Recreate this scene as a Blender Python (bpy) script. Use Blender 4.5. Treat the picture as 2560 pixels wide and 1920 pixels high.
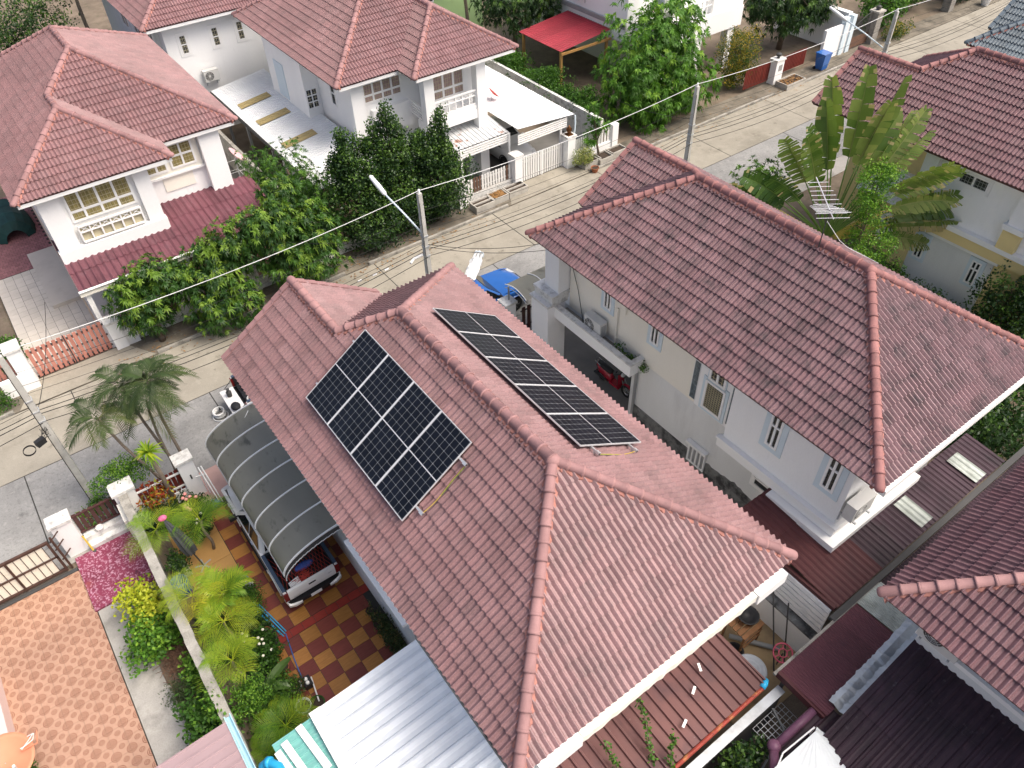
import bpy, bmesh, math, random
from mathutils import Vector, Matrix
random.seed(7)
PI = math.pi
for o in list(bpy.data.objects):
    bpy.data.objects.remove(o)
SC = bpy.context.scene
COL = SC.collection

# ------------------------------------------------------------------ camera
cam_d = bpy.data.cameras.new('camera')
cam = bpy.data.objects.new('camera', cam_d)
COL.objects.link(cam)
_y, _p, _r = math.radians(35.19947), math.radians(44.71397), math.radians(-1.892377)
_f = Vector((math.sin(_y) * math.cos(_p), math.cos(_y) * math.cos(_p), -math.sin(_p)))
_ri = Vector((math.cos(_y), -math.sin(_y), 0))
_u = _ri.cross(_f)
_r2 = math.cos(_r) * _ri + math.sin(_r) * _u
_u2 = -math.sin(_r) * _ri + math.cos(_r) * _u
cam.matrix_world = Matrix(((_r2.x, _u2.x, -_f.x, 0), (_r2.y, _u2.y, -_f.y, 0), (_r2.z, _u2.z, -_f.z, 20.5), (0, 0, 0, 1)))
cam_d.sensor_fit = 'HORIZONTAL'
cam_d.sensor_width = 36.0
cam_d.lens = 1925.47 / 2560 * 36.0
cam_d.clip_start = 0.1
cam_d.clip_end = 2000
SC.camera = cam

# ------------------------------------------------------------------ sky, sun, exposure
SUN_EL, SUN_AZ = math.radians(58), math.radians(138)      # azimuth clockwise from +Y
world = bpy.data.worlds.new('World')
SC.world = world
world.use_nodes = True
_n = world.node_tree.nodes
_l = world.node_tree.links
_n.clear()
_sky = _n.new('ShaderNodeTexSky')
_sky.sky_type = 'NISHITA'
_sky.sun_disc = False
_sky.sun_elevation = SUN_EL
_sky.sun_rotation = SUN_AZ
_sky.altitude = 0
_sky.air_density = 0.8
_sky.dust_density = 7.0
_sky.ozone_density = 0.4
_bg = _n.new('ShaderNodeBackground')
_bg.inputs['Strength'].default_value = 0.13
_out = _n.new('ShaderNodeOutputWorld')
_l.new(_sky.outputs[0], _bg.inputs[0])
_l.new(_bg.outputs[0], _out.inputs[0])
sun_d = bpy.data.lights.new('sun', 'SUN')
sun_d.energy = 1.5
sun_d.angle = math.radians(40)
sun_d.color = (1.0, 0.955, 0.88)
sun = bpy.data.objects.new('sun', sun_d)
COL.objects.link(sun)
_sd = Vector((math.sin(SUN_AZ) * math.cos(SUN_EL), math.cos(SUN_AZ) * math.cos(SUN_EL), math.sin(SUN_EL)))
sun.rotation_euler = _sd.to_track_quat('Z', 'Y').to_euler()
SC.view_settings.view_transform = 'Standard'
SC.view_settings.look = 'None'
SC.view_settings.exposure = 0.80
SC.view_settings.gamma = 1.0
SC.view_settings.use_curve_mapping = False
SC.render.engine = 'CYCLES'
SC.cycles.max_bounces = 6
SC.cycles.diffuse_bounces = 3
SC.cycles.glossy_bounces = 3
SC.cycles.transparent_max_bounces = 6

# ------------------------------------------------------------------ materials
def srgb(r, g, b):
    f = lambda c: ((c / 255.0) / 12.92) if c <= 10 else (((c / 255.0) + 0.055) / 1.055) ** 2.4
    return (f(r), f(g), f(b))

MATS = {}
def mat(name, col, rough=0.75, var=0.12, scale=2.0, dirt=None, fine=0.0, bump=0.0, bscale=40.0, metal=0.0, tone=0.0,
        tone_col=None, stretch=(1, 1, 1), spec=0.3, coat=0.0, trans=0.0, alpha=1.0, leaf=False):
    """procedural material: base colour, soft value variation, shaped dirt, per-piece tone"""
    m = bpy.data.materials.new(name)
    m.use_nodes = True
    nt = m.node_tree
    N, L = nt.nodes, nt.links
    b = N['Principled BSDF']
    b.inputs['Roughness'].default_value = rough
    b.inputs['Metallic'].default_value = metal
    b.inputs['Specular IOR Level'].default_value = spec
    if coat:
        b.inputs['Coat Weight'].default_value = coat
    if trans:
        b.inputs['Transmission Weight'].default_value = trans
    if alpha < 1:
        b.inputs['Alpha'].default_value = alpha
    tc = N.new('ShaderNodeTexCoord')
    mp = N.new('ShaderNodeMapping')
    mp.inputs['Scale'].default_value = stretch
    geo = N.new('ShaderNodeNewGeometry')
    L.new(geo.outputs['Position'] if not leaf else tc.outputs['Object'], mp.inputs['Vector'])
    cur = None
    base = (*col, 1)
    def noise(sc, detail=4, rgh=0.6):
        n = N.new('ShaderNodeTexNoise')
        n.inputs['Scale'].default_value = sc
        n.inputs['Detail'].default_value = detail
        n.inputs['Roughness'].default_value = rgh
        L.new(mp.outputs[0], n.inputs['Vector'])
        return n
    n1 = noise(scale)
    mr = N.new('ShaderNodeMapRange')
    mr.inputs['From Min'].default_value = 0.3
    mr.inputs['From Max'].default_value = 0.7
    mr.inputs['To Min'].default_value = 1 - var
    mr.inputs['To Max'].default_value = 1 + var
    L.new(n1.outputs['Fac'], mr.inputs[0])
    val = mr.outputs[0]
    if fine:
        n2 = noise(bscale, 2)
        m2 = N.new('ShaderNodeMapRange')
        m2.inputs['From Min'].default_value = 0.3
        m2.inputs['From Max'].default_value = 0.7
        m2.inputs['To Min'].default_value = 1 - fine
        m2.inputs['To Max'].default_value = 1 + fine
        L.new(n2.outputs['Fac'], m2.inputs[0])
        mu = N.new('ShaderNodeMath'); mu.operation = 'MULTIPLY'
        L.new(val, mu.inputs[0]); L.new(m2.outputs[0], mu.inputs[1])
        val = mu.outputs[0]
    csock = None
    if tone:
        at = N.new('ShaderNodeAttribute'); at.attribute_name = 'tone'
        oi = N.new('ShaderNodeObjectInfo')
        ad = N.new('ShaderNodeMath'); ad.operation = 'ADD'
        L.new(at.outputs['Fac'], ad.inputs[0])
        if leaf: ad.inputs[1].default_value = 0.0
        else: L.new(oi.outputs['Random'], ad.inputs[1])
        fr = N.new('ShaderNodeMath'); fr.operation = 'MINIMUM' if leaf else 'FRACT'; fr.inputs[1].default_value = 1.0
        L.new(ad.outputs[0], fr.inputs[0])
        if tone_col:
            rp = N.new('ShaderNodeValToRGB')
            cr = rp.color_ramp
            cr.elements[0].position = 0; cr.elements[0].color = (*tone_col[0], 1)
            cr.elements[1].position = 1; cr.elements[1].color = (*tone_col[-1], 1)
            for i, c in enumerate(tone_col[1:-1]):
                e = cr.elements.new((i + 1) / (len(tone_col) - 1)); e.color = (*c, 1)
            L.new(fr.outputs[0], rp.inputs[0])
            csock = rp.outputs[0]
        tm = N.new('ShaderNodeMapRange')
        tm.inputs['To Min'].default_value = 1 - tone
        tm.inputs['To Max'].default_value = 1 + tone
        L.new(fr.outputs[0], tm.inputs[0])
        if not tone_col:
            mu = N.new('ShaderNodeMath'); mu.operation = 'MULTIPLY'
            L.new(val, mu.inputs[0]); L.new(tm.outputs[0], mu.inputs[1])
            val = mu.outputs[0]
    sc_ = N.new('ShaderNodeVectorMath'); sc_.operation = 'SCALE'
    if csock is not None:
        L.new(csock, sc_.inputs[0])
    else:
        sc_.inputs[0].default_value = col
    L.new(val, sc_.inputs['Scale'])
    cur = sc_.outputs[0]
    for d in (dirt or []):
        dcol, lo, hi, dsc, amt = d
        nd = noise(dsc, 6, 0.65)
        md = N.new('ShaderNodeMapRange')
        md.inputs['From Min'].default_value = lo
        md.inputs['From Max'].default_value = hi
        md.inputs['To Max'].default_value = amt
        L.new(nd.outputs['Fac'], md.inputs[0])
        mx = N.new('ShaderNodeMix'); mx.data_type = 'RGBA'
        L.new(md.outputs[0], mx.inputs['Factor'])
        L.new(cur, mx.inputs['A'])
        mx.inputs['B'].default_value = (*dcol, 1)
        cur = mx.outputs['Result']
    L.new(cur, b.inputs['Base Color'])
    if bump:
        nb = noise(bscale, 3)
        bp = N.new('ShaderNodeBump')
        bp.inputs['Strength'].default_value = bump
        bp.inputs['Distance'].default_value = 0.01
        L.new(nb.outputs['Fac'], bp.inputs['Height'])
        L.new(bp.outputs[0], b.inputs['Normal'])
    if leaf:
        tr = N.new('ShaderNodeBsdfTranslucent')
        sx = N.new('ShaderNodeVectorMath'); sx.operation = 'MULTIPLY'
        sx.inputs[1].default_value = (1.15, 1.25, 0.5)
        L.new(cur, sx.inputs[0]); L.new(sx.outputs[0], tr.inputs[0])
        ms = N.new('ShaderNodeMixShader'); ms.inputs[0].default_value = 0.3
        L.new(b.outputs[0], ms.inputs[1]); L.new(tr.outputs[0], ms.inputs[2])
        L.new(ms.outputs[0], N['Material Output'].inputs['Surface'])
    MATS[name] = m
    return m

# ------------------------------------------------------------------ mesh collector
class MB:
    def __init__(s):
        s.v = []; s.f = []; s.t = []
        s.cur = 0.0
    def add(s, vs, fs):
        o = len(s.v)
        s.v.extend([tuple(p) for p in vs])
        s.f.extend([tuple(i + o for i in q) for q in fs])
        s.t.extend([s.cur] * len(fs))
        return s
    def box(s, x0, x1, y0, y1, z0, z1):
        return s.add([(x0, y0, z0), (x1, y0, z0), (x1, y1, z0), (x0, y1, z0), (x0, y0, z1), (x1, y0, z1), (x1, y1, z1), (x0, y1, z1)],
                     [(3, 2, 1, 0), (4, 5, 6, 7), (0, 1, 5, 4), (1, 2, 6, 5), (2, 3, 7, 6), (3, 0, 4, 7)])
    def obox(s, c, ax, ay, az):
        """oriented box: centre, three half-extent vectors"""
        c, ax, ay, az = Vector(c), Vector(ax), Vector(ay), Vector(az)
        P = [c + i * ax + j * ay + k * az for k in (-1, 1) for j in (-1, 1) for i in (-1, 1)]
        F = [(2, 3, 1, 0), (4, 5, 7, 6), (0, 1, 5, 4), (1, 3, 7, 5), (3, 2, 6, 7), (2, 0, 4, 6)]
        if ax.cross(ay).dot(az) < 0:
            F = [f[::-1] for f in F]
        return s.add(P, F)
    def bar(s, a, b, w, h=None, up=(0, 0, 1)):
        """rectangular bar from a to b"""
        a, b = Vector(a), Vector(b)
        d = b - a
        if d.length < 1e-6: return s
        h = h or w
        t = d.normalized()
        up = Vector(up)
        if abs(t.dot(up)) > 0.98: up = Vector((0, 1, 0))
        r = t.cross(up).normalized(); u = r.cross(t)
        return s.obox((a + b) / 2, d / 2, r * (w / 2), u * (h / 2))
    def tube(s, pts, r, n=6, caps=True):
        pts = [Vector(p) for p in pts]
        rr = r if isinstance(r, (list, tuple)) else [r] * len(pts)
        vs = []; fs = []
        prev = None
        for i, p in enumerate(pts):
            d = (pts[min(i + 1, len(pts) - 1)] - pts[max(i - 1, 0)])
            d = d.normalized() if d.length > 1e-9 else Vector((0, 0, 1))
            if prev is None:
                ref = Vector((0, 0, 1)) if abs(d.z) < 0.9 else Vector((1, 0, 0))
                a = d.cross(ref).normalized()
            else:
                a = (prev - d * prev.dot(d))
                a = a.normalized() if a.length > 1e-6 else d.orthogonal().normalized()
            prev = a
            bb = d.cross(a)
            for k in range(n):
                th = 2 * PI * k / n
                vs.append(p + (a * math.cos(th) + bb * math.sin(th)) * rr[i])
        for i in range(len(pts) - 1):
            for k in range(n):
                fs.append((i * n + k, i * n + (k + 1) % n, (i + 1) * n + (k + 1) % n, (i + 1) * n + k))
        if caps:
            fs.append(tuple(range(n))[::-1]); fs.append(tuple((len(pts) - 1) * n + k for k in range(n)))
        return s.add(vs, fs)
    def lathe(s, c, prof, n=12):
        """prof: list of (radius, z) revolved about the vertical through c"""
        vs = []; fs = []
        for r, z in prof:
            for k in range(n):
                th = 2 * PI * k / n
                vs.append((c[0] + r * math.cos(th), c[1] + r * math.sin(th), c[2] + z))
        for i in range(len(prof) - 1):
            for k in range(n):
                fs.append((i * n + k, i * n + (k + 1) % n, (i + 1) * n + (k + 1) % n, (i + 1) * n + k))
        fs.append(tuple(range(n))[::-1]); fs.append(tuple((len(prof) - 1) * n + k for k in range(n)))
        return s.add(vs, fs)
    def prism(s, poly, z0, z1):
        n = len(poly)
        ar = sum(poly[i][0] * poly[(i + 1) % n][1] - poly[(i + 1) % n][0] * poly[i][1] for i in range(n))
        if ar < 0: poly = poly[::-1]
        vs = [(p[0], p[1], z0) for p in poly] + [(p[0], p[1], z1) for p in poly]
        fs = [tuple(range(n))[::-1], tuple(range(n, 2 * n))] + [(i, (i + 1) % n, n + (i + 1) % n, n + i) for i in range(n)]
        return s.add(vs, fs)
    def loft(s, rings, closed=True, caps=False):
        n = len(rings[0]); vs = [p for r in rings for p in r]; fs = []
        for i in range(len(rings) - 1):
            for k in range(n if closed else n - 1):
                fs.append((i * n + k, i * n + (k + 1) % n, (i + 1) * n + (k + 1) % n, (i + 1) * n + k))
        if caps:
            fs.append(tuple(range(n))[::-1]); fs.append(tuple((len(rings) - 1) * n + k for k in range(n)))
        return s.add(vs, fs)
    def quad(s, a, b, c, d):
        return s.add([a, b, c, d], [(0, 1, 2, 3)])
    def ball(s, c, rx, ry=None, rz=None, n=10, m=6):
        ry = ry or rx; rz = rz or rx
        vs = []; fs = []
        for i in range(m + 1):
            ph = PI * i / m
            for k in range(n):
                th = 2 * PI * k / n
                vs.append((c[0] + rx * math.sin(ph) * math.cos(th), c[1] + ry * math.sin(ph) * math.sin(th), c[2] - rz * math.cos(ph)))
        for i in range(m):
            for k in range(n):
                fs.append((i * n + k, i * n + (k + 1) % n, (i + 1) * n + (k + 1) % n, (i + 1) * n + k))
        return s.add(vs, fs)

def wloc(o):
    p = Vector((0, 0, 0))
    while o is not None:
        p += Vector(o.location); o = o.parent
    return p

def mesh(name, mb, m, off=(0, 0, 0), smooth=False, tones=False):
    me = bpy.data.meshes.new(name)
    ox, oy, oz = off
    me.from_pydata([(x - ox, y - oy, z - oz) for x, y, z in mb.v], [], mb.f)
    if m: me.materials.append(MATS[m] if isinstance(m, str) else m)
    if smooth:
        me.polygons.foreach_set('use_smooth', [True] * len(me.polygons))
    if tones:
        at = me.attributes.new('tone', 'FLOAT', 'FACE')
        at.data.foreach_set('value', mb.t)
    me.update()
    return me

def thing(name, label, cat, loc=(0, 0, 0), group=None):
    o = bpy.data.objects.new(name, None)
    o.location = loc
    o.empty_display_size = 0.3
    COL.objects.link(o)
    o['label'] = label; o['category'] = cat
    if group: o['group'] = group
    return o

def part(name, mb, m, parent, smooth=False, tones=False, stuff=False, label=None):
    off = wloc(parent)
    o = bpy.data.objects.new(name, mesh(name, mb, m, off, smooth, tones))
    o.parent = parent
    COL.objects.link(o)
    if stuff: o['kind'] = 'stuff'
    if label: o['label'] = label
    return o

def solo(name, mb, m, label, cat, group=None, smooth=False, tones=False, loc=None, kind=None):
    """a thing that is one mesh"""
    if loc is None:
        n = max(1, len(mb.v))
        loc = (sum(v[0] for v in mb.v) / n, sum(v[1] for v in mb.v) / n, min((v[2] for v in mb.v), default=0))
    o = bpy.data.objects.new(name, mesh(name, mb, m, loc, smooth, tones))
    o.location = loc
    COL.objects.link(o)
    o['label'] = label; o['category'] = cat
    if group: o['group'] = group
    if kind: o['kind'] = kind
    return o

def structure(name, mb, m, smooth=False, tones=False):
    o = bpy.data.objects.new(name, mesh(name, mb, m, (0, 0, 0), smooth, tones))
    COL.objects.link(o)
    o['kind'] = 'structure'
    return o

def kids(o):
    return [c for c in bpy.data.objects if c.parent == o]
def clone(root, loc, label, rotz=0.0, group=None):
    r = root.copy(); COL.objects.link(r); r.location = loc; r.rotation_euler = (0, 0, rotz)
    r['label'] = label
    if group: r['group'] = group
    for ch in kids(root):
        c = ch.copy(); COL.objects.link(c); c.parent = r
        for g in kids(ch):
            d = g.copy(); COL.objects.link(d); d.parent = c
    return r
# ------------------------------------------------------------------ colours
def tile_mat(name, c, spread=0.22, dark=(0.06, 0.05, 0.05), amt=0.5, lo=0.54, rough=0.55, patch=3.0):
    f = lambda k, w=0.0: tuple(v * k + w * (0.14 - v) for v in c)
    mat(name, c, rough=rough, spec=0.6, var=0.14, scale=0.6, tone=0.3, fine=0.16, bscale=34,
        tone_col=[f(1 - spread), f(1.0), f(0.94, 0.12), f(1.06), f(1 + spread * 0.6, 0.15), f(0.97), f(1 - spread * 0.6, 0.1)],
        dirt=[(dark, lo, lo + 0.2, patch, amt), (dark, 0.55, 0.72, 11.0, amt * 0.8)])
tile_mat('tile_pink', (0.245, 0.138, 0.140), dark=(0.075, 0.055, 0.055), amt=0.42)
tile_mat('tile_mauve', (0.185, 0.103, 0.112), spread=0.28, dark=(0.03, 0.026, 0.029), amt=0.75, lo=0.50, patch=2.2)
tile_mat('tile_rose', (0.245, 0.132, 0.133), spread=0.16, dark=(0.10, 0.06, 0.06), amt=0.35)
tile_mat('tile_wine', (0.165, 0.083, 0.092), spread=0.2, dark=(0.04, 0.03, 0.033), amt=0.5)
tile_mat('tile_blue', (0.13, 0.165, 0.19), spread=0.2, dark=(0.05, 0.055, 0.06), amt=0.5)
mat('cap_pink', (0.30, 0.168, 0.164), rough=0.72, var=0.10, scale=2, tone=0.12, fine=0.06, dirt=[((0.16, 0.10, 0.095), 0.54, 0.78, 5.0, 0.55)])
mat('cap_wine', (0.285, 0.135, 0.127), rough=0.7, var=0.12, scale=2, tone=0.14, fine=0.06, dirt=[((0.11, 0.07, 0.07), 0.52, 0.76, 5.0, 0.6)])
mat('cap_blue', (0.11, 0.14, 0.165), rough=0.6, var=0.1, scale=2, tone=0.1, fine=0.05)
mat('mortar', (0.36, 0.165, 0.135), rough=0.9, var=0.2, scale=6, bump=0.5, bscale=25)
mat('deck', (0.11, 0.055, 0.05), rough=0.9, var=0.1)
mat('white_wall', (0.86, 0.865, 0.86), rough=0.8, var=0.03, scale=0.9, fine=0.02, stretch=(1, 1, 0.22), dirt=[((0.55, 0.55, 0.54), 0.60, 0.85, 0.9, 0.35), ((0.3, 0.3, 0.29), 0.66, 0.85, 4.0, 0.25)])
mat('cream_wall', (0.84, 0.81, 0.72), rough=0.8, var=0.03, scale=0.9, fine=0.02, stretch=(1, 1, 0.22), dirt=[((0.5, 0.49, 0.46), 0.60, 0.85, 1.2, 0.3)])
mat('peach_wall', (0.70, 0.56, 0.43), rough=0.8, var=0.03, scale=0.6)
mat('yellow_wall', (0.76, 0.62, 0.30), rough=0.85, var=0.04, scale=0.6, fine=0.03)
mat('grey_wall', (0.72, 0.735, 0.73), rough=0.85, var=0.05, scale=0.9, fine=0.04, bscale=60, stretch=(1, 1, 0.25), dirt=[((0.45, 0.45, 0.44), 0.58, 0.8, 1.2, 0.45)])
mat('mint_wall', (0.42, 0.60, 0.30), rough=0.8, var=0.04)
mat('pink_wall', (0.68, 0.53, 0.50), rough=0.85, var=0.06, dirt=[((0.3, 0.28, 0.26), 0.5, 0.8, 2.0, 0.5)])
mat('white_trim', (0.86, 0.86, 0.85), rough=0.55, var=0.02, dirt=[((0.4, 0.4, 0.38), 0.62, 0.85, 3.0, 0.3)])
mat('old_white', (0.70, 0.695, 0.67), rough=0.8, var=0.05, scale=1.5, dirt=[((0.22, 0.21, 0.19), 0.50, 0.72, 3.5, 0.7), ((0.08, 0.08, 0.07), 0.58, 0.72, 9.0, 0.6)])
mat('blue_trim', (0.62, 0.72, 0.78), rough=0.6, var=0.02)
mat('grey_paint', (0.30, 0.31, 0.31), rough=0.6, var=0.08)
mat('skirt_grey', (0.20, 0.205, 0.20), rough=0.9, var=0.25, scale=1.5, fine=0.1, dirt=[((0.03, 0.03, 0.032), 0.45, 0.62, 2.2, 0.85), ((0.42, 0.42, 0.40), 0.6, 0.7, 5.0, 0.5)])
mat('glass_dark', (0.035, 0.040, 0.042), rough=0.12, var=0.3, scale=3, spec=0.6)
mat('glass_gold', (0.27, 0.225, 0.085), rough=0.35, var=0.45, scale=5, stretch=(3, 1, 0.6), spec=0.5)
mat('glass_pink', (0.36, 0.255, 0.245), rough=0.35, var=0.4, scale=5, stretch=(3, 1, 0.6), spec=0.5)
mat('glass_block', (0.12, 0.155, 0.175), rough=0.15, var=0.4, scale=9, spec=0.6)
mat('grille', (0.50, 0.45, 0.30), rough=0.6, var=0.1)
mat('grille_dark', (0.10, 0.095, 0.07), rough=0.6, var=0.1)
mat('aluminium', (0.62, 0.63, 0.64), rough=0.35, var=0.04, metal=0.6)
mat('galv', (0.55, 0.58, 0.60), rough=0.45, var=0.12, scale=4, metal=0.5, dirt=[((0.3, 0.31, 0.32), 0.5, 0.75, 3.0, 0.5)])
mat('black_plastic', (0.022, 0.022, 0.024), rough=0.5, var=0.1)
mat('rubber', (0.02, 0.02, 0.02), rough=0.85, var=0.1)
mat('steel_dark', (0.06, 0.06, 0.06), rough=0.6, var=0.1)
# ground
mat('earth', (0.17, 0.135, 0.10), rough=0.95, var=0.3, scale=0.8, fine=0.2, dirt=[((0.06, 0.08, 0.03), 0.55, 0.75, 2.0, 0.6)])
mat('road_near', (0.27, 0.268, 0.258), rough=0.9, var=0.16, scale=0.55, fine=0.10, bscale=22, tone=0.05, dirt=[((0.15, 0.15, 0.147), 0.50, 0.74, 0.7, 0.65), ((0.36, 0.35, 0.33), 0.55, 0.66, 4.0, 0.55), ((0.08, 0.08, 0.076), 0.62, 0.72, 1.9, 0.6), ((0.13,0.13,0.125), 0.52, 0.66, 9.0, 0.5)])
mat('road_far', (0.30, 0.277, 0.228), rough=0.9, var=0.14, scale=0.5, fine=0.08, bscale=22, tone=0.05, dirt=[((0.17, 0.155, 0.122), 0.50, 0.72, 0.6, 0.7), ((0.085, 0.075, 0.055), 0.60, 0.72, 1.6, 0.6), ((0.36, 0.335, 0.28), 0.55, 0.68, 3.5, 0.5)])
mat('verge', (0.17, 0.15, 0.118), rough=0.95, var=0.3, scale=0.8, fine=0.12, dirt=[((0.06, 0.055, 0.045), 0.47, 0.68, 0.9, 0.8), ((0.40, 0.36, 0.28), 0.58, 0.72, 1.3, 0.5)])
mat('joint', (0.05, 0.05, 0.045), rough=1.0, var=0.2)
mat('slab_pale', (0.56, 0.515, 0.455), rough=0.85, var=0.06, scale=0.6, fine=0.04, tone=0.06, dirt=[((0.36, 0.32, 0.27), 0.55, 0.8, 0.8, 0.5)])
mat('brick_mauve', (0.28, 0.13, 0.135), rough=0.85, var=0.12, scale=0.9, fine=0.1, tone=0.14, dirt=[((0.12, 0.06, 0.065), 0.55, 0.78, 1.0, 0.5)])
mat('concrete', (0.36, 0.345, 0.315), rough=0.92, var=0.16, scale=0.9, fine=0.1, bscale=30, dirt=[((0.13, 0.125, 0.11), 0.5, 0.75, 1.4, 0.65)])
mat('old_concrete', (0.33, 0.315, 0.28), rough=0.95, var=0.22, scale=2.0, fine=0.15, bscale=30, bump=0.4, dirt=[((0.09, 0.085, 0.075), 0.50, 0.7, 2.2, 0.75), ((0.5, 0.48, 0.44), 0.6, 0.7, 4.0, 0.4)])
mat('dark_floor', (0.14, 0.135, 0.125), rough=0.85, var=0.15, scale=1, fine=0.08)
mat('tile_orange', (0.36, 0.165, 0.045), rough=0.35, var=0.16, scale=3, stretch=(1, 8, 1), fine=0.08, bscale=18, tone=0.12)
mat('tile_maroon', (0.185, 0.048, 0.036), rough=0.35, var=0.14, scale=3, stretch=(1, 8, 1), fine=0.06, bscale=18, tone=0.12)
mat('tile_red', (0.26, 0.035, 0.025), rough=0.35, var=0.12, scale=3, tone=0.1)
mat('tile_ochre', (0.41, 0.235, 0.085), rough=0.35, var=0.1, scale=1.2, fine=0.05, tone=0.03)
mat('tile_rosy', (0.42, 0.275, 0.245), rough=0.6, var=0.1, scale=1.2, fine=0.05)

# ------------------------------------------------------------------ roof tiles
TW, TG, TL = 0.30, 0.345, 0.385      # cover width, gauge, length of a concrete tile
TAMP = 0.058
def tile_h(x):
    t = (x / 0.15) % 1.0
    if t < 0.22: return 0.0
    if t < 0.66: q = (t - 0.22) / 0.44
    elif t < 0.74: q = 1.0
    else: q = (0.97 - t) / 0.23
    q = max(0.0, min(1.0, q))
    return TAMP * q * q * (3 - 2 * q)
def tile_z(x, y):                    # height above the batten plane, y from the tile's own lower edge
    return 0.040 + tile_h(x) - 0.040 * y / TG
NSEG = 12
TX = [0.15 * w_ + 0.15 * t_ for w_ in (0, 1) for t_ in (0.0, 0.24, 0.46, 0.66, 0.76, 0.90)] + [0.30]
def make_tile_mesh(name, m):
    mb = MB()
    xs = TX
    top0 = [(x, 0.0, tile_z(x, 0)) for x in xs]
    top1 = [(x, TL, tile_z(x, TL)) for x in xs]
    low = [(x, 0.004, tile_z(x, 0) - 0.036) for x in xs]
    n = NSEG + 1
    mb.add(top0 + top1 + low, [(i, i + 1, n + i + 1, n + i) for i in range(NSEG)] + [(2 * n + i, 2 * n + i + 1, i + 1, i) for i in range(NSEG)])
    me = mesh(name, mb, m)
    at = me.attributes.new('tone', 'FLOAT', 'FACE')
    return me

def clip_poly(P, C):
    """clip polygon P (list of (u,v)) by the convex counter-clockwise polygon C"""
    out = P
    for i in range(len(C)):
        a, b = C[i], C[(i + 1) % len(C)]
        ex, ey = b[0] - a[0], b[1] - a[1]
        side = lambda p: ex * (p[1] - a[1]) - ey * (p[0] - a[0])
        res = []
        for j in range(len(out)):
            p, q = out[j], out[(j + 1) % len(out)]
            sp, sq = side(p), side(q)
            if sp >= -1e-9: res.append(p)
            if (sp > 1e-9 and sq < -1e-9) or (sp < -1e-9 and sq > 1e-9):
                t = sp / (sp - sq)
                res.append((p[0] + t * (q[0] - p[0]), p[1] + t * (q[1] - p[1])))
        out = res
        if len(out) < 3: return []
    return out
def ccw(P):
    a = sum(P[i][0] * P[(i + 1) % len(P)][1] - P[(i + 1) % len(P)][0] * P[i][1] for i in range(len(P)))
    return P if a > 0 else P[::-1]
def inside(p, C, tol=1e-6):
    for i in range(len(C)):
        a, b = C[i], C[(i + 1) % len(C)]
        if (b[0] - a[0]) * (p[1] - a[1]) - (b[1] - a[1]) * (p[0] - a[0]) < -tol: return False
    return True

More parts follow.
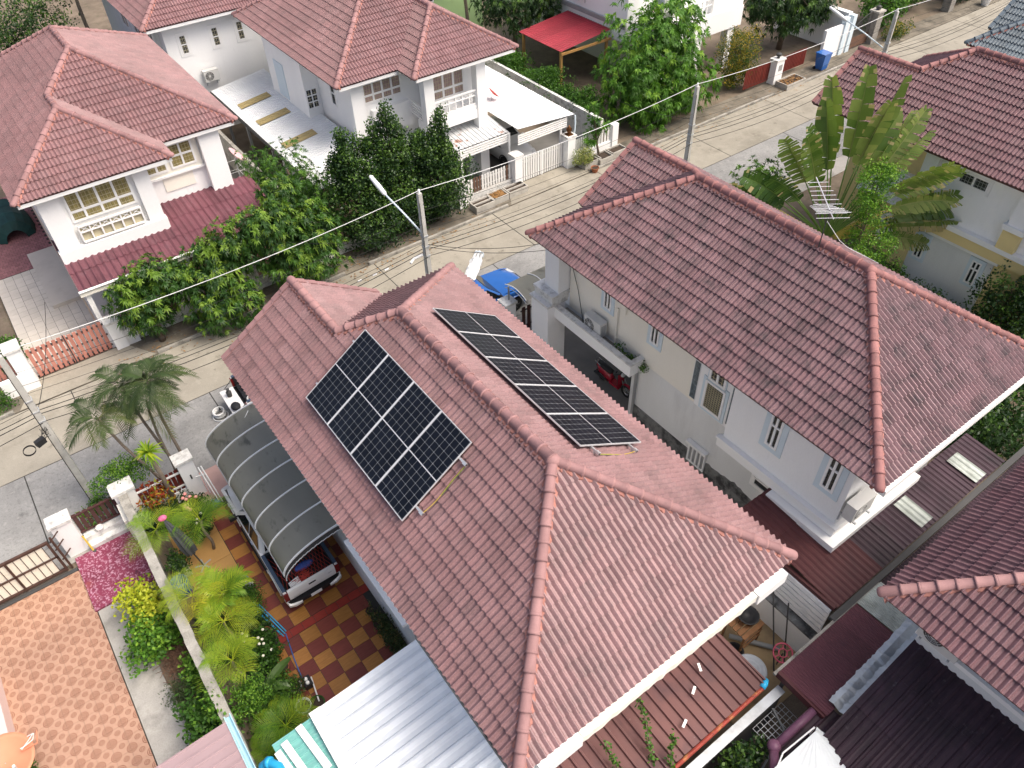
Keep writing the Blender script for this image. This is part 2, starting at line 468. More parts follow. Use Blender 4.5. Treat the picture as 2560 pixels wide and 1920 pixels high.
CAM = Vector((0, 0, 20.5))
class Roof:
    """hip roof made of slopes; every slope is one or more convex outlines given as 3-D points, the first two along its eave"""
    def __init__(s, parent, tile_m, cap_m, seed=1):
        s.parent = parent; s.tile_m = tile_m; s.cap_m = cap_m
        s.full = []; s.part = MB(); s.deck = MB(); s.caps = []; s.mort = MB()
        s.rng = random.Random(seed)
        s.ends = MB()
        s.verges = []
    def slope(s, eave_a, eave_b, polys, over=0.05):
        """eave_a -> eave_b: eave line, the slope rises to its left when seen from above"""
        A, B = Vector(eave_a), Vector(eave_b)
        u = (B - A).normalized()
        # plane normal from the first outline
        pl = [Vector(p) for p in polys[0]]
        n = None
        for i in range(2, len(pl)):
            n = (pl[1] - pl[0]).cross(pl[i] - pl[0])
            if n.length > 1e-4: break
        n.normalize()
        if n.z < 0: n = -n
        v = n.cross(u)
        if v.z < 0: v = -v; u = -u; A = B
        uv = [ccw([((Vector(p) - A).dot(u), (Vector(p) - A).dot(v)) for p in P]) for P in polys]
        M = Matrix(((u.x, v.x, n.x), (u.y, v.y, n.y), (u.z, v.z, n.z)))
        L3 = lambda a, b, h: A + u * a + v * b + n * h
        umin = min(p[0] for P in uv for p in P); umax = max(p[0] for P in uv for p in P)
        vmax = max(p[1] for P in uv for p in P)
        i0 = math.floor(umin / TW) - 1; i1 = math.ceil(umax / TW) + 1
        for r in range(0, int(vmax / TG) + 2):
            v0 = r * TG - over
            for i in range(i0, i1):
                u0 = i * TW
                cor = [(u0, v0 + over * 1.02), (u0 + TW, v0 + over * 1.02), (u0 + TW, v0 + TG), (u0, v0 + TG)]
                if any(all(inside(c, P) for c in cor) for P in uv):
                    s.full.append((L3(u0, v0, 0), M))
                    continue
                for P in uv:
                    Q = [(p[0], p[1] if p[1] > 1e-6 else -over - 0.001) for p in P]
                    if not clip_poly(cor, Q): continue
                    s.part.cur = s.rng.random()
                    for k in range(NSEG):
                        xa, xb = TX[k], TX[k + 1]
                        c = clip_poly([(u0 + xa, v0), (u0 + xb, v0), (u0 + xb, v0 + TL), (u0 + xa, v0 + TL)], Q)
                        if len(c) >= 3:
                            s.part.add([L3(a, b, tile_z(a - u0, b - v0)) for a, b in c], [tuple(range(len(c)))])
                        if inside((u0 + xa, v0 + 0.002), Q) and inside((u0 + xb, v0 + 0.002), Q):
                            s.part.add([L3(u0 + xa, v0, tile_z(xa, 0) - 0.036), L3(u0 + xb, v0, tile_z(xb, 0) - 0.036), L3(u0 + xb, v0, tile_z(xb, 0)), L3(u0 + xa, v0, tile_z(xa, 0))], [(0, 1, 2, 3)])
        for P in polys:
            V = [Vector(p) for p in P]
            if (V[1] - V[0]).cross(V[2] - V[0]).dot(n) < 0: V = V[::-1]
            k = len(V)
            up = [p - n * 0.004 for p in V]; dn = [p - Vector((0, 0, 0.10)) for p in V]
            s.deck.add(up + dn, [tuple(range(k)), tuple(range(2 * k - 1, k - 1, -1))] + [(i, k + i, k + (i + 1) % k, (i + 1) % k) for i in range(k)])
    def cap_line(s, a, b, end=False, r=0.115, mortar=(1, 1), n1=None):
        """half-round ridge or hip caps laid from the low point a to the high point b"""
        a, b = Vector(a), Vector(b)
        d = b - a; L = d.length; t = d / L
        side = t.cross(Vector((0, 0, 1))).normalized()
        up = side.cross(t).normalized()
        s.caps.append((a, t, side, up, L, end, r))
        for sg, on in ((1, mortar[0]), (-1, mortar[1])):
            if not on: continue
            m = max(6, int(L / 0.06))
            rows = [[], [], []]
            for i in range(m + 1):
                p = a + t * (L * i / m)
                w = r * 1.02 + s.rng.uniform(0.0, 0.05)
                rows[0].append(p + side * sg * (r * 0.75) + up * 0.035)
                rows[1].append(p + side * sg * w + up * (0.035 - 0.5 * w + s.rng.uniform(0.005, 0.035)))
                rows[2].append(p + side * sg * (w + 0.012) + up * (-0.62 * w - 0.03))
            s.mort.loft(rows, closed=False)
    def build(s, budget=300, caps_single=True):
        me = make_tile_mesh('roof_tile', s.tile_m)
        s.full.sort(key=lambda q: (q[0] - CAM).length)
        off = wloc(s.parent)
        for P, M in s.full[:budget]:
            o = bpy.data.objects.new('roof_tile', me)
            o.parent = s.parent
            j = s.rng
            R = Matrix.Rotation(j.uniform(-0.006, 0.006), 3, 'Z') @ Matrix.Rotation(j.uniform(-0.012, 0.004), 3, 'X')
            o.matrix_local = Matrix.Translation(P - off + M @ Vector((0, j.uniform(-0.006, 0.006), 0))) @ (M @ R).to_4x4()
            COL.objects.link(o)
        tv = [tuple(v.co) for v in me.vertices]; tf = [tuple(p.vertices) for p in me.polygons]
        for P, M in s.full[budget:]:
            s.part.cur = s.rng.random()
            R = M @ (Matrix.Rotation(s.rng.uniform(-0.006, 0.006), 3, 'Z') @ Matrix.Rotation(s.rng.uniform(-0.012, 0.004), 3, 'X'))
            s.part.add([P + R @ Vector(c) for c in tv], tf)
        part('roof_tiles', s.part, s.tile_m, s.parent, tones=True, stuff=True)
        part('roof_deck', s.deck, 'deck', s.parent)
        if s.mort.v: part('mortar', s.mort, 'mortar', s.parent)
        # caps
        mb = MB(); K = 9
        def ring(y, r, z=0.0):
            return [(r * math.cos(PI * k / (K - 1)), y, z + r * 0.92 * math.sin(PI * k / (K - 1)) - 0.02) for k in range(K)]
        mb.loft([ring(0, 0.108), ring(0, 0.137), ring(0.045, 0.137), ring(0.055, 0.122), ring(0.40, 0.112)], closed=False)
        cme = mesh('ridge_tile', mb, s.cap_m, smooth=True)
        eb = MB()
        eb.loft([[(r * math.cos(PI * k / (K - 1)), y, r * 0.92 * math.sin(PI * k / (K - 1)) - 0.03) for k in range(K)] for y, r in ((-0.10, 0.03), (-0.095, 0.075), (-0.06, 0.115), (0, 0.132), (0.40, 0.118))], closed=False)
        eme = mesh('ridge_tile', eb, s.cap_m, smooth=True)
        for a, t, side, up, L, end, r in s.caps:
            M = Matrix(((side.x, t.x, up.x), (side.y, t.y, up.y), (side.z, t.z, up.z)))
            if M.determinant() < 0:
                M = Matrix(((-side.x, t.x, up.x), (-side.y, t.y, up.y), (-side.z, t.z, up.z)))
            n = max(1, round(L / 0.335)); g = L / n
            for i in range(n):
                o = bpy.data.objects.new('ridge_tile', eme if (end and i == 0) else cme)
                o.parent = s.parent
                sc = Matrix.Diagonal((r / 0.125, 1, r / 0.125)).to_4x4()
                jit = Matrix.Rotation(s.rng.uniform(-0.015, 0.015), 4, 'Z')
                o.matrix_local = Matrix.Translation(a + t * g * i + up * (0.055 + (0.01 if i % 2 else 0)) - off) @ M.to_4x4() @ jit @ sc
                COL.objects.link(o)
    def verge(s, a, b, out):
        """row of flat verge tiles from the low point a to the apex b, lying over the gable edge"""
        a, b, out = Vector(a), Vector(b), Vector(out)
        d = b - a; L = d.length; t = d / L; n = max(1, round(L / TG)); g = L / n
        up = t.cross(out); up = up if up.z > 0 else -up
        off = wloc(s.parent)
        for i in range(n):
            p = a + t * (g * i)
            mb = MB()
            q0, q1 = p - t * 0.03 + up * 0.085, p + t * g + up * 0.060
            for (w0, w1) in ((-0.14, 0.05),):
                mb.add([q0 + out * w0, q0 + out * w1, q1 + out * w1, q1 + out * w0, q0 + out * w0 - up * 0.03, q0 + out * w1 - up * 0.16, q1 + out * w1 - up * 0.16, q1 + out * w0 - up * 0.03],
                       [(0, 1, 2, 3), (1, 5, 6, 2), (0, 4, 5, 1), (3, 2, 6, 7), (4, 0, 3, 7), (7, 6, 5, 4)])
            part('verge_tile', mb, s.cap_m, s.parent)

# ------------------------------------------------------------------ windows
def window(parent, o, u, w, h, cols, rows, frame_m='white_trim', glass_m='glass_dark', fw=0.06, grille=None, gm='grille', depth=0.05, surround=None, sm='blue_trim', colw=None, rowh=None):
    """window on a wall: o lower-left corner seen from outside, u along the wall, the wall's outward normal is u x z rotated"""
    o, u = Vector(o), Vector(u).normalized()
    z = Vector((0, 0, 1)); n = u.cross(z)
    P = lambda a, b, d: o + u * a + z * b + n * d
    fm = MB()
    def slab(mb, a0, a1, b0, b1, d0, d1):
        c = P((a0 + a1) / 2, (b0 + b1) / 2, (d0 + d1) / 2)
        mb.obox(c, u * ((a1 - a0) / 2), n * ((d1 - d0) / 2), z * ((b1 - b0) / 2))
    if surround:
        sb = MB(); e = surround
        slab(sb, -e, 0, -e, h + e, -0.02, 0.03); slab(sb, w, w + e, -e, h + e, -0.02, 0.03)
        slab(sb, 0, w, -e, 0, -0.02, 0.03); slab(sb, 0, w, h, h + e, -0.02, 0.03)
        part('window_surround', sb, sm, parent)
    cx = colw or [1] * cols; rx = rowh or [1] * rows
    tw = sum(cx); th = sum(rx)
    iw, ih = w - fw, h - fw
    xs = [fw / 2 + iw * sum(cx[:i]) / tw for i in range(cols + 1)]
    ys = [fw / 2 + ih * sum(rx[:i]) / th for i in range(rows + 1)]
    for i, x in enumerate(xs): slab(fm, x - fw / 2, x + fw / 2, 0, h, -0.02, depth)
    for j, y in enumerate(ys):
        for i in range(cols):
            slab(fm, xs[i] + fw / 2, xs[i + 1] - fw / 2, y - fw / 2, y + fw / 2, -0.02, depth - 0.004)
    f = part('window', fm, frame_m, parent)
    for i in range(cols):
        for j in range(rows):
            pb = MB()
            slab(pb, xs[i] + fw / 2, xs[i + 1] - fw / 2, ys[j] + fw / 2, ys[j + 1] - fw / 2, 0.0, 0.014)
            part('pane', pb, glass_m, f)
    if grille:
        gb = MB(); gx, gy = grille
        for i in range(1, gx):
            a = w * i / gx
            gb.bar(P(a, 0.04, 0.022), P(a, h - 0.04, 0.022), 0.014)
        for j in range(1, gy):
            b_ = h * j / gy
            gb.bar(P(0.03, b_, 0.024), P(w - 0.03, b_, 0.024), 0.014)
        part('window_grille', gb, gm, f)
    return f

def sheet_roof(parent, O, u, v, W, L, pitch, amp, sw, sl, m, name='roof_sheet', prof='sine', thick=0.012, jit=0.006, seed=3, lap=0.06, tones=True):
    """corrugated sheets laid in rows: O lower corner, u along the eave, v up the slope; every sheet is a part"""
    rng = random.Random(seed)
    O, u, v = Vector(O), Vector(u).normalized(), Vector(v).normalized()
    n = u.cross(v); n = n if n.z > 0 else -n
    nc = max(1, round(W / sw)); nr = max(1, round(L / sl)); cw, rl = W / nc, L / nr
    def prof_h(x):
        t = (x / pitch) % 1.0
        if prof == 'sine': return amp * (0.5 + 0.5 * math.cos(2 * PI * t))
        if prof == 'rib': return amp if (t < 0.14) else (amp * (0.22 - t) / 0.08 if t < 0.22 else (amp * (t - 0.92) / 0.08 if t > 0.92 else 0.0))
        return amp * max(0.0, math.cos(2 * PI * t)) ** 0.6
    for r in range(nr):
        for c in range(nc):
            a0, a1 = c * cw, (c + 1) * cw
            if prof == 'rib':
                xs = sorted(set([a0, a1] + [k * pitch + q * pitch for k in range(int(a0 / pitch) - 1, int(a1 / pitch) + 2) for q in (0, 0.14, 0.22, 0.92) if a0 < k * pitch + q * pitch < a1]))
            else:
                k = max(4, int(cw / pitch * 6)); xs = [a0 + cw * i / k for i in range(k + 1)]
            b0 = r * rl - (lap if r else 0); b1 = (r + 1) * rl
            dy = rng.uniform(-jit, jit)
            h0 = 0.014 if r else 0.0
            P = lambda a, b, h: O + u * a + v * (b + dy) + n * h
            top0 = [P(a, b0, prof_h(a) + h0 + 0.01) for a in xs]; top1 = [P(a, b1, prof_h(a)) for a in xs]
            lo0 = [P(a, b0, prof_h(a) + h0 + 0.01 - thick) for a in xs]; lo1 = [P(a, b1, prof_h(a) - thick) for a in xs]
            k = len(xs); mb = MB()
            mb.add(top0 + top1 + lo0 + lo1,
                   [(i, i + 1, k + i + 1, k + i) for i in range(k - 1)] + [(2 * k + i, 2 * k + i + 1, i + 1, i) for i in range(k - 1)] +
                   [(k + i, k + i + 1, 3 * k + i + 1, 3 * k + i) for i in range(k - 1)] + [(3 * k + i, 3 * k + i + 1, 2 * k + i + 1, 2 * k + i) for i in range(k - 1)])
            part(name, mb, m, parent)
# ------------------------------------------------------------------ ground, road
ZE, ZR = 6.3, 8.64
structure('ground', MB().quad((-150, -120, -0.03), (260, -120, -0.03), (260, 260, -0.03), (-150, 260, -0.03)), 'earth')
rb = bpy.data.objects.new('road', mesh('road', MB().box(-40, 110, 20.0, 27.0, -0.03, -0.012), 'joint'))
COL.objects.link(rb); rb['kind'] = 'structure'
rng = random.Random(5)
for row, (y0, y1, m) in enumerate(((20.0, 23.6, 'road_near'), (23.62, 26.98, 'road_far'))):
    x = -37.0 + row * 2.4
    while x < 105:
        L = 6.6
        mb = MB(); mb.cur = rng.random()
        mb.box(x + 0.02, x + L - 0.02, y0 + 0.01, y1 - 0.01, -0.1, rng.uniform(-0.002, 0.003))
        part('road_slab', mb, m, rb, tones=True)
        x += L
# concrete pavement with drain along both sides
pv = bpy.data.objects.new('pavement', mesh('pavement', MB().box(-40, 110, 27.02, 28.36, -0.02, 0.012), 'verge'))
COL.objects.link(pv); pv['kind'] = 'structure'
pv2 = bpy.data.objects.new('pavement', mesh('pavement', MB().box(-40, 110, 18.95, 19.98, -0.02, 0.010), 'concrete'))
COL.objects.link(pv2); pv2['kind'] = 'structure'
for x0, x1, a in ((-2.6, 0.9, 0.9), (20.2, 23.8, 0.8)):
    mb = MB()
    mb.add([(x0, 28.36, 0.06), (x1, 28.36, 0.06), (x1 + 0.8, 27.04, 0.017), (x0 - 0.8, 27.04, 0.017), (x0 - 0.8, 27.04, -0.02), (x1 + 0.8, 27.04, -0.02), (x1, 28.36, -0.02), (x0, 28.36, -0.02)], [(3, 2, 1, 0), (2, 3, 4, 5), (0, 3, 4, 7), (1, 2, 5, 6)])
    part('driveway_ramp', mb, 'road_far', pv)
for x0, x1 in ((-12, -3.6), (1.8, 10.2), (11.4, 19.2), (24.6, 39.0), (40.0, 47.0)):
    part('drain_kerb', MB().box(x0, x1, 27.01, 27.13, -0.02, 0.10), 'old_concrete', pv)

# yards
def yard(name, x0, x1, y0, y1, z, m):
    return structure(name, MB().box(x0, x1, y0, y1, -0.05, z), m)
yard('yard_soil', -1.15, 0.35, 8.0, 18.95, 0.015, 'earth')
yard('patio_base', 0.0, 3.4, 9.0, 18.9, 0.012, 'joint')
# checkered driveway tiles of the main house
pt = bpy.data.objects.new('tiled_driveway', mesh('tiled_driveway', MB().box(-0.85, 3.4, 8.4, 18.5, -0.05, 0.016), 'joint'))
COL.objects.link(pt); pt['kind'] = 'structure'
T = 0.52
rng = random.Random(11)
def floor_tile(name, par, x0, x1, y0, y1, m, z=0.03, g=0.006):
    mb = MB(); mb.cur = rng.random()
    mb.box(x0 + g, x1 - g, y0 + g, y1 - g, 0.01, z + rng.uniform(-0.0015, 0.0015))
    return part(name, mb, m, par, tones=True)
cols_x = [0.52 + T * i for i in range(6)]
for j in range(9):
    for i in range(-1, 5):
        y1 = 12.48 - j * 0.455
        if y1 - 0.455 < 8.4: continue
        floor_tile('floor_tile', pt, 0.52 + T * i + 0.52 * 0, 0.52 + T * (i + 1), y1 - 0.455, y1, 'tile_orange' if (i + j) % 2 else 'tile_maroon')
for i in range(8):
    floor_tile('floor_tile', pt, 0.5 + 0.37 * i, 0.87 + 0.37 * i, 12.49, 12.76, 'tile_red')
for j in range(13):
    for i in range(0, 6):
        y0 = 12.77 + j * 0.45
        if y0 + 0.45 > 18.4: continue
        floor_tile('floor_tile', pt, 0.52 + T * i, 0.52 + T * (i + 1), y0, y0 + 0.45, 'tile_orange' if (i + j) % 2 else 'tile_maroon')
for j in range(4):
    floor_tile('floor_tile', pt, -0.85, 0.51, 14.1 + j * 1.07, 15.17 + j * 1.07, 'tile_ochre')
structure('entrance_slab', MB().box(0.5, 3.3, 18.5, 20.0, -0.03, 0.034), 'tile_rosy')

# ------------------------------------------------------------------ main-type roof (gabled wing at the street end)
def gable_house_roof(root, cx, sx, sy, oy, tile_m, cap_m, seed, budget=300):
    """canonical: ridge above x=0, back eave y=3.93, street gable at y=17.4, wing on the -x side"""
    T = lambda x, y, z: (cx + sx * (x - 6.25), oy + sy * y, z)
    R = Roof(root, tile_m, cap_m, seed)
    W, E_, Yb, Yf, Yg = 2.63, 9.87, 3.93, 17.05, 17.4
    a, b = (6.25, 7.55, ZR), (6.25, 13.43, ZR)
    P = (5.0, 14.68, 7.83); Pg = (5.0, Yg, 7.83)
    t = lambda L: [T(*p) for p in L]
    R.slope(T(W, Yb, ZE), T(W, Yg, ZE), [t([(W, Yb, ZE), (W, 14.68, ZE), P, b, a]), t([(W, 14.68, ZE), (W, Yg, ZE), Pg, P])])
    R.slope(T(E_, Yb, ZE), T(E_, Yf, ZE), [t([(E_, Yb, ZE), (E_, Yf, ZE), b, a])])
    R.slope(T(W, Yb, ZE), T(E_, Yb, ZE), [t([(W, Yb, ZE), (E_, Yb, ZE), a])])
    R.slope(T(7.37, Yf, ZE), T(E_, Yf, ZE), [t([(7.37, Yf, ZE), (E_, Yf, ZE), b, P])])
    R.slope(T(7.37, Yf, ZE), T(7.37, Yg, ZE), [t([(7.37, Yf, ZE), (7.37, Yg, ZE), Pg, P])])
    R.cap_line(T(W, Yb, ZE), T(*a), end=True)
    R.cap_line(T(E_, Yb, ZE), T(*a), end=True)
    R.cap_line(T(*a), T(*b), r=0.135)
    R.cap_line(T(E_, Yf, ZE), T(*b), end=True)
    R.cap_line(T(*P), T(*b))
    R.cap_line(T(*Pg), T(*P), end=True)
    out = (0, sy, 0)
    R.verge(T(W, Yg, ZE), T(*Pg), out)
    R.verge(T(7.37, Yg, ZE), T(*Pg), out)
    R.build(budget)
    # apex cover where ridge and hips meet
    for q in (a, b):
        mb = MB(); p = T(*q); mb.ball((p[0], p[1], p[2] + 0.02), 0.165, 0.165, 0.13, 12, 6)
        part('ridge_apex', mb, cap_m, root, smooth=True)
    mb = MB(); mb.add([T(3.3, 17.0, 6.2), T(6.75, 17.0, 6.2), T(5.0, 17.0, 7.66), T(3.3, 17.12, 6.2), T(6.75, 17.12, 6.2), T(5.0, 17.12, 7.66)], [(0, 1, 2), (5, 4, 3), (0, 2, 5, 3), (1, 4, 5, 2), (0, 3, 4, 1)])
    part('gable_wall', mb, 'white_wall', root)
    return T

def hip_wing_roof(root, cx, sx, tile_m, cap_m, seed, budget=300):
    """canonical: ridge above x=17.46; main front eave y=31.05; wing front y=29.68"""
    T = lambda x, y, z: (cx + sx * (x - 17.46), y, z)
    R = Roof(root, tile_m, cap_m, seed)
    t = lambda L: [T(*p) for p in L]
    zr, zw = 8.92, 7.99
    W, E_, F_, B_ = 13.08, 21.83, 31.05, 42.55
    a, b = (17.46, 35.42, zr), (17.46, 38.18, zr)
    Q, w = (19.015, 33.865, zw), (19.015, 32.495, zw)
    R.slope(T(E_, F_, ZE), T(E_, B_, ZE), [t([(E_, 33.865, ZE), (E_, B_, ZE), b, a, Q]), t([(E_, 29.68, ZE), (E_, 33.865, ZE), Q, w])])
    R.slope(T(W, F_, ZE), T(W, B_, ZE), [t([(W, F_, ZE), (W, B_, ZE), b, a])])
    R.slope(T(W, F_, ZE), T(16.2, F_, ZE), [t([(W, F_, ZE), (16.2, F_, ZE), Q, a])])
    R.slope(T(16.2, 29.68, ZE), T(16.2, F_, ZE), [t([(16.2, 29.68, ZE), (16.2, F_, ZE), Q, w])])
    R.slope(T(16.2, 29.68, ZE), T(E_, 29.68, ZE), [t([(16.2, 29.68, ZE), (E_, 29.68, ZE), w])])
    R.slope(T(W, B_, ZE), T(E_, B_, ZE), [t([(W, B_, ZE), (E_, B_, ZE), b])])
    R.cap_line(T(W, F_, ZE), T(*a), end=True)
    R.cap_line(T(*Q), T(*a))
    R.cap_line(T(*a), T(*b))
    R.cap_line(T(*w), T(*Q))
    R.cap_line(T(16.2, 29.68, ZE), T(*w), end=True)
    R.cap_line(T(E_, 29.68, ZE), T(*w), end=True)
    R.cap_line(T(W, B_, ZE), T(*b), end=True)
    R.cap_line(T(E_, B_, ZE), T(*b), end=True)
    R.build(budget)
    for q in (a, w):
        mb = MB(); p = T(*q); mb.ball((p[0], p[1], p[2] + 0.02), 0.16, 0.16, 0.13, 12, 6)
        part('ridge_apex', mb, cap_m, root, smooth=True)
    return T

def hip_roof(root, x0, x1, y0, y1, ze, s, tile_m, cap_m, seed, budget):
    R = Roof(root, tile_m, cap_m, seed)
    w, d = x1 - x0, y1 - y0
    h = min(w, d) / 2; zr = ze + s * h
    if d >= w: a, b = ((x0 + x1) / 2, y0 + h, zr), ((x0 + x1) / 2, y1 - h, zr)
    else: a, b = (x0 + h, (y0 + y1) / 2, zr), (x1 - h, (y0 + y1) / 2, zr)
    c = [(x0, y0, ze), (x1, y0, ze), (x1, y1, ze), (x0, y1, ze)]
    if d >= w:
        S = [[c[0], c[1], a], [c[1], c[2], b, a], [c[2], c[3], b], [c[3], c[0], a, b]]
        H = [(c[0], a), (c[1], a), (c[2], b), (c[3], b)]
    else:
        S = [[c[0], c[1], b, a], [c[1], c[2], b], [c[2], c[3], a, b], [c[3], c[0], a]]
        H = [(c[0], a), (c[1], b), (c[2], b), (c[3], a)]
    for q in S: R.slope(q[0], q[1], [q])
    for lo, hi in H: R.cap_line(lo, hi, end=True)
    R.cap_line(a, b)
    R.build(budget)

# ------------------------------------------------------------------ house A: the one with the solar panels
A = thing('house', 'two-storey house with solar panels on its pinkish tiled roof', 'house', (6.25, 10.5, 0), 'tiled houses along the street')
gable_house_roof(A, 6.25, 1, 1, 0, 'tile_pink', 'cap_pink', 1)
mb = MB(); mb.box(3.35, 9.15, 4.62, 16.35, 0, 6.16)
part('wall', mb, 'white_wall', A)
mb = MB(); mb.box(2.71, 9.79, 4.01, 16.97, 6.17, 6.2); mb.box(2.72, 7.28, 16.97, 17.3, 6.17, 6.2)
part('soffit', mb, 'white_trim', A)
mb = MB(); mb.box(2.60, 2.70, 7.3, 13.4, 6.06, 6.24); mb.box(3.02, 3.34, 9.3, 12.4, 2.9, 3.0)
part('fascia', mb, 'white_trim', A)
mb = MB(); mb.box(2.56, 2.72, 3.93, 7.28, 6.05, 6.22)
part('eave_gutter', mb, 'skirt_grey', A, label='moss-blackened eave gutter')
mb = MB(); n = 40; rows = []
for i in range(n + 1):
    x = 3.95 + 4.65 * i / n
    r1 = rng.uniform(-0.015, 0.015)
    rows.append([(x, 3.955, 6.24), (x, 3.74 + r1, 6.235), (x, 3.735 + r1, 6.02), (x, 3.98, 6.02)])
mb.loft(rows, caps=True)
part('concrete_ledge', mb, 'cream_wall', A)
part('gutter_box', MB().box(3.0, 3.93, 3.72, 3.98, 5.92, 6.25), 'white_trim', A)
part('gutter_box', MB().box(8.62, 9.5, 3.70, 3.98, 5.92, 6.25), 'white_trim', A)

# solar panels ------------------------------------------------
mat('cell', (0.0045, 0.006, 0.0105), rough=0.35, var=0.3, scale=1.2, spec=0.22)
mat('cell_grid', (0.15, 0.16, 0.17), rough=0.4, var=0.1)
mat('busbar', (0.42, 0.44, 0.46), rough=0.4, var=0.05)
mat('panel_frame', (0.66, 0.67, 0.68), rough=0.35, var=0.03, metal=0.3)
mat('cable_green', (0.10, 0.20, 0.05), rough=0.6); mat('cable_yellow', (0.55, 0.40, 0.06), rough=0.6)
def solar_array(root, side, y0, n, vlo, grp, labels):
    """panels standing on rails above a slope; y0 = the street-side end, panels follow towards the camera"""
    s = 0.6464; k = math.sqrt(1 + s * s)
    sx = 1 if side == 'W' else -1
    O = Vector((2.63 if side == 'W' else 9.87, 0, ZE))
    v = Vector((sx / k, 0, s / k)); u = Vector((0, -1, 0)); nn = Vector((-sx * s / k, 0, 1 / k))
    PW, PL, PH = 1.134, 2.222, 0.035
    LIFT = 0.165
    rails = thing('panel_rails', 'aluminium mounting rails under the %s solar array' % ('four-panel' if n == 4 else 'five-panel'), 'mounting rails', tuple(O + u * (-y0) + v * vlo))
    for vv in (vlo + 0.42, vlo + PL - 0.42):
        mb = MB(); a = O + u * (-y0 - 0.10) + v * vv + nn * (LIFT - 0.035); b = O + u * (-y0 + n * 1.154 + 0.24) + v * vv + nn * (LIFT - 0.035)
        mb.bar(a, b, 0.045, 0.045, up=nn)
        part('rail', mb, 'aluminium', rails)
        for i in range(n + 1):
            c = O + u * (-y0 + 0.1 + i * 1.154) + v * vv
            mb = MB(); mb.obox(c + nn * 0.09, u * 0.025, v * 0.02, nn * 0.045)
            part('rail_foot', mb, 'aluminium', rails)
        c = b - u * 0.05
        mb = MB(); mb.obox(c + nn * 0.01, u * 0.05, v * 0.035, nn * 0.03)
        part('end_clamp', mb, 'aluminium', rails)
    p0 = O + u * (-y0 + n * 1.154 + 0.20) + v * (vlo + 0.42) + nn * (LIFT - 0.05)
    p1 = O + u * (-y0 + n * 1.154 + 0.20) + v * (vlo + PL - 0.42) + nn * (LIFT - 0.05)
    pts = [p0 + (p1 - p0) * t + nn * (-0.06 * math.sin(PI * t)) + u * 0.02 * math.sin(7 * t) for t in [i / 10 for i in range(11)]]
    part('earth_wire', MB().tube(pts, 0.008, 5), 'cable_yellow', rails)
    part('earth_wire', MB().tube([p + u * 0.012 for p in pts[4:]], 0.008, 5), 'cable_green', rails)
    first = None
    for i in range(n):
        base = O + u * (-y0 + i * 1.154 + 0.01) + v * vlo + nn * LIFT
        if first is None:
            r = thing('solar_panel', labels[0], 'solar panel', tuple(base), grp)
            Pp = lambda a, b, h: base + u * a + v * b + nn * h
            fm = MB(); e = 0.012
            for (a0, a1, b0, b1) in ((0, PW, 0, e), (0, PW, PL - e, PL), (0, e, e, PL - e), (PW - e, PW, e, PL - e)):
                fm.obox(Pp((a0 + a1) / 2, (b0 + b1) / 2, PH / 2), u * ((a1 - a0) / 2), v * ((b1 - b0) / 2), nn * (PH / 2))
            part('panel_frame', fm, 'panel_frame', r)
            bm_ = MB(); bm_.obox(Pp(PW / 2, PL / 2, PH - 0.012), u * (PW / 2 - e), v * (PL / 2 - e), nn * 0.004)
            bs = part('back_sheet', bm_, 'cell_grid', r)
            # cells: 6 across, 2 x 12 half-cells along
            mg, gap, mid = 0.024, 0.0055, 0.024
            cw = (PW - 2 * mg) / 6; ch = (PL - 2 * mg - mid) / 24
            for a in range(6):
                for b in range(12):
                    # two half-cells share one busbar run; drawn in pairs as in the photograph
                    bb0 = mg + b * 2 * ch + (mid if b >= 6 else 0)
                    cb = MB()
                    x0, x1 = mg + a * cw + gap, mg + (a + 1) * cw - gap
                    y0_, y1_ = bb0 + gap * 0.8, bb0 + 2 * ch - gap * 0.8
                    ch_ = 0.013
                    ring = [(x0 + ch_, y0_), (x1 - ch_, y0_), (x1, y0_ + ch_), (x1, y1_ - ch_), (x1 - ch_, y1_), (x0 + ch_, y1_), (x0, y1_ - ch_), (x0, y0_ + ch_)]
                    if (u.cross(v)).dot(nn) < 0: ring = ring[::-1]
                    cb.add([Pp(p, q, PH - 0.0065) for p, q in ring], [tuple(range(8))])
                    o = part('cell', cb, 'cell', bs)
            mbb = MB(); mbb.obox(Pp(PW / 2, PL / 2, PH - 0.005), u * (PW / 2 - e), v * 0.009, nn * 0.0015)
            part('centre_bar', mbb, 'panel_frame', bs)
            first = r
        else:
            clone(first, tuple(base), labels[i])
        if i:
            mb = MB(); mb.obox(base + u * (-0.010) + v * (PL / 2) + nn * 0.018, u * 0.0085, v * (PL / 2), nn * 0.008)
            part('mid_clamp', mb, 'panel_frame', rails)
gl = 'solar panels of the four-panel array'
solar_array(A, 'W', 13.79, 4, 1.195, gl, ['solar panel at the street end of the steeper-seen four-panel array', 'second solar panel from the street in the four-panel array', 'third solar panel from the street in the four-panel array', 'solar panel of the four-panel array nearest the hip corner'])
solar_array(A, 'E', 13.50, 5, 1.135, 'solar panels of the five-panel array', ['solar panel at the street end of the narrow-looking five-panel array', 'second solar panel from the street in the five-panel array', 'middle solar panel of the five-panel array', 'fourth solar panel from the street in the five-panel array', 'solar panel of the five-panel array nearest the hip corner'])

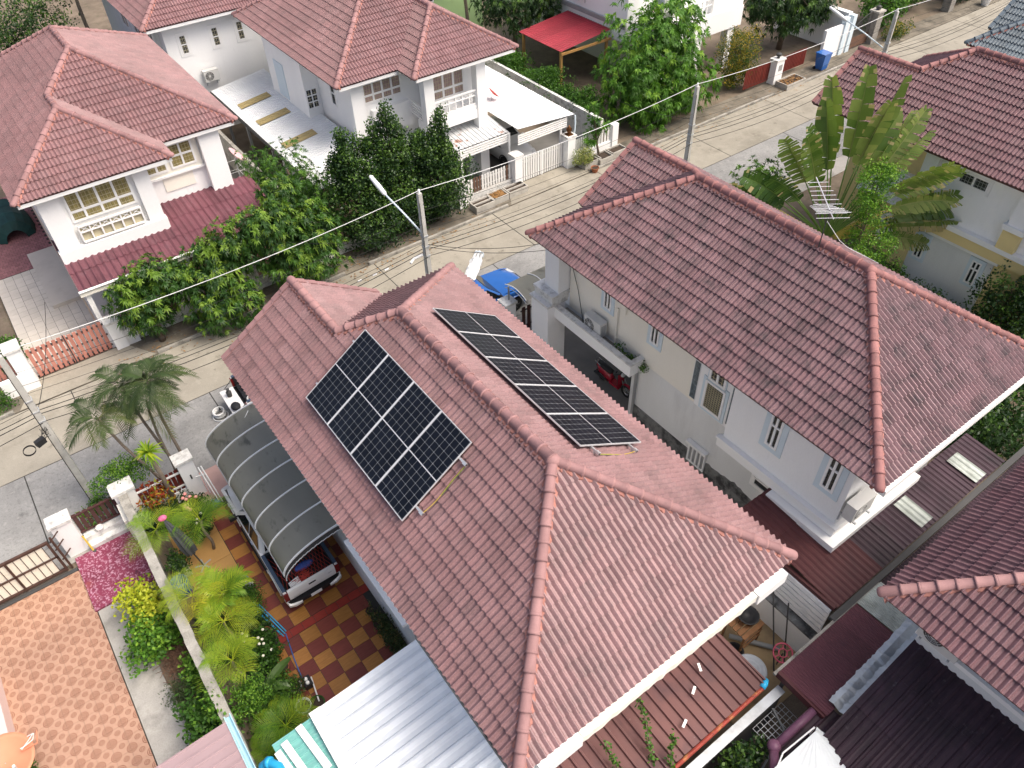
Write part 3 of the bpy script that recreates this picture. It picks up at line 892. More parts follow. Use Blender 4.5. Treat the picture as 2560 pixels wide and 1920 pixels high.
# ------------------------------------------------------------------ house B (right)
B = thing('house', 'two-storey cream house with dark weathered mauve tiles next to the solar house', 'house', (16.46, 10.5, 0), 'tiled houses along the street')
gable_house_roof(B, 16.46, -1, 1, -0.06, 'tile_mauve', 'cap_wine', 2)
mb = MB(); mb.box(14.2, 19.3, 4.9, 16.4, 3.0, 6.16)
part('wall', mb, 'cream_wall', B)
mb = MB(); mb.box(14.25, 19.3, 4.9, 12.85, 0.0, 2.999)
part('lower_wall', mb, 'grey_wall', B)
mb = MB(); mb.box(13.62, 14.199, 4.72, 8.62, 3.26, 6.16); mb.box(14.199, 19.3, 4.72, 4.899, 3.26, 6.16)
part('bay_wall', mb, 'white_wall', B)
mb = MB(); mb.box(13.5, 14.3, 4.60, 8.72, 2.94, 3.26); mb.box(13.45, 13.619, 4.55, 8.75, 3.261, 3.33)
part('floor_band', mb, 'white_trim', B)
mb = MB(); mb.box(13.25, 17.2, 4.35, 6.6, 2.70, 2.93)
part('slab_ledge', mb, 'white_trim', B)
n = 60; rows = []
for i in range(n + 1):
    y = 4.9 + 7.95 * i / n
    zt = (0.84 if y > 9.3 else 0.92 + 0.07 * math.sin(i * 0.55) + rng.uniform(-0.06, 0.06))
    rows.append([(14.232, y, 0.0), (14.232, y, zt), (14.252, y, zt + 0.01), (14.252, y, 0.0)])
mb = MB(); mb.loft(rows, caps=True)
part('render_skirt', mb, 'skirt_grey', B, label='rough dark-stained cement render at the wall foot')
mb = MB(); mb.box(12.92, 19.99, 4.0, 16.9, 6.17, 6.2)
part('soffit', mb, 'white_trim', B)
mb = MB(); mb.box(12.95, 19.9, 3.74, 3.93, 6.03, 6.22)
part('fascia', mb, 'white_trim', B)
# carport pillar, parapet beam and terrace
mb = MB(); mb.box(13.3, 14.1, 16.5, 17.45, 0, 3.25)
part('pillar', mb, 'white_wall', B)
mb = MB(); mb.box(13.24, 14.16, 16.44, 17.51, 3.252, 3.34); mb.box(13.45, 14.2, 16.45, 17.45, 3.34, 3.62); mb.box(13.40, 14.2, 16.40, 17.48, 3.622, 3.72)
part('pillar_cap', mb, 'old_white', B)
mb = MB(); mb.box(13.72, 14.7, 16.45, 17.2, 3.72, 6.16)
part('upper_pillar', mb, 'white_wall', B)
mb = MB(); mb.box(13.58, 13.74, 12.55, 16.5, 2.72, 3.2); mb.box(13.74, 14.3, 12.55, 12.70, 2.72, 3.2)
part('parapet_beam', mb, 'white_wall', B)
mb = MB(); mb.box(13.55, 13.77, 12.52, 16.5, 3.202, 3.25); mb.box(13.77, 14.2, 12.52, 12.73, 3.202, 3.25)
part('parapet_coping', mb, 'old_white', B)
mb = MB(); mb.box(13.74, 14.199, 12.7, 16.5, 2.74, 2.86)
part('terrace_floor', mb, 'old_concrete', B)
mb = MB(); mb.box(14.2, 19.2, 12.86, 17.0, 2.74, 2.99)
part('carport_ceiling', mb, 'grey_wall', B)
mb = MB(); mb.box(14.25, 14.5, 12.86, 13.06, 0, 2.73)
part('carport_post', mb, 'grey_wall', B)
part('drain_pipe', MB().tube([(14.16, 12.78, 2.9), (14.16, 12.78, 0)], 0.05, 8), 'grey_paint', B)
part('drain_pipe', MB().tube([(14.14, 13.9, 4.5), (14.14, 13.9, 2.86)], 0.03, 6), 'cream_wall', B)
part('drain_pipe', MB().tube([(14.15, 13.55, 6.1), (14.15, 13.55, 4.45)], 0.035, 6), 'cream_wall', B)
# windows on its left wall; u runs towards -y so that the outward normal is -x
uw = (0, -1, 0)
XB = 14.2
def bwin(yl, w, z0, h, **k):
    return window(B, (k.pop('x', XB), yl, z0), uw, w, h, **k)
bwin(14.62, 0.36, 4.12, 0.98, cols=2, rows=1, surround=0.14, grille=(3, 5), gm='grille_dark')
bwin(12.40, 0.36, 4.10, 0.98, cols=2, rows=1, surround=0.14, grille=(3, 5), gm='grille_dark')
mb = MB(); mb.box(14.13, 14.199, 8.75, 10.25, 3.05, 5.6)
part('window_panel', mb, 'white_wall', B)
window(B, (14.13, 9.95, 3.20), uw, 0.78, 1.15, 1, 1, glass_m='grille_dark', fw=0.08, grille=(9, 14), surround=0.10)
window(B, (14.13, 9.88, 4.42), uw, 0.64, 0.48, 2, 1, fw=0.08, grille=(4, 3), surround=0.04)
for yl in (10.46, 8.98):
    fm = MB(); fm.box(14.12, 14.199, yl - 0.24, yl + 0.02, 3.2, 4.75)
    f = part('glass_block_frame', fm, 'grey_wall', B)
    for i in range(8):
        pb = MB(); pb.box(14.105, 14.13, yl - 0.21, yl - 0.01, 3.23 + i * 0.19, 3.40 + i * 0.19)
        part('glass_block', pb, 'glass_block', f)
for yl in (7.30, 5.46):
    window(B, (13.62, yl, 4.25), uw, 0.40, 1.22, 2, 2, rowh=[1.9, 1], surround=0.17, fw=0.07, grille=(3, 7), gm='grille_dark')
window(B, (14.25, 7.62, 1.62), uw, 0.62, 0.34, 1, 1, surround=0.10, sm='white_trim', glass_m='glass_dark')
mb = MB(); mb.box(14.05, 14.23, 9.35, 10.2, 1.30, 1.40)
part('sill', mb, 'white_trim', B)
window(B, (14.23, 10.15, 0.4), uw, 0.75, 0.85, 4, 1, glass_m='grey_paint')
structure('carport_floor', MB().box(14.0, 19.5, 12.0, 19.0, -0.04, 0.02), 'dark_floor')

# ------------------------------------------------------------------ house G (yellow) and H (blue roof)
G = thing('house', 'yellow and white two-storey house at the right edge behind the fan palm', 'house', (31.3, 10.5, 0), 'tiled houses along the street')
gable_house_roof(G, 31.3, 1, 1, -0.1, 'tile_wine', 'cap_wine', 4)
Hh = thing('house', 'house with a grey-blue tiled roof at the upper right corner', 'house', (41.5, 10.5, 0), 'tiled houses along the street')
gable_house_roof(Hh, 41.5, -1, 1, -0.3, 'tile_blue', 'cap_blue', 5, 200)
part('wall', MB().box(38.6, 44.4, 4.4, 16.2, 0, 6.1), 'white_wall', Hh)

# ------------------------------------------------------------------ house F (lower right)
Fh = thing('house', 'house at the lower right with reddish tiles and a wall air conditioner', 'house', (14.3, -4.0, 0), 'tiled houses along the street')
hip_roof(Fh, 10.62, 17.9, -9.5, 2.25, ZE, 0.6464, 'tile_wine', 'cap_pink', 6, 300)
part('wall', MB().box(12.05, 17.2, -8.8, 1.5, 0, 6.15), 'grey_wall', Fh)
part('ledge', MB().box(11.85, 12.049, -8.8, 1.55, 4.28, 4.42), 'white_trim', Fh)

# ------------------------------------------------------------------ houses across the street
Cc = thing('house', 'bright white house at the left across the street with yellow-curtained windows', 'house', (4.11, 36.0, 0), 'tiled houses along the street')
hip_wing_roof(Cc, 4.11, -1, 'tile_rose', 'cap_pink', 7)
Dd = thing('house', 'white house at top centre across the street with a balcony and satellite dish', 'house', (17.46, 36.0, 0), 'tiled houses along the street')
hip_wing_roof(Dd, 17.46, 1, 'tile_rose', 'cap_pink', 8)
D2 = thing('house', 'white house in the row behind with three narrow barred windows', 'house', (13.2, 49.0, 0), 'tiled houses along the street')
hip_roof(D2, 8.57, 17.4, 43.4, 56.5, ZE, 0.62, 'tile_rose', 'cap_pink', 9, 150)
# ------------------------------------------------------------------ house details
# ---- house G (yellow)
part('wall', MB().box(28.5, 34.2, 4.7, 12.5, 3.0, 6.1), 'white_wall', G)
part('lower_wall', MB().box(28.52, 34.2, 4.7, 12.45, 0, 2.999), 'yellow_wall', G)
part('side_wall', MB().box(30.0, 34.2, 12.5, 16.3, 0, 6.1), 'yellow_wall', G)
part('soffit', MB().box(27.8, 34.8, 3.95, 16.8, 6.12, 6.17), 'white_trim', G)
mb = MB(); mb.box(28.25, 28.499, 4.6, 12.6, 3.42, 3.62); mb.box(29.8, 29.999, 12.5, 15.0, 3.0, 3.16)
part('ledge', mb, 'white_trim', G)
part('ledge_band', MB().box(28.3, 28.499, 4.65, 12.55, 3.0, 3.419), 'yellow_wall', G)
for y in (11.9, 8.2):
    part('pillar_base', MB().box(28.22, 28.498, y - 0.1, y + 0.55, 3.63, 4.42), 'yellow_wall', G)
    part('pillar_band', MB().box(28.15, 28.499, y - 0.17, y + 0.62, 4.421, 4.62), 'white_trim', G)
    part('pillar', MB().box(28.24, 28.499, y - 0.06, y + 0.5, 4.621, 6.1), 'white_wall', G)
window(G, (28.5, 11.05, 5.2), uw, 1.15, 0.5, 2, 1, fw=0.07, surround=0.09, sm='white_trim', grille=(9, 3), gm='grey_paint')
part('recess_panel', MB().box(28.47, 28.519, 8.55, 11.75, 0.3, 2.85), 'grey_wall', G)
part('lintel', MB().box(28.35, 28.519, 8.4, 11.95, 2.86, 3.0), 'white_trim', G)
for yl in (11.55, 9.3):
    window(G, (28.47, yl, 1.62), uw, 0.38, 1.02, 2, 2, rowh=[2, 1], fw=0.06, surround=0.13, sm='blue_trim')
window(G, (30.0, 13.9, 0.7), uw, 0.42, 1.1, 2, 2, rowh=[2, 1], fw=0.06, surround=0.13, sm='white_trim')
sheet_roof(G, (28.6, 14.9, 3.15), (0, -1, 0), (1, 0, 0.1), 2.2, 1.4, 0.2, 0.02, 2.2, 1.4, 'white_trim', name='roof_sheet', prof='rib')
for i in range(6):
    mb = MB(); mb.box(29.75, 29.99, 12.6, 14.8, 3.2 + i * 0.13, 3.29 + i * 0.13)
    part('louvre_slat', mb, 'white_trim', G)

# ---- house C
part('wall', MB().box(0.36, 7.7, 31.6, 41.8, 0, 6.15), 'white_wall', Cc)
part('wing_wall', MB().box(0.36, 4.35, 30.3, 31.599, 0, 6.15), 'white_wall', Cc)
part('soffit', MB().box(-0.15, 8.35, 31.2, 42.3, 6.16, 6.19), 'white_trim', Cc)
part('wing_soffit', MB().box(-0.15, 5.25, 29.8, 31.19, 6.16, 6.19), 'white_trim', Cc)
part('fascia', MB().box(-0.2, 5.35, 29.68, 29.76, 6.08, 6.22), 'white_trim', Cc)
part('fascia', MB().box(5.4, 8.4, 31.05, 31.13, 6.08, 6.22), 'white_trim', Cc)
for x0, x1 in ((0.36, 1.12), (3.82, 4.4)):
    part('pilaster', MB().box(x0, x1, 30.08, 30.299, 3.2, 6.12), 'white_wall', Cc)
part('corner_pillar', MB().box(6.86, 7.72, 31.25, 31.599, 3.3, 6.12), 'white_wall', Cc)
part('plinth', MB().box(0.30, 4.46, 29.98, 30.299, 3.2, 3.78), 'white_trim', Cc)
part('wall_panel', MB().box(5.05, 6.3, 31.56, 31.599, 3.95, 4.62), 'cream_wall', Cc)
part('wall_panel', MB().box(4.5, 6.8, 31.53, 31.559, 4.68, 6.05), 'cream_wall', Cc)
part('wall_band', MB().box(4.4, 6.86, 31.45, 31.53, 4.60, 4.68), 'white_trim', Cc)
window(Cc, (1.25, 30.3, 4.64), (1, 0, 0), 2.43, 1.26, 4, 2, colw=[1, 1.25, 1.25, 1.2], rowh=[1, 2.0], fw=0.09, glass_m='glass_gold', grille=(18, 7))
window(Cc, (4.5, 31.53, 4.84), (1, 0, 0), 0.92, 0.42, 2, 1, fw=0.09, glass_m='glass_gold', grille=(8, 3))
window(Cc, (5.55, 31.53, 4.86), (1, 0, 0), 1.05, 1.05, 2, 2, fw=0.08, glass_m='glass_gold', grille=(8, 6))
def balcony_rail(parent, x0, x1, y, z0, z1, n, m='white_trim', back=None):
    mb = MB(); h = z1 - z0; zm = z0 + h * 0.58
    mb.box(x0, x1, y - 0.05, y + 0.05, z1 - 0.06, z1); mb.box(x0, x1, y - 0.04, y + 0.04, z0, z0 + 0.06); mb.box(x0, x1, y - 0.035, y + 0.035, zm, zm + 0.04)
    part('rail_bars', mb, m, parent)
    for i in range(n + 1):
        x = x0 + (x1 - x0) * i / n
        part('baluster', MB().box(x - 0.03, x + 0.03, y - 0.03, y + 0.03, z0 + 0.061, z1 - 0.061), m, parent)
    for i in range(n):
        a = x0 + (x1 - x0) * i / n + 0.03; b = x0 + (x1 - x0) * (i + 1) / n - 0.03
        mb = MB(); mb.bar((a, y, zm + 0.04), (b, y, z1 - 0.06), 0.022); mb.bar((a, y + 0.004, z1 - 0.06), (b, y + 0.004, zm + 0.04), 0.022)
        part('cross_brace', mb, m, parent)
    if back: part('rail_back', MB().box(x0, x1, y + 0.06, y + 0.07, z0, z1), back, parent)
balcony_rail(Cc, 1.30, 3.64, 30.06, 3.86, 4.58, 6, back='grille')
part('lower_wall', MB().box(0.40, 7.6, 31.30, 31.599, 0, 3.0), 'peach_wall', Cc)
window(Cc, (5.0, 31.3, 0.9), (1, 0, 0), 1.6, 1.4, 3, 1, fw=0.07, glass_m='glass_dark')
window(Cc, (1.0, 31.3, 0.9), (1, 0, 0), 1.6, 1.2, 3, 1, fw=0.07, glass_m='glass_dark')
window(Cc, (3.4, 31.3, 0.05), (1, 0, 0), 0.85, 2.1, 1, 1, fw=0.08, glass_m='tile_ochre')
# porch in front of house C
mat('fibro_wine', (0.145, 0.055, 0.07), rough=0.55, var=0.14, scale=0.8, tone=0.16, fine=0.06, dirt=[((0.26, 0.17, 0.19), 0.55, 0.8, 3.0, 0.35), ((0.05, 0.02, 0.028), 0.54, 0.76, 1.3, 0.7)])
pr = thing('porch_roof', 'maroon corrugated porch roof along the front of the left white house', 'porch roof', (4.2, 28.4, 0))
zp = lambda y: 3.0 + 0.17 * (y - 28.35)
sheet_roof(pr, (0.28, 28.35, 3.0), (1, 0, 0), (0, 1, 0.17), 8.25, 3.28, 0.26, 0.055, 1.0, 1.1, 'fibro_wine', prof='round', thick=0.012)
part('fascia', MB().box(0.25, 8.5, 28.37, 28.42, 2.72, 2.98), 'cream_wall', pr)
part('gutter', MB().tube([(0.25, 28.33, 2.97), (8.5, 28.33, 2.93)], 0.05, 6), 'white_trim', pr)
for x in (0.5, 4.35, 8.2):
    part('post', MB().box(x - 0.09, x + 0.09, 28.5, 28.68, 0, 2.72), 'white_trim', pr)
part('side_beam', MB().box(0.28, 0.38, 28.45, 31.3, 2.78, 2.98), 'white_trim', pr)
structure('porch_floor', MB().box(0.4, 8.4, 28.7, 31.3, -0.02, 0.12), 'brick_mauve')
cd = bpy.data.objects.new('paved_drive', mesh('paved_drive', MB().box(-2.55, 0.4, 28.6, 36.35, -0.05, 0.02), 'joint')); COL.objects.link(cd); cd['kind'] = 'structure'
for i in range(8):
    for j in range(20):
        if rng.random() < 0.0: continue
        mb = MB(); mb.cur = rng.random(); g = 0.006
        mb.box(-2.53 + i * 0.37 + g, -2.53 + (i + 1) * 0.37 - g, 28.62 + j * 0.385 + g, 28.62 + (j + 1) * 0.385 - g, 0, 0.034 + rng.uniform(-0.002, 0.002))
        part('paving_slab', mb, 'slab_pale', cd, tones=True)
bp = bpy.data.objects.new('brick_yard', mesh('brick_yard', MB().box(-7.2, 0.34, 36.36, 44.0, -0.05, 0.012), 'joint')); COL.objects.link(bp); bp['kind'] = 'structure'
cnt = 0; extra = MB()
for j in range(38):
    for i in range(38):
        x0 = -7.2 + i * 0.2 + (0.1 if j % 2 else 0); y0 = 36.37 + j * 0.2
        if x0 + 0.2 > 0.34: continue
        q = extra if cnt >= 300 or x0 < -3.2 or y0 > 43 else MB()
        q.cur = rng.random(); g = 0.006
        q.box(x0 + g, x0 + 0.2 - g, y0 + g, y0 + 0.2 - g, 0, 0.03 + rng.uniform(-0.004, 0.004))
        if q is not extra:
            part('paving_brick', q, 'brick_mauve', bp, tones=True); cnt += 1
part('paving_bricks', extra, 'brick_mauve', bp, tones=True, stuff=True)
part('side_step', MB().box(-0.85, 0.3, 32.6, 37.4, 0, 0.20), 'slab_pale', Cc)
part('wall_base', MB().box(0.30, 0.359, 30.4, 41.7, 0.0, 1.9), 'peach_wall', Cc)
structure('lawn', MB().box(-7.2, -2.6, 28.6, 36.3, -0.05, 0.02), 'earth')

# ---- house D
part('wall', MB().box(14.3, 21.0, 31.8, 41.8, 0, 6.15), 'white_wall', Dd)
part('wing_wall', MB().box(17.6, 20.3, 31.0, 31.799, 3.0, 6.15), 'white_wall', Dd)
part('side_bay', MB().box(13.52, 14.299, 36.0, 40.4, 0, 6.1), 'white_wall', Dd)
part('soffit', MB().box(13.2, 21.7, 31.2, 42.3, 6.16, 6.19), 'white_trim', Dd)
part('wing_soffit', MB().box(16.35, 21.7, 29.82, 31.19, 6.16, 6.19), 'white_trim', Dd)
part('fascia', MB().box(16.3, 21.75, 29.68, 29.76, 6.08, 6.22), 'white_trim', Dd)
part('fascia', MB().box(13.2, 16.2, 31.05, 31.13, 6.08, 6.22), 'white_trim', Dd)
part('corner_pilaster', MB().box(13.9, 14.5, 31.5, 31.799, 2.9, 6.1), 'white_wall', Dd)
for x0 in (16.86, 19.74):
    part('balcony_pillar', MB().box(x0, x0 + 0.52, 30.05, 30.5, 0.0, 6.12), 'white_wall', Dd)
part('balcony_floor', MB().box(16.9, 20.3, 30.1, 31.0, 3.3, 3.75), 'white_trim', Dd)
part('balcony_wall', MB().box(17.38, 19.74, 30.14, 30.24, 3.75, 3.95), 'white_trim', Dd)
balcony_rail(Dd, 17.4, 19.72, 30.19, 3.96, 4.68, 6)
mb = MB(); mb.box(16.9, 16.98, 30.5, 31.75, 4.38, 4.46)
for i in range(4): mb.box(16.92, 16.96, 30.5, 31.75, 3.82 + i * 0.14, 3.88 + i * 0.14)
part('side_rail', mb, 'white_trim', Dd)
part('terrace_wall', MB().box(14.9, 16.9, 31.55, 31.799, 3.3, 4.5), 'white_trim', Dd)
window(Dd, (14.6, 31.8, 4.82), (1, 0, 0), 2.05, 0.98, 4, 2, rowh=[1.2, 2], fw=0.09, glass_m='glass_pink', grille=(16, 6))
window(Dd, (17.78, 31.0, 4.3), (1, 0, 0), 1.85, 1.3, 3, 2, rowh=[1, 1.8], fw=0.10, glass_m='glass_pink', grille=(14, 7))
window(Dd, (13.53, 36.0, 3.4), (1, 0, 0), 0.62, 1.0, 2, 3, fw=0.05, glass_m='glass_dark', grille=(4, 4))
mb = MB(); mb.box(13.48, 13.519, 38.3, 39.4, 3.1, 4.9)
part('door', mb, 'blue_trim', Dd)
window(Dd, (14.3, 34.6, 4.0), uw, 0.5, 1.2, 1, 2, fw=0.06, glass_m='glass_dark')
part('porch_pillar', MB().box(19.4, 19.85, 30.6, 31.0, 0, 2.7), 'white_wall', Dd)
# dwarf cross emblem reliefs are too faint to read; the wall stays plain
mat('zinc', (0.60, 0.615, 0.63), rough=0.45, var=0.08, scale=1.2, tone=0.06, metal=0.2, dirt=[((0.40, 0.40, 0.40), 0.52, 0.8, 1.5, 0.6)])
mat('zinc_white', (0.74, 0.755, 0.76), rough=0.5, var=0.04, scale=1.0, tone=0.04, dirt=[((0.5, 0.5, 0.5), 0.55, 0.85, 1.5, 0.4)])
mat('zinc_rust', (0.52, 0.535, 0.54), rough=0.55, var=0.08, scale=1.2, tone=0.08, dirt=[((0.38, 0.38, 0.38), 0.5, 0.8, 1.5, 0.6), ((0.25, 0.10, 0.05), 0.56, 0.63, 1.1, 0.9)])
mat('skylight', (0.42, 0.335, 0.155), rough=0.5, var=0.1, scale=2)
lf = thing('lean_to_roof', 'long pale ribbed lean-to roof with three ochre skylight sheets', 'lean-to roof', (12.3, 36.3, 0))
sheet_roof(lf, (10.95, 43.1, 2.62), (0, -1, 0), (1, 0, 0.13), 13.2, 3.2, 0.20, 0.026, 1.2, 3.2, 'zinc_white', prof='rib', thick=0.008)
for y in (40.35, 37.95, 34.9):
    sheet_roof(lf, (11.35, y, 2.705), (0, -1, 0), (1, 0, 0.13), 0.62, 1.75, 0.2, 0.03, 0.7, 1.75, 'skylight', name='skylight_sheet', prof='rib', thick=0.008)
part('eave_beam', MB().box(10.9, 10.99, 29.9, 43.2, 2.42, 2.60), 'steel_dark', lf)
for y in (41.8, 38.6, 35.4, 32.2, 30.1):
    part('post', MB().box(11.0, 11.12, y, y + 0.12, 0, 2.45), 'grey_paint', lf)
part('side_sheet', MB().box(10.98, 11.01, 30.1, 34.2, 0.4, 2.4), 'zinc', lf)
cp = thing('carport_roof', 'rust-streaked ribbed carport roof above the white picket fence', 'carport roof', (18.8, 29.8, 0))
sheet_roof(cp, (15.3, 29.05, 2.62), (1, 0, 0), (0, 1, 0.12), 5.5, 2.6, 0.24, 0.03, 0.8, 2.6, 'zinc_rust', prof='rib', thick=0.008)
cp2 = thing('carport_roof', 'broad white ribbed carport roof right of the balcony', 'carport roof', (22.6, 32.0, 0))
sheet_roof(cp2, (24.45, 28.35, 2.66), (0, 1, 0), (-1, 0, 0.09), 8.2, 3.6, 0.20, 0.026, 1.0, 3.6, 'zinc_white', prof='rib', thick=0.008)
for x0, x1 in ((17.7, 20.85),):
    for i in range(4):
        part('fascia_slat', MB().box(x0, x1, 29.0, 29.03, 2.14 + i * 0.12, 2.22 + i * 0.12), 'white_trim', cp)
for i in range(5):
    part('fascia_slat', MB().box(20.9, 24.0, 28.42, 28.45, 2.12 + i * 0.11, 2.19 + i * 0.11), 'white_trim', cp2)
for x in (17.9, 20.75):
    part('post', MB().box(x - 0.05, x + 0.05, 28.95, 29.05, 0, 2.6), 'white_trim', cp)
for x in (23.7,):
    part('post', MB().box(x - 0.05, x + 0.05, 28.5, 28.6, 0, 2.6), 'white_trim', cp2)
part('down_pipe', MB().tube([(24.5, 28.4, 2.6), (24.45, 28.3, 2.2), (24.2, 28.2, 0.4)], 0.05, 8), 'blue_trim', cp2)
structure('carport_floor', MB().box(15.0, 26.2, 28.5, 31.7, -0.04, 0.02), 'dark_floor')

# ---- house behind (D2)
part('wall', MB().box(9.6, 16.6, 44.1, 56, 0, 6.15), 'white_wall', D2)
part('side_wall', MB().box(9.3, 9.599, 44.9, 55.5, 0, 6.15), 'grey_wall', D2)
part('fascia', MB().box(8.6, 17.3, 43.4, 43.47, 6.08, 6.22), 'white_trim', D2)
for x in (10.35, 12.1, 13.5):
    window(D2, (x, 44.1, 4.46), (1, 0, 0), 0.38, 0.98, 1, 2, fw=0.05, surround=0.12, sm='white_trim', glass_m='glass_dark', grille=(4, 5))
for y in (46.0, 48.5, 51.0):
    window(D2, (9.3, y, 4.4), uw, 1.2, 1.2, 2, 1, fw=0.07, glass_m='glass_dark')

# ---- house K (white, upper right) and the mint one
Kk = thing('house', 'tall white house with a railed balcony on pillars at the top edge', 'house', (36.0, 37.0, 0), 'houses at the top edge')
part('wall', MB().box(32.5, 40.0, 33.4, 45.0, 2.7, 8.0), 'white_wall', Kk)
part('lower_wall', MB().box(34.5, 40.0, 36.0, 45.0, 0, 2.699), 'grey_wall', Kk)
part('balcony_slab', MB().box(33.2, 40.1, 31.3, 33.39, 2.62, 3.75), 'white_wall', Kk)
for x in (33.3, 36.3, 39.1):
    part('pillar', MB().box(x, x + 0.55, 31.4, 31.9, 0, 2.619), 'white_wall', Kk)
for x in (33.3, 37.4):
    part('balcony_pillar', MB().box(x, x + 0.7, 31.4, 32.0, 3.751, 7.0), 'white_wall', Kk)
balcony_rail(Kk, 34.1, 37.35, 31.45, 3.78, 4.7, 8)
part('balcony_wall', MB().box(38.1, 40.1, 31.4, 31.6, 3.751, 4.9), 'white_wall', Kk)
window(Kk, (34.4, 33.4, 3.9), (1, 0, 0), 1.3, 2.1, 2, 2, fw=0.09, glass_m='glass_pink')
window(Kk, (36.0, 33.4, 3.9), (1, 0, 0), 1.2, 2.1, 2, 2, fw=0.09, glass_m='glass_pink')
window(Kk, (32.5, 36.2, 5.2), uw, 1.9, 1.3, 4, 1, fw=0.09, glass_m='glass_dark')
part('plinth', MB().box(32.38, 32.499, 33.4, 45.0, 3.5, 3.75), 'grey_paint', Kk)
mat('sheet_red', (0.30, 0.03, 0.045), rough=0.5, var=0.1, scale=1.0, tone=0.12, dirt=[((0.16, 0.02, 0.03), 0.55, 0.8, 2.0, 0.5)])
rr = thing('lean_to_roof', 'bright red metal lean-to roof below the tall white house', 'lean-to roof', (30.6, 36.5, 0))
sheet_roof(rr, (28.6, 38.6, 2.85), (0, -1, 0), (1, 0, 0.10), 4.0, 3.85, 0.22, 0.02, 1.0, 3.85, 'sheet_red', prof='rib', thick=0.01)
part('fascia', MB().box(28.6, 32.4, 34.5, 34.56, 2.66, 2.8), 'tile_ochre', rr)
for x, y in ((28.8, 34.8), (32.2, 34.7), (28.8, 38.4)):
    part('post', MB().box(x - 0.07, x + 0.07, y - 0.07, y + 0.07, 0, 2.8), 'tile_ochre', rr)
Mt = thing('house', 'mint green house wall behind the top centre roof', 'house', (23.5, 48.0, 0), 'houses at the top edge')
part('wall', MB().box(21.5, 31.0, 46.0, 55.0, 0, 6.5), 'mint_wall', Mt)
part('ledge', MB().box(23.6, 25.6, 45.5, 46.0, 4.0, 4.2), 'white_trim', Mt)
window(Mt, (25.8, 46.0, 3.0), (1, 0, 0), 1.4, 1.2, 2, 1, fw=0.08)
# dark hipped metal roof and shed at the far left
mat('sheet_brown', (0.115, 0.042, 0.042), rough=0.6, var=0.12, scale=1.0, tone=0.15, dirt=[((0.22, 0.16, 0.16), 0.58, 0.82, 3.0, 0.4)])
mat('sheet_dark', (0.045, 0.024, 0.034), rough=0.5, var=0.2, scale=1.0, tone=0.2, dirt=[((0.012, 0.010, 0.012), 0.48, 0.7, 0.8, 0.8), ((0.20, 0.17, 0.18), 0.62, 0.76, 5.0, 0.4)])
mat('sheet_red_dark', (0.085, 0.026, 0.028), rough=0.55, var=0.12, scale=1.2, tone=0.12, dirt=[((0.035, 0.015, 0.018), 0.48, 0.74, 1.2, 0.6)])
bh = thing('shed', 'low building with a brown hipped metal roof behind the left house', 'shed', (4.5, 49.5, 0))
for q in ([(0.2, 47.0, 3.6), (8.0, 47.0, 3.6), (5.6, 50.0, 4.7), (2.6, 50.0, 4.7)], [(8.0, 47.0, 3.6), (8.0, 53.0, 3.6), (5.6, 50.0, 4.7)], [(0.2, 53.0, 3.6), (0.2, 47.0, 3.6), (2.6, 50.0, 4.7)], [(8.0, 53.0, 3.6), (0.2, 53.0, 3.6), (2.6, 50.0, 4.7), (5.6, 50.0, 4.7)]):
    mb = MB(); mb.add(q + [(a, b, c - 0.08) for a, b, c in q], [tuple(range(len(q))), tuple(range(2 * len(q) - 1, len(q) - 1, -1))] + [(i, len(q) + i, len(q) + (i + 1) % len(q), (i + 1) % len(q)) for i in range(len(q))])
    part('roof_panel', mb, 'sheet_brown', bh)
part('wall', MB().box(0.8, 7.4, 47.6, 52.5, 0, 3.5), 'grey_wall', bh)

# ---- party walls and low walls
pw = solo('boundary_wall', MB().box(9.9, 10.08, 28.6, 46.0, 0, 1.75), 'old_concrete', 'grey concrete boundary wall between the two white houses', 'wall')
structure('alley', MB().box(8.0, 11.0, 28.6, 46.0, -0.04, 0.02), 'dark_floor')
hw = solo('boundary_wall', MB().box(26.30, 26.48, 28.4, 46.0, 0, 1.8), 'old_white', 'white mildewed boundary wall below the clipped hedge', 'wall')
# ------------------------------------------------------------------ roofs and yards at the back (lower right)
mat('clear_sheet', (0.42, 0.46, 0.43), rough=0.5, var=0.18, scale=1.5, dirt=[((0.16, 0.18, 0.15), 0.45, 0.72, 2.5, 0.7)])
mat('brown_fine', (0.105, 0.034, 0.045), rough=0.55, var=0.08, scale=1.5, tone=0.22, dirt=[((0.04, 0.02, 0.03), 0.52, 0.78, 1.5, 0.5)])
mat('flashing', (0.52, 0.56, 0.58), rough=0.38, var=0.18, scale=3, metal=0.35, dirt=[((0.30, 0.29, 0.27), 0.55, 0.72, 6.0, 0.6)])
mat('rust_red', (0.28, 0.05, 0.035), rough=0.7, var=0.2, scale=4, dirt=[((0.45, 0.22, 0.08), 0.52, 0.66, 3.0, 0.9), ((0.04, 0.03, 0.03), 0.58, 0.7, 5.0, 0.7)])
mat('pvc_blue', (0.03, 0.36, 0.62), rough=0.35, var=0.08)
mat('tarp_white', (0.66, 0.70, 0.71), rough=0.5, var=0.05, scale=2)
mat('purple_cap', (0.16, 0.07, 0.12), rough=0.45, var=0.12, scale=2, dirt=[((0.33, 0.24, 0.3), 0.55, 0.8, 3.0, 0.35)])
mat('white_sheet', (0.84, 0.875, 0.90), rough=0.45, var=0.05, scale=0.9, tone=0.04, dirt=[((0.52, 0.55, 0.57), 0.5, 0.8, 1.2, 0.5)])
mat('teal_sheet', (0.16, 0.42, 0.38), rough=0.3, var=0.14, scale=1.2, stretch=(1, 6, 1), spec=0.6, dirt=[((0.40, 0.58, 0.54), 0.52, 0.75, 3.0, 0.6)])
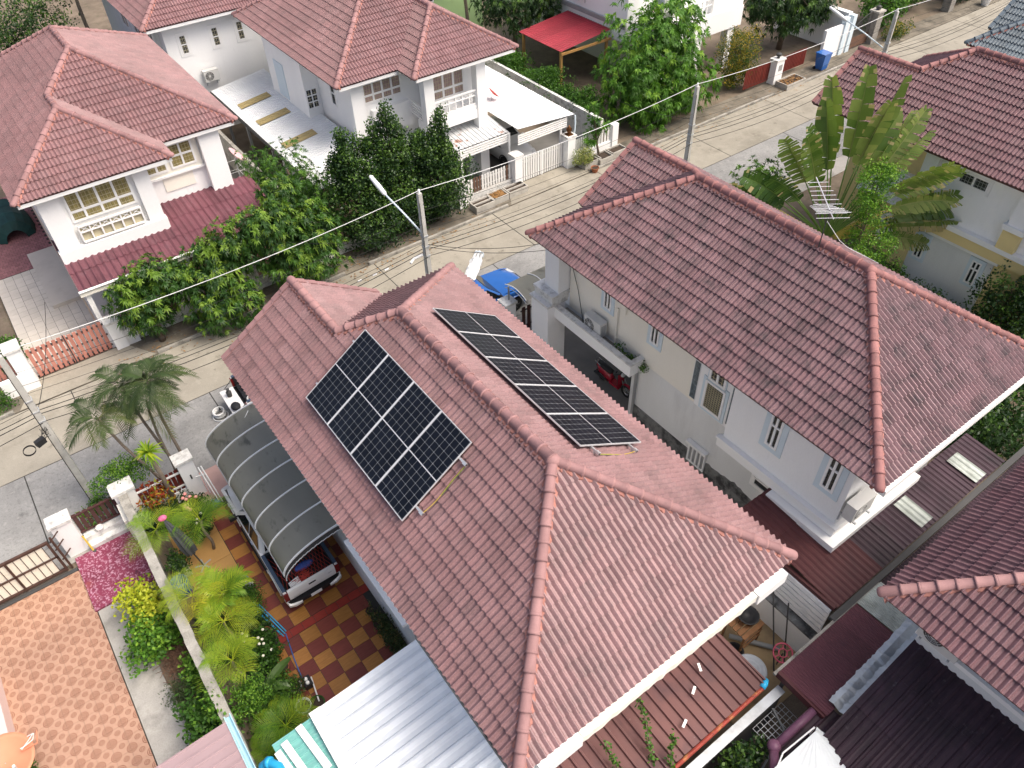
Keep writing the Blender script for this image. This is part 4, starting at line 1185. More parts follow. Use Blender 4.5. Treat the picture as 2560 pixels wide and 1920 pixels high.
mat('mauve_sheet', (0.34, 0.245, 0.255), rough=0.5, var=0.06, scale=1.2, tone=0.05, dirt=[((0.24, 0.17, 0.18), 0.5, 0.8, 1.2, 0.4)])
mat('light_blue', (0.40, 0.62, 0.70), rough=0.5, var=0.06)
mat('wood', (0.20, 0.095, 0.04), rough=0.7, var=0.2, scale=4)
mat('tan_floor', (0.34, 0.25, 0.14), rough=0.85, var=0.2, scale=2, dirt=[((0.12, 0.09, 0.06), 0.5, 0.75, 2.0, 0.7)])
mat('pink_paint', (0.55, 0.10, 0.16), rough=0.5)
mat('grey_lid', (0.36, 0.39, 0.43), rough=0.6, var=0.06)

t = thing('lean_to_roof', 'dark red and plum corrugated lean-to roof behind the cream house', 'lean-to roof', (15.0, 3.3, 0))
sl = 0.10
sheet_roof(t, (12.15, 3.28, 2.52), (1, 0, 0), (0, 1, sl), 1.9, 3.45, 0.19, 0.035, 0.95, 1.2, 'sheet_red_dark', prof='round')
sheet_roof(t, (14.05, 3.28, 2.52), (1, 0, 0), (0, 1, sl), 6.0, 1.28, 0.19, 0.035, 0.95, 1.3, 'sheet_dark', prof='round')
for x0, y0, w, l in ((15.95, 3.4, 0.55, 0.9), (18.55, 3.35, 0.55, 0.95)):
    sheet_roof(t, (x0, y0, 2.552 + sl * (y0 - 3.28)), (1, 0, 0), (0, 1, sl), w, l, 0.19, 0.035, w, l, 'clear_sheet', name='skylight_sheet', prof='round')
part('gutter', MB().box(11.85, 22.0, 3.10, 3.26, 2.36, 2.48), 'steel_dark', t)
part('roof_edge', MB().box(12.06, 12.16, 3.3, 6.7, 2.46, 2.58), 'sheet_red_dark', t)
t2 = thing('slatted_screen', 'white slatted screen wall under the edge of the dark red lean-to', 'screen', (12.1, 4.2, 0))
for i in range(6):
    part('slat', MB().box(12.02, 12.06, 3.34, 5.9, 1.26 + i * 0.205, 1.42 + i * 0.205), 'white_trim', t2)
for y in (3.4, 4.3, 5.2):
    part('upright', MB().box(12.062, 12.10, y, y + 0.06, 1.15, 2.45), 'steel_dark', t2)
w = thing('boundary_wall', 'white yard wall with blackened coping beside the back yard', 'wall', (11.95, 4.5, 0))
part('wall_body', MB().box(11.85, 12.0, 3.3, 6.5, 0, 1.10), 'white_wall', w)
part('coping', MB().box(11.80, 12.3, 3.28, 6.5, 1.101, 1.16), 'skirt_grey', w)
structure('back_yard_floor', MB().box(9.0, 11.85, 2.9, 6.0, -0.04, 0.02), 'tan_floor')

# dark strip beyond the gutter, up to the eaves of the house at the lower right
t = thing('lean_to_roof', 'plum fibre-cement sheets between the long gutter and the lower right house', 'lean-to roof', (15.5, 2.6, 0))
sheet_roof(t, (13.75, 3.08, 2.40), (1, 0, 0), (0, -1, 0.10), 8.0, 1.7, 0.12, 0.022, 0.8, 1.7, 'sheet_dark', prof='sine')
t = thing('patio_roof', 'fine-ribbed brown sheet roof with one clear panel, lower right', 'patio roof', (11.5, 2.5, 0))
sheet_roof(t, (9.72, 3.07, 2.46), (1, 0, 0), (0, -1, 0.05), 2.98, 1.35, 0.075, 0.016, 0.75, 1.35, 'brown_fine', prof='sine', thick=0.006)
sheet_roof(t, (12.72, 3.07, 2.47), (1, 0, 0), (0, -1, 0.05), 1.0, 1.35, 0.075, 0.016, 1.0, 1.35, 'clear_sheet', name='skylight_sheet', prof='sine', thick=0.006)
part('edge_board', MB().box(9.66, 9.75, 1.75, 3.08, 2.28, 2.50), 'sheet_red_dark', t)
part('gutter', MB().box(9.6, 13.7, 3.08, 3.15, 2.38, 2.46), 'old_concrete', t)
for x, y in ((9.75, 2.95), (9.8, 1.9)):
    part('post', MB().box(x, x + 0.08, y - 0.08, y, 0, 2.4), 'steel_dark', t)
# crumpled flashing
mb = MB(); rows = []
rr_ = random.Random(4)
for i in range(42):
    x = 10.0 + 2.85 * i / 41
    zz = 2.62 + 1.15 * max(0.0, (x - 10.2) / 3.0) ** 1.3
    rows.append([(x + rr_.uniform(-.02, .02), 1.93 + rr_.uniform(-.02, .02), zz + 0.03), (x, 1.80, zz + 0.05 + rr_.uniform(-.02, .02)), (x, 1.64 + rr_.uniform(-.03, .03), zz - 0.02 + rr_.uniform(-.02, .025)), (x, 1.50 + rr_.uniform(-.015, .015), zz + 0.02), (x + rr_.uniform(-.02, .02), 1.36 + rr_.uniform(-.03, .03), zz - 0.05)])
mb.loft(rows, closed=False)
solo('flashing', mb, 'flashing', 'crumpled silver metal flashing between two dark roofs', 'flashing')
# big dark roof in the corner
t = thing('lean_to_roof', 'large dark plum fibre-cement roof in the lower right corner', 'lean-to roof', (11.5, 0.0, 0))
sheet_roof(t, (8.2, 1.5, 2.06), (0, -1, 0), (1, 0, 0.44), 4.6, 4.5, 0.20, 0.045, 1.0, 1.25, 'sheet_dark', prof='round')
sheet_roof(t, (8.45, 1.95, 2.12), (0, -1, 0), (1, 0, 0.2), 0.46, 1.6, 0.20, 0.045, 0.46, 1.6, 'sheet_dark', prof='round')
part('ridge_roll', MB().tube([(8.4, 2.03, 2.18), (10.05, 2.0, 2.42)], 0.10, 10), 'purple_cap', t, smooth=True)
part('ridge_roll', MB().tube([(8.42, 2.06, 2.17), (7.6, 1.35, 2.12), (7.0, 0.7, 2.05)], 0.11, 10), 'purple_cap', t, smooth=True)
part('roll_cap', MB().ball((8.40, 2.05, 2.2), 0.16, 0.16, 0.14, 12, 8), 'purple_cap', t, smooth=True)
# white cloth canopy
t = thing('canopy', 'white cloth canopy stretched over poles at the bottom edge', 'canopy', (8.6, 0.9, 0))
ap = Vector((9.15, 1.65, 2.72)); rim = [(7.35, 1.75, 2.30), (7.2, 0.9, 2.2), (7.6, 0.1, 2.2), (8.6, -0.2, 2.25), (9.35, 0.0, 2.3), (9.55, 0.9, 2.35), (9.30, 1.70, 2.62)]
vs = []; fs = []; NR, NS = 8, 48
def rimp(s):
    s = s * (len(rim) - 1); i = min(int(s), len(rim) - 2); f = s - i
    return Vector(rim[i]).lerp(Vector(rim[i + 1]), f)
for r_ in range(NR + 1):
    f = r_ / NR
    for k_ in range(NS + 1):
        p = ap.lerp(rimp(k_ / NS), f); p.z += 0.035 * math.sin(k_ * 1.7) * f * (1 - 0.4 * f) - 0.10 * f * (1 - f)
        vs.append(p)
for r_ in range(NR):
    for k_ in range(NS):
        a = r_ * (NS + 1) + k_; fs.append((a, a + 1, a + NS + 2, a + NS + 1))
part('cloth', MB().add(vs, fs), 'tarp_white', t, smooth=True)
part('pole', MB().tube([(9.2, 1.72, 2.7), (8.3, 1.8, 2.50), (7.5, 1.5, 2.3)], 0.018, 6), 'white_trim', t)
part('pole', MB().tube([(9.2, 1.72, 2.7), (9.2, 1.72, 0)], 0.02, 6), 'white_trim', t)
# lean-to behind the solar house
t = thing('lean_to_roof', 'brown corrugated lean-to along the back wall of the solar house', 'lean-to roof', (6.5, 3.9, 0))
mat('sheet_cocoa', (0.135, 0.060, 0.056), rough=0.5, var=0.12, scale=0.8, tone=0.10, dirt=[((0.055, 0.032, 0.042), 0.48, 0.74, 0.9, 0.7), ((0.32, 0.27, 0.26), 0.66, 0.76, 7.0, 0.4)])
sheet_roof(t, (3.6, 3.05, 2.66), (1, 0, 0), (0, 1, 0.08), 5.55, 1.6, 0.26, 0.06, 1.04, 1.7, 'sheet_cocoa', prof='rib')
part('gutter', MB().tube([(3.4, 3.0, 2.62), (6.2, 3.0, 2.60), (9.1, 3.02, 2.63)], 0.05, 8), 'rust_red', t)
part('pipe_elbow', MB().tube([(9.0, 3.03, 2.66), (9.12, 3.05, 2.67), (9.22, 3.10, 2.60), (9.24, 3.12, 2.3)], 0.075, 10), 'pvc_blue', t, smooth=True)
part('end_board', MB().box(9.16, 9.20, 3.1, 4.6, 2.55, 2.72), 'sheet_cocoa', t)
for x, y, a in ((7.6, 3.9, .5), (8.1, 4.2, 1.1), (6.9, 3.5, 0.4)):
    mb = MB(); mb.obox((x, y, 2.80 + 0.08 * (y - 3.05)), (0.10 * math.cos(a), 0.10 * math.sin(a), 0), (-0.03 * math.sin(a), 0.03 * math.cos(a), 0), (0, 0, 0.004))
    solo('litter', mb, 'white_trim', {7.6: 'white scrap lying on the middle of the brown lean-to', 8.1: 'white scrap lying at the upper end of the brown lean-to', 6.9: 'white scrap lying low on the brown lean-to'}[x], 'scrap')
w = thing('boundary_wall', 'narrow wall topped with a pale strip below the rusty gutter', 'wall', (8.0, 2.85, 0))
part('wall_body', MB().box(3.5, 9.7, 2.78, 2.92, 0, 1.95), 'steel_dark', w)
part('coping', MB().box(3.5, 9.7, 2.74, 2.96, 1.951, 1.99), 'galv', w)
# back yard clutter
t = thing('rack', 'wooden rack holding a black basin in the back yard', 'rack', (10.9, 4.85, 0))
for i in range(5):
    part('plank', MB().box(10.5, 11.3, 4.45 + i * 0.16, 4.58 + i * 0.16, 0.92, 0.95), 'wood', t)
for x in (10.52, 11.24):
    for y in (4.48, 5.1):
        part('leg', MB().box(x, x + 0.05, y, y + 0.05, 0, 0.919), 'wood', t)
for z in (0.3, 0.6):
    part('brace', MB().box(10.5, 11.3, 4.46, 4.50, z, z + 0.05), 'wood', t)
mb = MB(); mb.lathe((11.05, 4.85, 0.951), [(0.17, 0), (0.27, 0.16), (0.30, 0.17), (0.29, 0.18), (0.25, 0.17), (0.17, 0.03), (0.02, 0.02)], 20)
solo('basin', mb, 'black_plastic', 'black plastic basin upturned on the wooden rack', 'basin', smooth=True)
mb = MB(); mb.lathe((10.35, 4.55, 0.02), [(0.19, 0), (0.25, 0.34), (0.27, 0.35), (0.25, 0.36), (0.22, 0.33), (0.17, 0.04), (0.02, 0.03)], 18)
solo('bucket', mb, 'black_plastic', 'black bucket standing on the tan floor under the eave', 'bucket', smooth=True)
t = thing('tub', 'round grey lidded tub half under the brown lean-to edge', 'tub', (10.05, 3.85, 0.02))
part('body', MB().lathe((10.05, 3.85, 0.02), [(0.34, 0), (0.38, 0.78), (0.39, 0.8)], 24), 'grey_lid', t, smooth=True)
part('lid', MB().lathe((10.05, 3.85, 0.80), [(0.43, 0), (0.44, 0.03), (0.41, 0.06), (0.34, 0.07), (0.30, 0.05), (0.2, 0.055), (0.19, 0.09), (0.03, 0.10)], 28), 'grey_lid', t, smooth=True)
part('knob', MB().lathe((10.05, 3.85, 0.90), [(0.05, 0), (0.06, 0.03), (0.02, 0.05)], 10), 'white_trim', t)
t = thing('hose_reel', 'pink wheel-shaped hose reel among poles in the back yard', 'hose reel', (11.05, 3.62, 0.02))
def torus(mb, c, R, r, n=24, m=6, ax=(0, 0, 1)):
    q = Vector(ax).to_track_quat('Z', 'Y')
    vs = []; fs = []
    for i in range(n):
        for j in range(m):
            a, b = 2 * PI * i / n, 2 * PI * j / m
            p = q @ Vector(((R + r * math.cos(b)) * math.cos(a), (R + r * math.cos(b)) * math.sin(a), r * math.sin(b)))
            vs.append(p + Vector(c))
    for i in range(n):
        for j in range(m):
            fs.append((i * m + j, i * m + (j + 1) % m, ((i + 1) % n) * m + (j + 1) % m, ((i + 1) % n) * m + j)[::-1])
    return mb.add(vs, fs)
tl = Vector((-0.3, -0.35, 0.9)).normalized()
part('rim', torus(MB(), (11.05, 3.62, 0.9), 0.25, 0.022, ax=tl), 'pink_paint', t, smooth=True)
part('inner_ring', torus(MB(), (11.05, 3.62, 0.9), 0.11, 0.018, ax=tl), 'pink_paint', t, smooth=True)
a_ = tl.orthogonal().normalized(); b_ = tl.cross(a_)
for i in range(6):
    d_ = a_ * math.cos(i * PI / 3) + b_ * math.sin(i * PI / 3)
    part('spoke', MB().tube([Vector((11.05, 3.62, 0.9)) + d_ * 0.1, Vector((11.05, 3.62, 0.9)) + d_ * 0.25], 0.014, 6), 'pink_paint', t)
part('stand', MB().tube([(11.05, 3.62, 0.88), (11.15, 3.68, 0.02)], 0.02, 6), 'steel_dark', t)
for (p, q, l) in (((10.95, 3.6, 0.02), (11.6, 4.7, 2.0), 'rusty pole leaning left of the white yard wall'), ((11.3, 3.55, 0.02), (11.7, 4.25, 1.9), 'thin dark pole leaning on the white yard wall')):
    solo('leaning_pole', MB().tube([p, q], 0.022, 6), 'steel_dark', l, 'pole')
solo('pipe', MB().tube([(10.7, 5.0, 0.12), (11.5, 3.9, 0.12)], 0.07, 10), 'grey_paint', 'thick grey pipe lying on the back yard floor', 'pipe', smooth=True)
# wire cage in the dark gap
t = thing('wire_cage', 'wire mesh cage in the dark gap below the brown sheet roof', 'cage', (9.1, 2.4, 0))
mb = MB()
for i in range(9):
    mb.bar((8.7 + i * 0.13, 2.1, 1.35), (8.7 + i * 0.13, 2.72, 1.35), 0.012)
for j in range(6):
    mb.bar((8.7, 2.1 + j * 0.124, 1.352), (9.74, 2.1 + j * 0.124, 1.352), 0.012)
part('mesh_panel', mb, 'galv', t)
part('frame', MB().bar((8.65, 2.08, 1.36), (9.75, 2.08, 1.36), 0.04).bar((9.2, 2.08, 1.37), (9.45, 2.75, 1.37), 0.05), 'grey_paint', t)
for x in (8.68, 9.72):
    part('leg', MB().box(x - 0.02, x + 0.02, 2.08, 2.12, 0, 1.34), 'grey_paint', t)

# ------------------------------------------------------------------ air conditioners
mat('ac_white', (0.62, 0.62, 0.60), rough=0.5, var=0.04, dirt=[((0.4, 0.38, 0.33), 0.6, 0.85, 3.0, 0.4)])
def ac_unit(loc, face, label, w=0.82, h=0.56, d=0.30):
    """loc: centre of the back at its foot, face: horizontal outward direction"""
    f = Vector(face).normalized(); s_ = Vector((0, 0, 1)).cross(f); z = Vector((0, 0, 1)); o = Vector(loc)
    r = thing('air_conditioner', label, 'air conditioner', loc, 'outdoor air conditioner units')
    P = lambda a, b, c: o + s_ * a + f * b + z * c
    mb = MB(); mb.obox(P(0, d / 2 + 0.1, h / 2 + 0.08), s_ * (w / 2), f * (d / 2), z * (h / 2)); mb.obox(P(0, d / 2 + 0.1, h + 0.09), s_ * (w / 2 + 0.012), f * (d / 2 + 0.012), z * 0.012)
    part('casing', mb, 'ac_white', r)
    fc = P(-0.13, d + 0.101, h / 2 + 0.08)
    g = MB()
    n = 24
    ring = lambda R, e: [fc + (s_ * math.cos(2 * PI * k / n) + z * math.sin(2 * PI * k / n)) * R + f * e for k in range(n)]
    g.add(ring(0.235, 0.003), [tuple(range(n))])
    part('fan_opening', g, 'steel_dark', r)
    g = MB()
    for R in (0.235, 0.18, 0.125, 0.075): torus(g, fc + f * 0.012, R, 0.006, 24, 4, f)
    for k in range(8):
        d_ = s_ * math.cos(k * PI / 4) + z * math.sin(k * PI / 4)
        g.bar(fc + d_ * 0.05 + f * 0.014, fc + d_ * 0.235 + f * 0.014, 0.007)
    g.obox(fc + f * 0.015, s_ * 0.05, z * 0.05, f * 0.006)
    part('fan_grille', g, 'ac_white', r)
    g = MB()
    for k in range(9): g.obox(P(w / 2 + 0.002, d / 2 + 0.1, 0.14 + k * 0.05), s_ * 0.004, f * (d / 2 - 0.04), z * 0.012)
    part('side_vent', g, 'grey_paint', r)
    for a in (-w / 2 + 0.12, w / 2 - 0.12):
        b_ = MB(); b_.obox(P(a, 0.23, 0.045), s_ * 0.025, f * 0.25, z * 0.02); b_.obox(P(a, 0.02, -0.1), s_ * 0.02, f * 0.02, z * 0.15)
        part('bracket', b_, 'galv', r)
    return r
ac_unit((14.2, 14.72, 3.0), (-1, 0, 0), 'air conditioner on the parapet terrace of the cream house')
ac_unit((13.95, 4.72, 3.75), (0, -1, 0), 'air conditioner on the back wall corner of the cream house')
ac_unit((12.04, 1.05, 4.55), (-1, 0, 0), 'air conditioner under the eave of the lower right house', 0.9, 0.62, 0.34)
ac_unit((11.4, 44.1, 2.82), (0, -1, 0), 'air conditioner on the barred-window house behind')
ac_unit((32.5, 37.4, 4.3), (-1, 0, 0), 'air conditioner above the bright red lean-to roof')

# ------------------------------------------------------------------ left side roofs and yard of the main house
t = thing('side_roof', 'pale blue-white corrugated side roof at the bottom centre', 'side roof', (1.8, 6.0, 0))
sheet_roof(t, (0.42, 8.82, 2.72), (0, -1, 0), (1, 0, 0.06), 7.0, 2.85, 0.33, 0.075, 1.0, 2.85, 'white_sheet', prof='round')
part('edge_board', MB().box(0.22, 0.50, 1.9, 8.84, 2.77, 2.80), 'white_trim', t)
for y in (8.6, 5.0):
    part('post', MB().box(0.4, 0.5, y - 0.1, y, 0, 2.7), 'white_trim', t)
t = thing('side_roof', 'teal translucent sheet roof beside the pale corrugated roof', 'side roof', (-0.2, 7.0, 0))
sheet_roof(t, (-0.75, 8.78, 2.60), (0, -1, 0), (1, 0, 0.06), 5.0, 1.02, 0.20, 0.03, 1.0, 1.02, 'teal_sheet', prof='rib')
for i, (x, y, a, l) in enumerate(((-0.42, 7.9, 0.45, 0.75), (-0.02, 8.15, 0.40, 0.62), (-0.62, 7.75, 0.55, 0.8))):
    mb = MB(); mb.obox((x, y, 2.70 + 0.05 * x), (0.09 * math.cos(a), 0.09 * math.sin(a) * 0.2, 0.0), (0.12 * l, -l, 0), (0, 0, 0.012))
    solo('board', mb, 'white_trim', ('wide white board lying on the teal sheet', 'short white board nearest the middle of the teal sheet', 'white board beside the blue elbow pipe on the teal sheet')[i], 'board', 'boards on the teal sheet')
mb = MB(); mb.tube([(-1.15, 8.45, 1.5), (-1.16, 8.5, 2.2), (-1.1, 8.55, 2.5), (-0.98, 8.5, 2.62), (-0.82, 8.25, 2.66), (-0.75, 7.0, 2.64)], 0.105, 14)
mb.tube([(-1.0, 8.52, 2.60), (-0.93, 8.44, 2.635)], 0.125, 14); mb.tube([(-0.80, 8.05, 2.66), (-0.795, 7.93, 2.66)], 0.125, 14)
solo('drain_pipe', mb, 'pvc_blue', 'bright blue elbow drain pipe at the bottom left of the teal sheet', 'pipe', smooth=True)
t = thing('wire_basket', 'grey wire basket below the blue elbow pipe', 'basket', (-0.9, 7.7, 1.6))
mb = MB()
for i in range(8): mb.bar((-1.1 + i * 0.06, 7.4, 2.1), (-1.1 + i * 0.06, 8.0, 2.1), 0.01)
for i in range(9): mb.bar((-1.12, 7.42 + i * 0.07, 2.102), (-0.66, 7.42 + i * 0.07, 2.102), 0.01)
part('mesh_panel', mb, 'galv', t)
part('frame', MB().box(-1.12, -0.66, 7.4, 8.0, 1.6, 1.62), 'grey_paint', t)
t = thing('side_roof', 'dusty mauve ribbed roof at the bottom left', 'side roof', (-2.2, 8.0, 0))
sheet_roof(t, (-3.6, 9.92, 2.55), (0, -1, 0), (1, 0, 0.02), 5.5, 2.2, 0.25, 0.03, 0.9, 2.2, 'mauve_sheet', prof='rib')
part('gutter', MB().loft([[(-1.40, y, 2.62), (-1.37, y, 2.5), (-1.27, y, 2.5), (-1.24, y, 2.64), (-1.26, y, 2.64), (-1.285, y, 2.52), (-1.355, y, 2.52), (-1.38, y, 2.62)] for y in (10.05, 4.5)], caps=True), 'light_blue', t)
part('post', MB().box(-3.5, -3.4, 9.75, 9.85, 0, 2.5), 'grey_paint', t)
w = thing('boundary_wall', 'grey mossy party wall running between the two front yards', 'wall', (-1.4, 13.5, 0))
part('wall_body', MB().box(-1.50, -1.34, 4.0, 19.3, 0, 1.52), 'old_concrete', w)
mb = MB(); rows = []
for i in range(80):
    y = 4.0 + 15.3 * i / 79
    a = rng.uniform(-0.012, 0.012)
    rows.append([(-1.56 + a, y, 1.522), (-1.555 + a, y, 1.60 + a * 0.5), (-1.285 + a, y, 1.605 - a * 0.5), (-1.28 + a, y, 1.522)])
mb.loft(rows, caps=True)
part('coping', mb, 'old_concrete', w)
part('wall_strip', MB().box(-1.70, -1.57, 18.3, 19.1, 0.3, 1.3), 'cream_wall', w)

# gate posts and fences of the main house
mat('fence_maroon', (0.13, 0.022, 0.016), rough=0.5, var=0.15, scale=3, tone=0.15)
mat('fence_brown', (0.072, 0.032, 0.030), rough=0.6, var=0.2, scale=3, tone=0.15, dirt=[((0.05, 0.07, 0.03), 0.56, 0.7, 3.0, 0.7)])
mat('picket_white', (0.74, 0.74, 0.72), rough=0.6, var=0.05, tone=0.05, dirt=[((0.35, 0.33, 0.3), 0.6, 0.82, 4.0, 0.5)])
mat('picket_brown', (0.14, 0.08, 0.055), rough=0.8, var=0.2, scale=5)
mat('gate_salmon', (0.50, 0.22, 0.17), rough=0.65, var=0.1, scale=3, tone=0.14, dirt=[((0.25, 0.06, 0.05), 0.6, 0.78, 2.0, 0.6)])
def post(x0, x1, y0, y1, h, label, cap=0.05, m='white_wall', cm='old_white'):
    r = thing('gate_post', label, 'gate post', ((x0 + x1) / 2, (y0 + y1) / 2, 0), 'gate posts along the street')
    part('shaft', MB().box(x0, x1, y0, y1, 0, h - 0.10), m, r)
    part('cap', MB().box(x0 - cap, x1 + cap, y0 - cap, y1 + cap, h - 0.099, h), cm, r)
    return r
post(-1.66, -1.05, 19.14, 19.6, 1.70, 'white gate post with a mossy tan cap at the end of the party wall')
p2 = post(0.32, 0.82, 19.06, 19.46, 1.80, 'white gate post with a letter slot beside the carport')
part('letter_slot', MB().box(0.55, 0.60, 19.05, 19.059, 0.9, 1.1), 'steel_dark', p2)
post(-3.56, -2.98, 19.18, 19.58, 1.60, 'cream white gate post beside the old iron gate')
post(13.29, 13.76, 19.07, 19.54, 1.75, 'white gate post with flaking cap in front of the cream house')
fr = thing('fence', 'maroon board fence with white rails behind the street palms', 'fence', (-0.35, 19.3, 0))
part('base_wall', MB().box(-1.05, 0.32, 19.2, 19.36, 0, 0.45), 'white_wall', fr)
for z in (0.62, 1.22):
    part('rail', MB().box(-1.05, 0.32, 19.20, 19.23, z, z + 0.07), 'white_trim', fr)
for i in range(9):
    mb = MB(); mb.cur = rng.random(); x = -1.04 + i * 0.152
    mb.box(x, x + 0.115, 19.24, 19.262, 0.48, 1.40 + rng.uniform(-.02, .02)); part('board', mb, 'fence_maroon', fr, tones=True)
fr = thing('fence', 'dark brown board fence overgrown with weeds by the iron gate', 'fence', (-2.4, 19.6, 0))
part('base_wall', MB().box(-2.95, -1.7, 19.25, 19.55, 0, 0.42), 'old_white', fr)
for z in (0.50, 1.28):
    part('rail', MB().box(-2.98, -1.67, 19.44, 19.48, z, z + 0.06), 'fence_brown', fr)
for i in range(8):
    mb = MB(); mb.cur = rng.random(); x = -2.95 + i * 0.165
    mb.box(x, x + 0.12, 19.482, 19.505, 0.45, 1.36); part('board', mb, 'fence_brown', fr, tones=True)
part('step_wall', MB().box(-2.95, -1.72, 19.02, 19.25, 0, 0.22), 'old_white', fr)
# gate hardware folded beside the post
gt = thing('folding_gate', 'white folded gate frame leaning by the letter-slot post', 'gate', (0.95, 18.7, 0))
for x in (0.88, 0.97):
    part('frame_bar', MB().bar((x, 18.95, 1.35), (x + 0.1, 18.3, 0.06), 0.035), 'white_trim', gt)
    part('upright', MB().bar((x, 18.95, 0.05), (x, 18.95, 1.35), 0.035), 'white_trim', gt)
part('strut', MB().bar((0.7, 18.95, 1.0), (0.98, 18.9, 1.0), 0.03), 'white_trim', gt)
mb = MB(); mb.obox((0.85, 18.35, 0.10), (0.14, 0.02, 0), (-0.02, 0.10, 0), (0, 0, 0.06)); mb.obox((0.80, 18.42, 0.20), (0.04, 0, 0.02), (0, 0.03, 0), (0, 0, 0.04))
mat('blue_plastic', (0.04, 0.14, 0.42), rough=0.5, var=0.1)
solo('dustpan', mb, 'blue_plastic', 'blue dustpan at the foot of the folded gate', 'dustpan')
# old iron gate with cream panels (left neighbour)
mat('rust_brown', (0.075, 0.040, 0.030), rough=0.8, var=0.3, scale=5)
mat('cream_panel', (0.78, 0.75, 0.63), rough=0.6, var=0.06, scale=1.5, dirt=[((0.40, 0.41, 0.38), 0.62, 0.74, 1.0, 0.8)])
ig = thing('gate', 'old rusty iron gate with cream sheet panels at the lower left', 'gate', (-5.6, 18.75, 0))
part('bottom_rail', MB().box(-7.6, -3.72, 18.70, 18.78, 0.10, 0.17), 'rust_brown', ig)
part('top_rail', MB().box(-7.6, -3.72, 18.70, 18.78, 1.48, 1.56), 'rust_brown', ig)
part('middle_rail', MB().box(-7.6, -3.72, 18.69, 18.73, 0.80, 0.85), 'rust_brown', ig)
for x in (-3.78, -4.95, -6.2):
    part('stile', MB().box(x, x + 0.06, 18.69, 18.79, 0.08, 1.5), 'rust_brown', ig)
x = -7.5
while x < -3.9:
    for z0, z1 in ((0.2, 0.79), (0.86, 1.46)):
        part('panel', MB().box(x - 0.01, x + 0.172, 18.735, 18.748, z0, z1), 'cream_panel', ig)
    part('bar', MB().box(x + 0.175, x + 0.188, 18.715, 18.735, 0.18, 1.48), 'rust_brown', ig)
    x += 0.20
part('side_post', MB().bar((-3.62, 18.8, 0), (-3.62, 18.8, 1.6), 0.06), 'rust_brown', ig)
for z in (0.5, 1.0, 1.4): part('hinge', MB().bar((-3.7, 18.8, z), (-3.4, 19.1, z), 0.03), 'rust_brown', ig)
part('track', MB().box(-8, -3.5, 18.55, 18.68, -0.02, 0.05), 'steel_dark', ig)
# left neighbour's ground
pl = bpy.data.objects.new('patterned_patio', mesh('patterned_patio', MB().box(-8.5, -3.42, 8.0, 18.6, -0.05, 0.012), 'joint')); COL.objects.link(pl); pl['kind'] = 'structure'
mat('stamped', (0.20, 0.035, 0.07), rough=0.6, var=0.25, scale=1.2, dirt=[((0.55, 0.33, 0.42), 0.52, 0.60, 16.0, 0.75), ((0.035, 0.03, 0.04), 0.60, 0.68, 1.6, 0.85), ((0.34, 0.10, 0.05), 0.62, 0.75, 1.1, 0.5)])
structure('stamped_slab', MB().box(-3.46, -1.60, 16.75, 19.0, -0.03, 0.09), 'stamped')
structure('concrete_strip', MB().box(-3.40, -2.5, 8.0, 16.74, -0.03, 0.03), 'concrete')
part('garden_edge', MB().box(-2.52, -2.43, 8.0, 13.2, 0, 0.12), 'old_concrete', bpy.data.objects['concrete_strip'])
structure('planting_bed', MB().box(-2.5, -1.5, 8.0, 16.74, -0.03, 0.05), 'earth')
